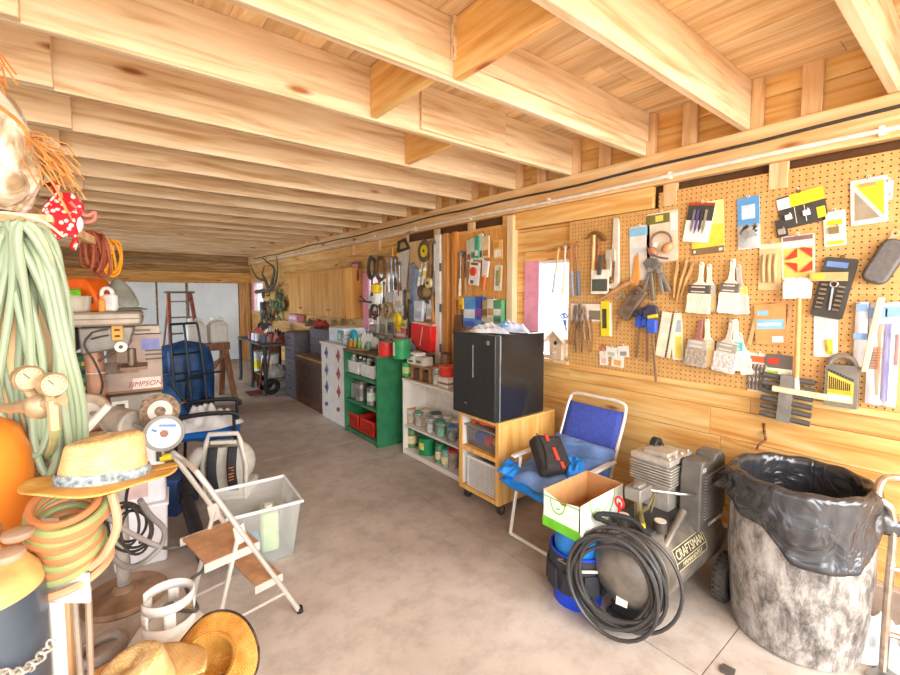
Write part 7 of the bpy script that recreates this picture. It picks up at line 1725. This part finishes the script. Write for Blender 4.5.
# cables hung under the hat
m = MB().tube(smooth_pts([dp(70, 494, 1.2), dp(85, 520, 1.22), dp(105, 548, 1.3), dp(124, 566, 1.4), dp(142, 563, 1.5), dp(160, 547, 1.55), dp(164, 530, 1.55), dp(150, 515, 1.5), dp(140, 500, 1.45)], 7), .0095, 8)
tag(m.build('grey_cable', P('76706e', .5)), 'thick grey cable drooping in a loop below the banded straw hat', 'cable')
m = MB().tube(smooth_pts([dp(84, 494, 1.21), dp(105, 515, 1.3), dp(130, 533, 1.42), dp(158, 546, 1.54)], 7), .0085, 8)
tag(m.build('grey_cable', P('8a8482', .5)), 'straight grey cable slanting down from the banded straw hat brim', 'cable')
m = MB(); cc = dp(127, 530, 1.75)
for k in range(5):
    a, b_ = .05 + .012 * k, .085 + .01 * math.sin(k * 2); o_ = RT * (.03 * math.sin(k * 1.4)) + UP * (.02 * math.cos(k * 2.2)) + FW * (.01 * k)
    m.tube([cc + o_ + RT * (a * math.cos(g)) + UP * (b_ * math.sin(g)) for g in [2 * PI * i / 28 for i in range(28)]], .0055, 6, closed=True)
m.tube(smooth_pts([cc + UP * .08, dp(126, 500, 1.7), dp(128, 488, 1.6)], 5), .0055, 6)
tag(m.build('extension_lead', P('38332f', .5)), 'black cord coiled beneath the banded straw hat', 'cord')
m = MB().ring(fl(100, 655) + Vector((0, 0, .03)), .1, .024, (0, .1, 1), 24, 8, 1, .8)
tag(m.build('suction_hose', P('b0a297', .6)), 'grey hose ring lying on the floor behind the cart post', 'hose')
# ---- bench grinder on a pedestal
gb = fl(125, 597); gb.z = 0
t = thing('pedestal_grinder', 'old bench grinder on a round based pedestal with a white labeled wheel', 'bench grinder', gb, 0)
iron = P('a07f62', .6, .2, .25, 8); gbody = P('b5aca0', .5, .2, .15)
MB().lathe([(.001, 0), (.2, 0), (.205, .012), (.19, .03), (.06, .05), (.04, .08), (.001, .08)], 36).build('base', iron, t)
MB().cyl((0, 0, .05), (0, 0, .82), .033, n=16).build('column', P('b8b2a8', .5, .3, .15), t)
MB().bb(-.1, .1, -.08, .08, .82, .845).build('top_plate', gbody, t)
L_ = lambda px, py, D: dp(px, py, D) - gb
gl_, gr_ = L_(88, 412, 2.42), L_(164, 433, 2.1)
ax = (gr_ - gl_).normalized(); mid_ = (gl_ + gr_) / 2
MB().cyl(mid_ - ax * .1, mid_ + ax * .1, .07, n=20).build('motor_body', gbody, t, bevel=.01); MB().cyl(gl_ - ax * .03, gr_ + ax * .0, .012, n=10).build('shaft', steel, t)
MB().bb(mid_.x - .07, mid_.x + .07, mid_.y - .06, mid_.y + .06, .845, mid_.z - .03).build('motor_foot', gbody, t)
nf_ = (RT * .75 - FW * 1.0 + Vector((0, 0, .1))).normalized()
w_ = MB().cyl(gr_ - nf_ * .012, gr_ + nf_ * .012, .088, n=36).build('grinding_wheel', P('8d8880', .7), t, bevel=.003)
MB().cyl(gr_ + nf_ * .012, gr_ + nf_ * .0135, .07, n=32).build('paper_label', P('e3e6ee', .5, var=.12, sc=12), w_)
MB().cyl(gr_ + nf_ * .0135, gr_ + nf_ * .03, .018, n=6).build('arbor_nut', P('8a5a42', .5, .4), w_)
xa = nf_.cross(Vector((0, 0, 1))).normalized()
m = MB()
for a, b_, hh_ in ((-.05, .02, .03), (.03, .05, .015)): m.bar(gr_ + nf_ * .0142 + xa * a + Vector((0, 0, hh_)), gr_ + nf_ * .0142 + xa * b_ + Vector((0, 0, hh_ + .012)), .012, .0006, nf_)
m.build('label_print', P('5f86c8', .5), w_)
w2 = L_(160, 411, 2.25)
m = MB().cyl(w2 - nf_ * .015, w2 + nf_ * .008, .09, n=30); m.mat(1).cyl(w2 + nf_ * .008, w2 + nf_ * .012, .055, n=24); m.mat(0).cyl(w2 + nf_ * .012, w2 + nf_ * .014, .025, n=16)
m.build('wire_wheel', [P('8a735a', .8, var=.3, sc=60), P('d8d0c4', .5)], t)
m = MB().cyl(gl_ - nf_ * .05, gl_ + nf_ * .03, .105, n=30); m.build('wheel_guard', P('b39a80', .5, .2, .15), t, bevel=.01); MB().cyl(gl_ + nf_ * .03, gl_ + nf_ * .04, .055, n=24).build('guard_cap', P('d3c6b4', .5), t)
MB().tube([L_(67, 455, 1.9), L_(76, 440, 1.9), L_(109, 405, 1.95)], [.02, .02, .016], 8).build('dust_pipe', P('ece2d8', .4), t)
# ---- bench behind
BZ = .86
t = thing('side_bench', 'rough wooden side bench under the drill press', 'bench', (-.35, 4.0, 0), 0)
bnw = WOOD('bench boards', '7a5a3c', 'a07c56', 'bd9a70', axis=1)
MB().bb(-.5, .47, -.6, .75, BZ - .04, BZ).build('bench_top', bnw, t, bevel=.003)
for sx2 in (-.45, .42):
    for sy2 in (-.55, .7): MB().bb(sx2 - .04, sx2 + .04, sy2 - .04, sy2 + .04, 0, BZ - .04).build('leg', bnw, t)
MB().bb(-.45, .42, -.5, .7, .25, .28).build('lower_shelf', bnw, t)
# drill press
dpos = dp(98, 400, 2.9); dpos.z = BZ + .001
t = thing('drill_press', 'grey brown bench drill press with an orange switch plate, tools piled on its belt cover', 'drill press', dpos, -5)
g1, g2 = P('8f857a', .45, .3, .2, 8), P('a89a8a', .4, .3, .15, 8)
k = 2.9 / 437
def LX(px): return (px - 100) * k * .82
def LZ(py): return CH - (py - 294) * k - dpos.z
MB().bb(-.13, .16, -.2, .17, 0, .035).build('base', g1, t, bevel=.01)
MB().tube([(0, .0, .035), (0, 0, LZ(395))], .04, 18).build('column_lower', g1, t)
MB().tube([(-.0, 0, LZ(396)), (-.01, 0, LZ(350))], .052, 20).build('column', P('b98a70', .45, .3, .15), t); MB().ring((0, 0, LZ(373)), .0535, .004, (0, 0, 1), 24, 6).build('column_band', P('efe6d8', .5), t)
m = MB().prism([(LX(90), LZ(352)), (LX(135), LZ(347)), (LX(141), LZ(326)), (LX(88), LZ(326))], -.17, .1); m.build('head_casting', P('8a847c', .4, .35, .2, 8), t, bevel=.012)
m = MB().bb(LX(61), LX(149), -.22, .14, LZ(325), LZ(311)); m.build('belt_cover', g2, t, bevel=.018)
MB().bb(LX(61) - .003, LX(149) + .003, -.223, .143, LZ(318.5), LZ(317.5)).build('cover_seam', P('6f665c', .5), t)
MB().bb(LX(62), LX(84), -.06, .1, LZ(350), LZ(327)).build('motor_bracket', P('7a6152', .5, .3), t, bevel=.01); m = MB().cyl((LX(66), -.1, LZ(336)), (LX(76), -.1, LZ(336)), .065, n=20); m.build('motor', P('6f5c52', .5, .3), t, bevel=.008); MB().cyl((LX(77), -.11, LZ(337)), (LX(82), -.11, LZ(337)), .05, n=18).build('capacitor', P('cfc9c2', .4), t)
MB().bb(LX(119), LX(130), -.19, -.17, LZ(339), LZ(325)).build('switch_plate', P('f0a43c', .5), t, bevel=.004)
for z in (329, 335): MB().bb(LX(122), LX(127), -.196, -.19, LZ(z + 1), LZ(z - 1)).build('switch', P('4a3a2a', .5), t)
MB().cyl((LX(128), -.17, LZ(345)), (LX(128), -.24, LZ(345)), .034, n=20).build('feed_hub', P('efe8dc', .4), t); MB().cyl((LX(128), -.24, LZ(345)), (LX(128), -.245, LZ(345)), .012, n=12).build('hub_screw', P('5a5048', .5), t)
MB().tube([(LX(128), -.22, LZ(346)), (LX(107), -.26, LZ(357))], .009, 8).build('feed_handle', P('6a625a', .4, .5), t)
m = MB().bb(LX(123), LX(133), -.16, -.06, LZ(362), LZ(348)); m.build('quill_housing', P('7a6656', .5, .3), t); m = MB().cyl((LX(136), -.12, LZ(364)), (LX(136), -.12, LZ(349)), .03, n=16); m.cyl((LX(136), -.12, LZ(370)), (LX(136), -.12, LZ(364)), .022, n=14); m.build('chuck', P('7d6a58', .4, .5), t)
MB().bb(LX(126), LX(152), -.22, .0, LZ(369), LZ(366)).build('table_plate', P('8a6a52', .5, .3), t)
for z in (330, 336): MB().tube(smooth_pts([(LX(100), -.175, LZ(z + 1)), (LX(108), -.19, LZ(z - 1)), (LX(116), -.18, LZ(z - 2))], 4), .006, 6).build('cable', P('4a4540', .5), t)
MB().tube(smooth_pts([(LX(100), -.18, LZ(332)), (LX(94), -.2, LZ(342)), (LX(103), -.2, LZ(360)), (LX(108), -.16, LZ(380)), (LX(104), -.12, LZ(395))], 5), .007, 6).build('cable', P('4a4540', .5), t)
# boxes on the bench
def carton(label, px0, py0, px1, py1, D, dep, col, rz=-4, name='cardboard_box'):
    a = dp((px0 + px1) / 2, py1, D); w_ = (px1 - px0) * D / 437 * .82; h_ = (py1 - py0) * D / 437
    t = thing(name, label, 'box', a, rz); MB().bb(-w_ / 2, w_ / 2, 0, dep, 0, h_).build('box_body', col, t, bevel=.003)
    return t, w_, h_
t, w_, h_ = carton('grey brown cardboard box with slanted red capital letters beside the drill press', 109, 334, 164, 392, 3.1, .3, P('b8a292', .7, var=.12, sc=7))
text('lettering', 'SIMPSON', .05, P('b0402e', .5), t, (.052, -.003, .055), (90, 0, 0), shear=.25)
MB().bb(-.02, w_ * .46, -.002, 0, .02, .1).build('white_panel', P('e6d8cc', .6), t)
MB().bb(.04, w_ * .47, -.003, 0, h_ - .11, h_ - .03).build('blue_panel', P('8a8fc8', .6), t); MB().bb(-.19, .02, -.003, 0, h_ * .35, h_ * .55).build('photo_panel', P('8f7a6a', .6, var=.3), t)
for z in (.55, .63, .7): MB().bb(.06, .16, -.003, 0, h_ * z, h_ * z + .012).build('print_line', P('6a5a50', .6), t)
MB().bb(-w_ * .5, w_ * .5, -.004, .0, .0, .018).build('bottom_flap', P('9a7252', .7), t)
a = dp(150, 334, 3.1)
t, w_, h_ = carton('small pale box on top of the red lettered cardboard box', 128, 326, 160, 333.5, 3.15, .2, P('cdbfae', .7))
MB().bb(-w_ * .3, w_ * .2, -.003, 0, h_ * .3, h_ * .6).build('print_line', P('8a7a6a', .6), t)
t, w_, h_ = carton('grey box with small white labels under the red lettered cardboard box', 112, 394, 164, 424, 3.05, .3, P('9c9388', .6, var=.15, sc=6))
MB().bb(-.14, -.05, -.003, 0, h_ * .45, h_ * .85).build('white_label', P('e2dfd8', .6), t); MB().bb(-.12, -.07, -.005, -.003, h_ * .55, h_ * .75).build('label_print', P('5a5652', .6), t); MB().bb(-.02, .12, -.003, 0, h_ * .1, h_ * .4).build('red_label', P('b8705c', .6), t)
MB().bb(.03, .14, -.003, 0, h_ * .55, h_ * .8).build('print_line', P('6a645c', .6), t)
z_ = t.location.z
t2 = thing('wood_block', 'low wooden riser under the grey labeled box on the bench', 'block', (t.location.x, t.location.y, BZ + .001), -38); MB().bb(-.17, .17, .01, .28, 0, max(.01, z_ - BZ - .002)).build('block_body', bnw, t2, bevel=.003)
t, w_, h_ = carton('green and black slotted organizer box left of the drill press column', 68, 355, 93, 397, 3.2, .25, P('2f6b4a', .5, var=.2), name='organizer_box')
for i in range(5):
    for j in range(4): MB().bb(-w_ * .42 + w_ * .17 * i, -w_ * .42 + w_ * .17 * i + .02, -.004, 0, h_ * (.15 + .2 * j), h_ * (.15 + .2 * j) + .03).build('slot', (P('d8b830', .5), P('1f2a24', .6), P('5fae84', .5))[(i + 2 * j) % 3], t)
t, w_, h_ = carton('grey box with a small white label under the green organizer box', 66, 398, 93, 424, 3.2, .25, P('8f8a80', .6, var=.12)); MB().bb(-.05, .06, -.003, 0, h_ * .6, h_ * .85).build('white_label', P('e8e6e0', .6), t)
t2 = thing('wood_block', 'low wooden riser under the grey box by the drill press column', 'block', (t.location.x, t.location.y, BZ + .001), -38); MB().bb(-.08, .08, .01, .2, 0, max(.01, t.location.z - BZ - .002)).build('block_body', bnw, t2, bevel=.003)
# things on the belt cover
ZC = dpos.z + LZ(311) + .001
def oncov(px, yy=-.1): return dpos + Matrix.Rotation(math.radians(-5), 3, 'Z') @ Vector((LX(px), yy, 0)) + Vector((0, 0, ZC - dpos.z))
t = thing('orange_case', 'orange plastic tool case with a dark panel on the drill press cover', 'case', oncov(90, .0), -38)
MB().prism([(-.17, 0), (.15, 0), (.15, .06), (.09, .19), (.06, .215), (-.16, .215), (-.17, .2)], -.06, .12).build('case_body', P('f06a14', .4), t, bevel=.012); MB().bb(.02, .12, -.066, -.06, .05, .09).build('dark_panel', P('3f3f55', .5), t)
t = thing('plastic_jar', 'wide clear jar of pale bits holding green wrappers on the drill press cover', 'jar', oncov(85, -.14), -38)
MB().lathe([(.001, 0), (.08, 0), (.085, .01), (.09, .1), (.086, .1), (.08, .012), (.001, .012)], 20).build('jar_body', GLASS('e6e2d0', 'jar wall', .15, .35), t); MB().lathe([(.001, .013), (.076, .013), (.08, .08), (.001, .085)], 16).build('contents', P('cfc4a4', .7, var=.3, sc=40), t)
r_ = random.Random(12)
for kk in range(8):
    m = MB().ball((r_.uniform(-.07, .07), r_.uniform(-.03, .03), .11 + r_.uniform(-.01, .03)), (.04, .025, .016), 10, 7, (r_.uniform(-30, 30), r_.uniform(-20, 20), r_.uniform(0, 180))); m.build('green_wrapper', P('7fc83a', .4, var=.2, sc=20), t)
jar('red_jar', 'small dark red jar at the left end of the drill press cover', 'jar', oncov(67, -.1), .03, .085, P('8a2a24', .35), P('b04038', .5), None)
t = thing('white_jug', 'small white bottle with a round handle at the right of the orange case', 'bottle', oncov(117, -.12), -38)
MB().box((0, 0, .055), (.1, .05, .11)).build('bottle_body', P('f0eee8', .4), t, bevel=.015); MB().ring((-.01, 0, .115), .035, .012, (0, 1, 0), 18, 8).build('handle', P('f0eee8', .4), t); MB().bb(-.025, .04, -.027, -.025, .03, .09).build('paper_label', P('dcdce4', .5), t)
t = thing('orange_tube', 'small orange bottle beside the white bottle on the drill press cover', 'bottle', oncov(110.5, -.14), -38); MB().lathe([(.001, 0), (.02, 0), (.02, .07), (.008, .085), (.008, .1), (.001, .1)], 12).build('bottle_body', P('f0963a', .5), t); MB().cyl((0, 0, .1), (0, 0, .115), .01, n=8).build('cap', white, t)
t = thing('floppy_hat', 'grey green floppy hat slumped at the right end of the drill press cover', 'hat', oncov(124, .03), -38)
MB().sheet(lambda u, v: ((.1 - .02 * v) * math.cos(2 * PI * u) * max(0.0, math.cos(v * PI / 2)) ** .5 - .03 * v + .03, (.08) * math.sin(2 * PI * u) * max(0.0, math.cos(v * PI / 2)) ** .5, .02 + .2 * v + .02 * math.sin(6 * PI * u) * (1 - v)), 30, 10).build('cap_crown', P('8c8f82', .6, var=.15), t, ang=60)
MB().sheet(lambda u, v: (.03 + (.1 + .05 * v) * math.cos(PI * (u - .5)), (.08 + .04 * v) * math.sin(PI * (u - .5)), .02 - .015 * v), 16, 4).build('cap_brim', P('7f8576', .6), t, solid=.004)
# cord hanks on the wooden arm
arm1 = dp(112, 250, 2.75); arm1.z = 1.98; arm0 = Vector((-.2, 2.03, 1.98))
for (f, c, lbl, nl, wd_, ln) in ((.66, '9a4a2c', 'brown red extension cord hank, first on the wooden arm above the orange case', 8, .03, .2), (.79, 'a8583a', 'copper brown cord hank, middle one above the orange case', 7, .028, .21), (.93, 'f2a21e', 'bright yellow orange cord hank, last one above the orange case', 9, .03, .2)):
    c0 = arm0.lerp(arm1, f) + Vector((0, 0, .035)); t = thing('cord_hank', lbl, 'cord', c0, -38); r_ = random.Random(int(f * 100)); m = MB()
    for q in range(nl):
        ox, a, L = r_.uniform(-.025, .025), wd_ * r_.uniform(.6, 1.2), ln * r_.uniform(.8, 1.1)
        m.tube([(ox + a * math.sin(g), .045 * math.cos(g * .5 + q) * math.copysign(1, math.sin(g)) * min(1, abs(math.sin(g)) * 3), -L / 2 + .01 + L / 2 * math.cos(g)) for g in [2 * PI * i / 24 for i in range(24)]], .0065, 6, closed=True)
    m.build('cord_loops', P(c, .5, var=.1), t); MB().ring((0, 0, -.07), wd_ * .8, .008, (0, .2, 1), 16, 6).build('cord_wrap', P(c, .5, var=.1), t)
# ---- white buckets under the hat
bp_ = dp(142, 572, 2.64); bp_.z = 0
tr = P('e9e6ea', .35, var=.05)
t = thing('white_bin', 'white square bin, the lower of two stacked beside the grinder pedestal', 'bin', bp_, -6)
MB().box((0, .1, .19), (.27, .24, .38), None, 1.1).build('bin_body', tr, t, bevel=.015); MB().box((0, .1, .375), (.31, .27, .02)).build('rim', tr, t, bevel=.005)
t = thing('white_container', 'translucent white container with a dark grip stacked on the white square bin', 'container', bp_ + Vector((0, 0, .387)), -6)
MB().box((-.01, .1, .19), (.31, .25, .38), None, .94).build('container_body', tr, t, bevel=.025); MB().bb(.1, .13, -.036, -.02, .27, .33).build('grip_recess', P('3f3a38', .6), t); MB().bb(-.1, .05, -.03, -.015, .06, .16).build('print', P('d8b8b4', .5), t)
MB().cyl((.12, -.02, .28), (.2, -.03, .29), .022, n=12).build('spout', P('f2cf20', .45), t)
# ---- aluminium step stool
A_, B_, C_, D_ = (fl(300, 613), fl(271, 584), fl(206, 611), fl(185, 588))
C_, D_ = A_ + Vector((-.44, -.08, 0)), B_ + Vector((-.44, -.08, 0))
for q in (A_, B_, C_, D_): q.z = 0
so = (A_ + B_ + C_ + D_) / 4; ex = ((A_ + B_) / 2 - (C_ + D_) / 2); ang_ = math.degrees(math.atan2(ex.y, ex.x))
t = thing('step_stool', 'folding aluminum step stool with two wooden treads on the concrete floor', 'step stool', so, ang_ + 90)
al = P('e4e0d8', .3, .55, .04)
# local: -y... climb side faces -y rotated so that local -y -> ex
RM = Matrix.Rotation(math.radians(-(ang_ + 90)), 3, 'Z')
la, lb_, lc, ld = [RM @ (q - so) for q in (A_, B_, C_, D_)]
xr, xl = .165, -.165
yf, yb = (la.y + lb_.y) / 2, (lc.y + ld.y) / 2
top = Vector((0, yb + .035, .93))
def rail(x, z): f = z / .93; return Vector((x, yf + (top.y - yf) * f, z))
m = MB(); m.tube([rail(xl, .02)] + [rail(xl, .84)] + [rail(xl * .93, .915), rail(xl * .7, .935)] + [rail(xr * .7, .935), rail(xr * .93, .915)] + [rail(xr, .84), rail(xr, .02)], .0125, 10)
m.build('handle_rail', al, t)
zj = .56
for x in (xl, xr):
    p_ = rail(x, zj); MB().tube([(x * .93, p_.y + .01, zj), (x * .93, yb, .02)], .0115, 8).build('rear_leg', al, t); MB().bar((x * .95, p_.y, zj - .05), (x * .95, p_.y + .015, zj + .04), .012, .05, (0, 1, 0)).build('hinge_plate', al, t)
MB().tube([(xl * .93, yb + .02, .1), (xr * .93, yb + .02, .1)], .009, 8).build('rear_brace', al, t)
for z, dep in ((.24, .13), (.46, .24)):
    p_ = rail(0, z)
    s_ = MB().box((0, p_.y + dep / 2 - .03, z + .012), (.31, dep, .014)).build('tread', P('c8966c', .6, var=.15, sc=12), t, bevel=.003)
    m = MB()
    m.bb(-.162, .162, p_.y - .034, p_.y - .028, z - .02, z + .02); 
    for x in (-.159, .159): m.bb(x - .003, x + .003, p_.y - .03, p_.y + dep - .02, z - .02, z + .02)
    m.build('tread_frame', al, s_)
for x in (xl, xr):
    MB().tube([rail(x, .15), Vector((x * .95, yb + .03, .15))], .007, 6).build('side_brace', al, t)
    f_ = rail(x, 0); MB().cyl((f_.x, f_.y, 0), (f_.x, f_.y + .004, .03), .017, n=12).build('rubber_foot', rub, t); MB().cyl((x * .93, yb, 0), (x * .93, yb, .03), .017, n=12).build('rubber_foot', rub, t)
# ---- translucent tote
tp_ = Vector((.74, 2.99, 0))
t = thing('storage_tote', 'translucent lidless storage tote behind the aluminum step stool', 'tote', tp_, -4)
tm = GLASS('f2f1ee', 'milky tote plastic', .35, .13)
def wallq(m, pts): m.add(pts, [(0, 1, 2, 3)])
m = MB(); a0, a1, b0_, b1, H_ = .175, .22, .18, .225, .37
cb_ = [(-a0, -b0_, .004), (a0, -b0_, .004), (a0, b0_, .004), (-a0, b0_, .004)]; ct_ = [(-a1, -b1, H_), (a1, -b1, H_), (a1, b1, H_), (-a1, b1, H_)]
for i in range(4): wallq(m, [cb_[i], cb_[(i + 1) % 4], ct_[(i + 1) % 4], ct_[i]])
wallq(m, cb_); m.build('tote_body', tm, t, solid=.004, bevel=.01)
m = MB().tube([(-a1 - .008, -b1 - .008, H_), (a1 + .008, -b1 - .008, H_), (a1 + .008, b1 + .008, H_), (-a1 - .008, b1 + .008, H_)], .012, 8, closed=True); m.build('rim', P('e6e4e2', .4), t)
t = thing('green_jug', 'pale green jug inside the translucent tote', 'jug', tp_ + Vector((.07, .0, .012)), -12); MB().box((0, 0, .13), (.11, .2, .26)).build('jug_body', P('c3dca0', .5), t, bevel=.02); MB().cyl((0, 0, .26), (0, 0, .285), .025, n=12).build('cap', white, t)
t = thing('blue_box', 'light blue box inside the translucent tote behind the stool treads', 'box', tp_ + Vector((-.075, -.09, .012)), -12); MB().bb(-.055, .055, -.06, .06, 0, .15).build('box_body', P('4fb4d8', .5), t, bevel=.006); MB().bb(-.03, .04, -.063, -.06, .05, .1).build('paper_label', white, t)
# ---- backpack blower
bl0 = Vector((.72, 3.9, 0))
t = thing('backpack_blower', 'cream framed backpack leaf blower with black straps behind the step stool', 'leaf blower', bl0, -30)
cf = P('e3dccd', .45, var=.05)
m = MB(); po = [(-.15, .02), (.16, .02), (.17, .3), (.13, .5), (.11, .56), (-.11, .56), (-.13, .5), (-.17, .3)]
m.tube([(x, 0, z) for x, z in po], .02, 8, closed=True); m.box((0, .02, .24), (.28, .025, .4)); m.box((0, .0, .49), (.2, .025, .03)); m.build('back_frame', cf, t, bevel=.004)
MB().ball((.04, .15, .27), (.16, .12, .18), 18, 12).build('fan_housing', P('d8d2c6', .4), t); MB().bb(-.16, .18, .02, .3, .0, .1).build('fuel_tank', P('e0dcd0', .4), t, bevel=.02)
for x in (-.07, .08): MB().sheet(lambda u, v: (x + (u - .5) * .07, -.03 - .05 * math.sin(PI * v), .46 - .36 * v), 3, 12).build('shoulder_strap', P('35353a', .8), t, solid=.016)
m = MB()
for q in range(5): m.bar((.06, -.085, .2 + .025 * q), (.1, -.087, .212 + .025 * q), .008, .003, (0, 1, 0))
m.build('orange_print', P('e8843a', .6), t)
R3 = Matrix.Rotation(math.radians(30), 3, 'Z'); lc_ = lambda v: R3 @ (Vector(v) - bl0)
e0, e1, e2, e3 = bl0 + R3.inverted() @ Vector((-.14, .1, .3)), dp(190, 470, 3.35), dp(187, 500, 3.1), fl(207, 574)
e3.z = .055
MB().tube(smooth_pts([lc_(e0), lc_(dp(200, 452, 3.5)), lc_(e1)], 5), .05, 12).build('elbow', P('c9c4bc', .45), t)
m = MB(); pts = smooth_pts([lc_(e1), lc_(e2)], 9); m.tube(pts, [.055 if i % 2 else .045 for i in range(len(pts))], 14); m.build('flex_tube', P('2c2b2d', .6), t)
MB().tube([lc_(e2), lc_((e2 + e3) / 2), lc_(e3)], [.045, .043, .04], 14).build('blower_tube', P('2f3038', .45), t)
t = thing('dark_blue_tote', 'dark blue plastic tote on the floor beneath the bench end', 'tote', (.33, 4.05, 0), -38)
MB().box((0, 0, .14), (.34, .3, .28), None, 1.08).build('tote_body', P('27406f', .45), t, bevel=.015); MB().box((0, 0, .29), (.4, .36, .02)).build('lid', P('2f4f8a', .45), t, bevel=.006)
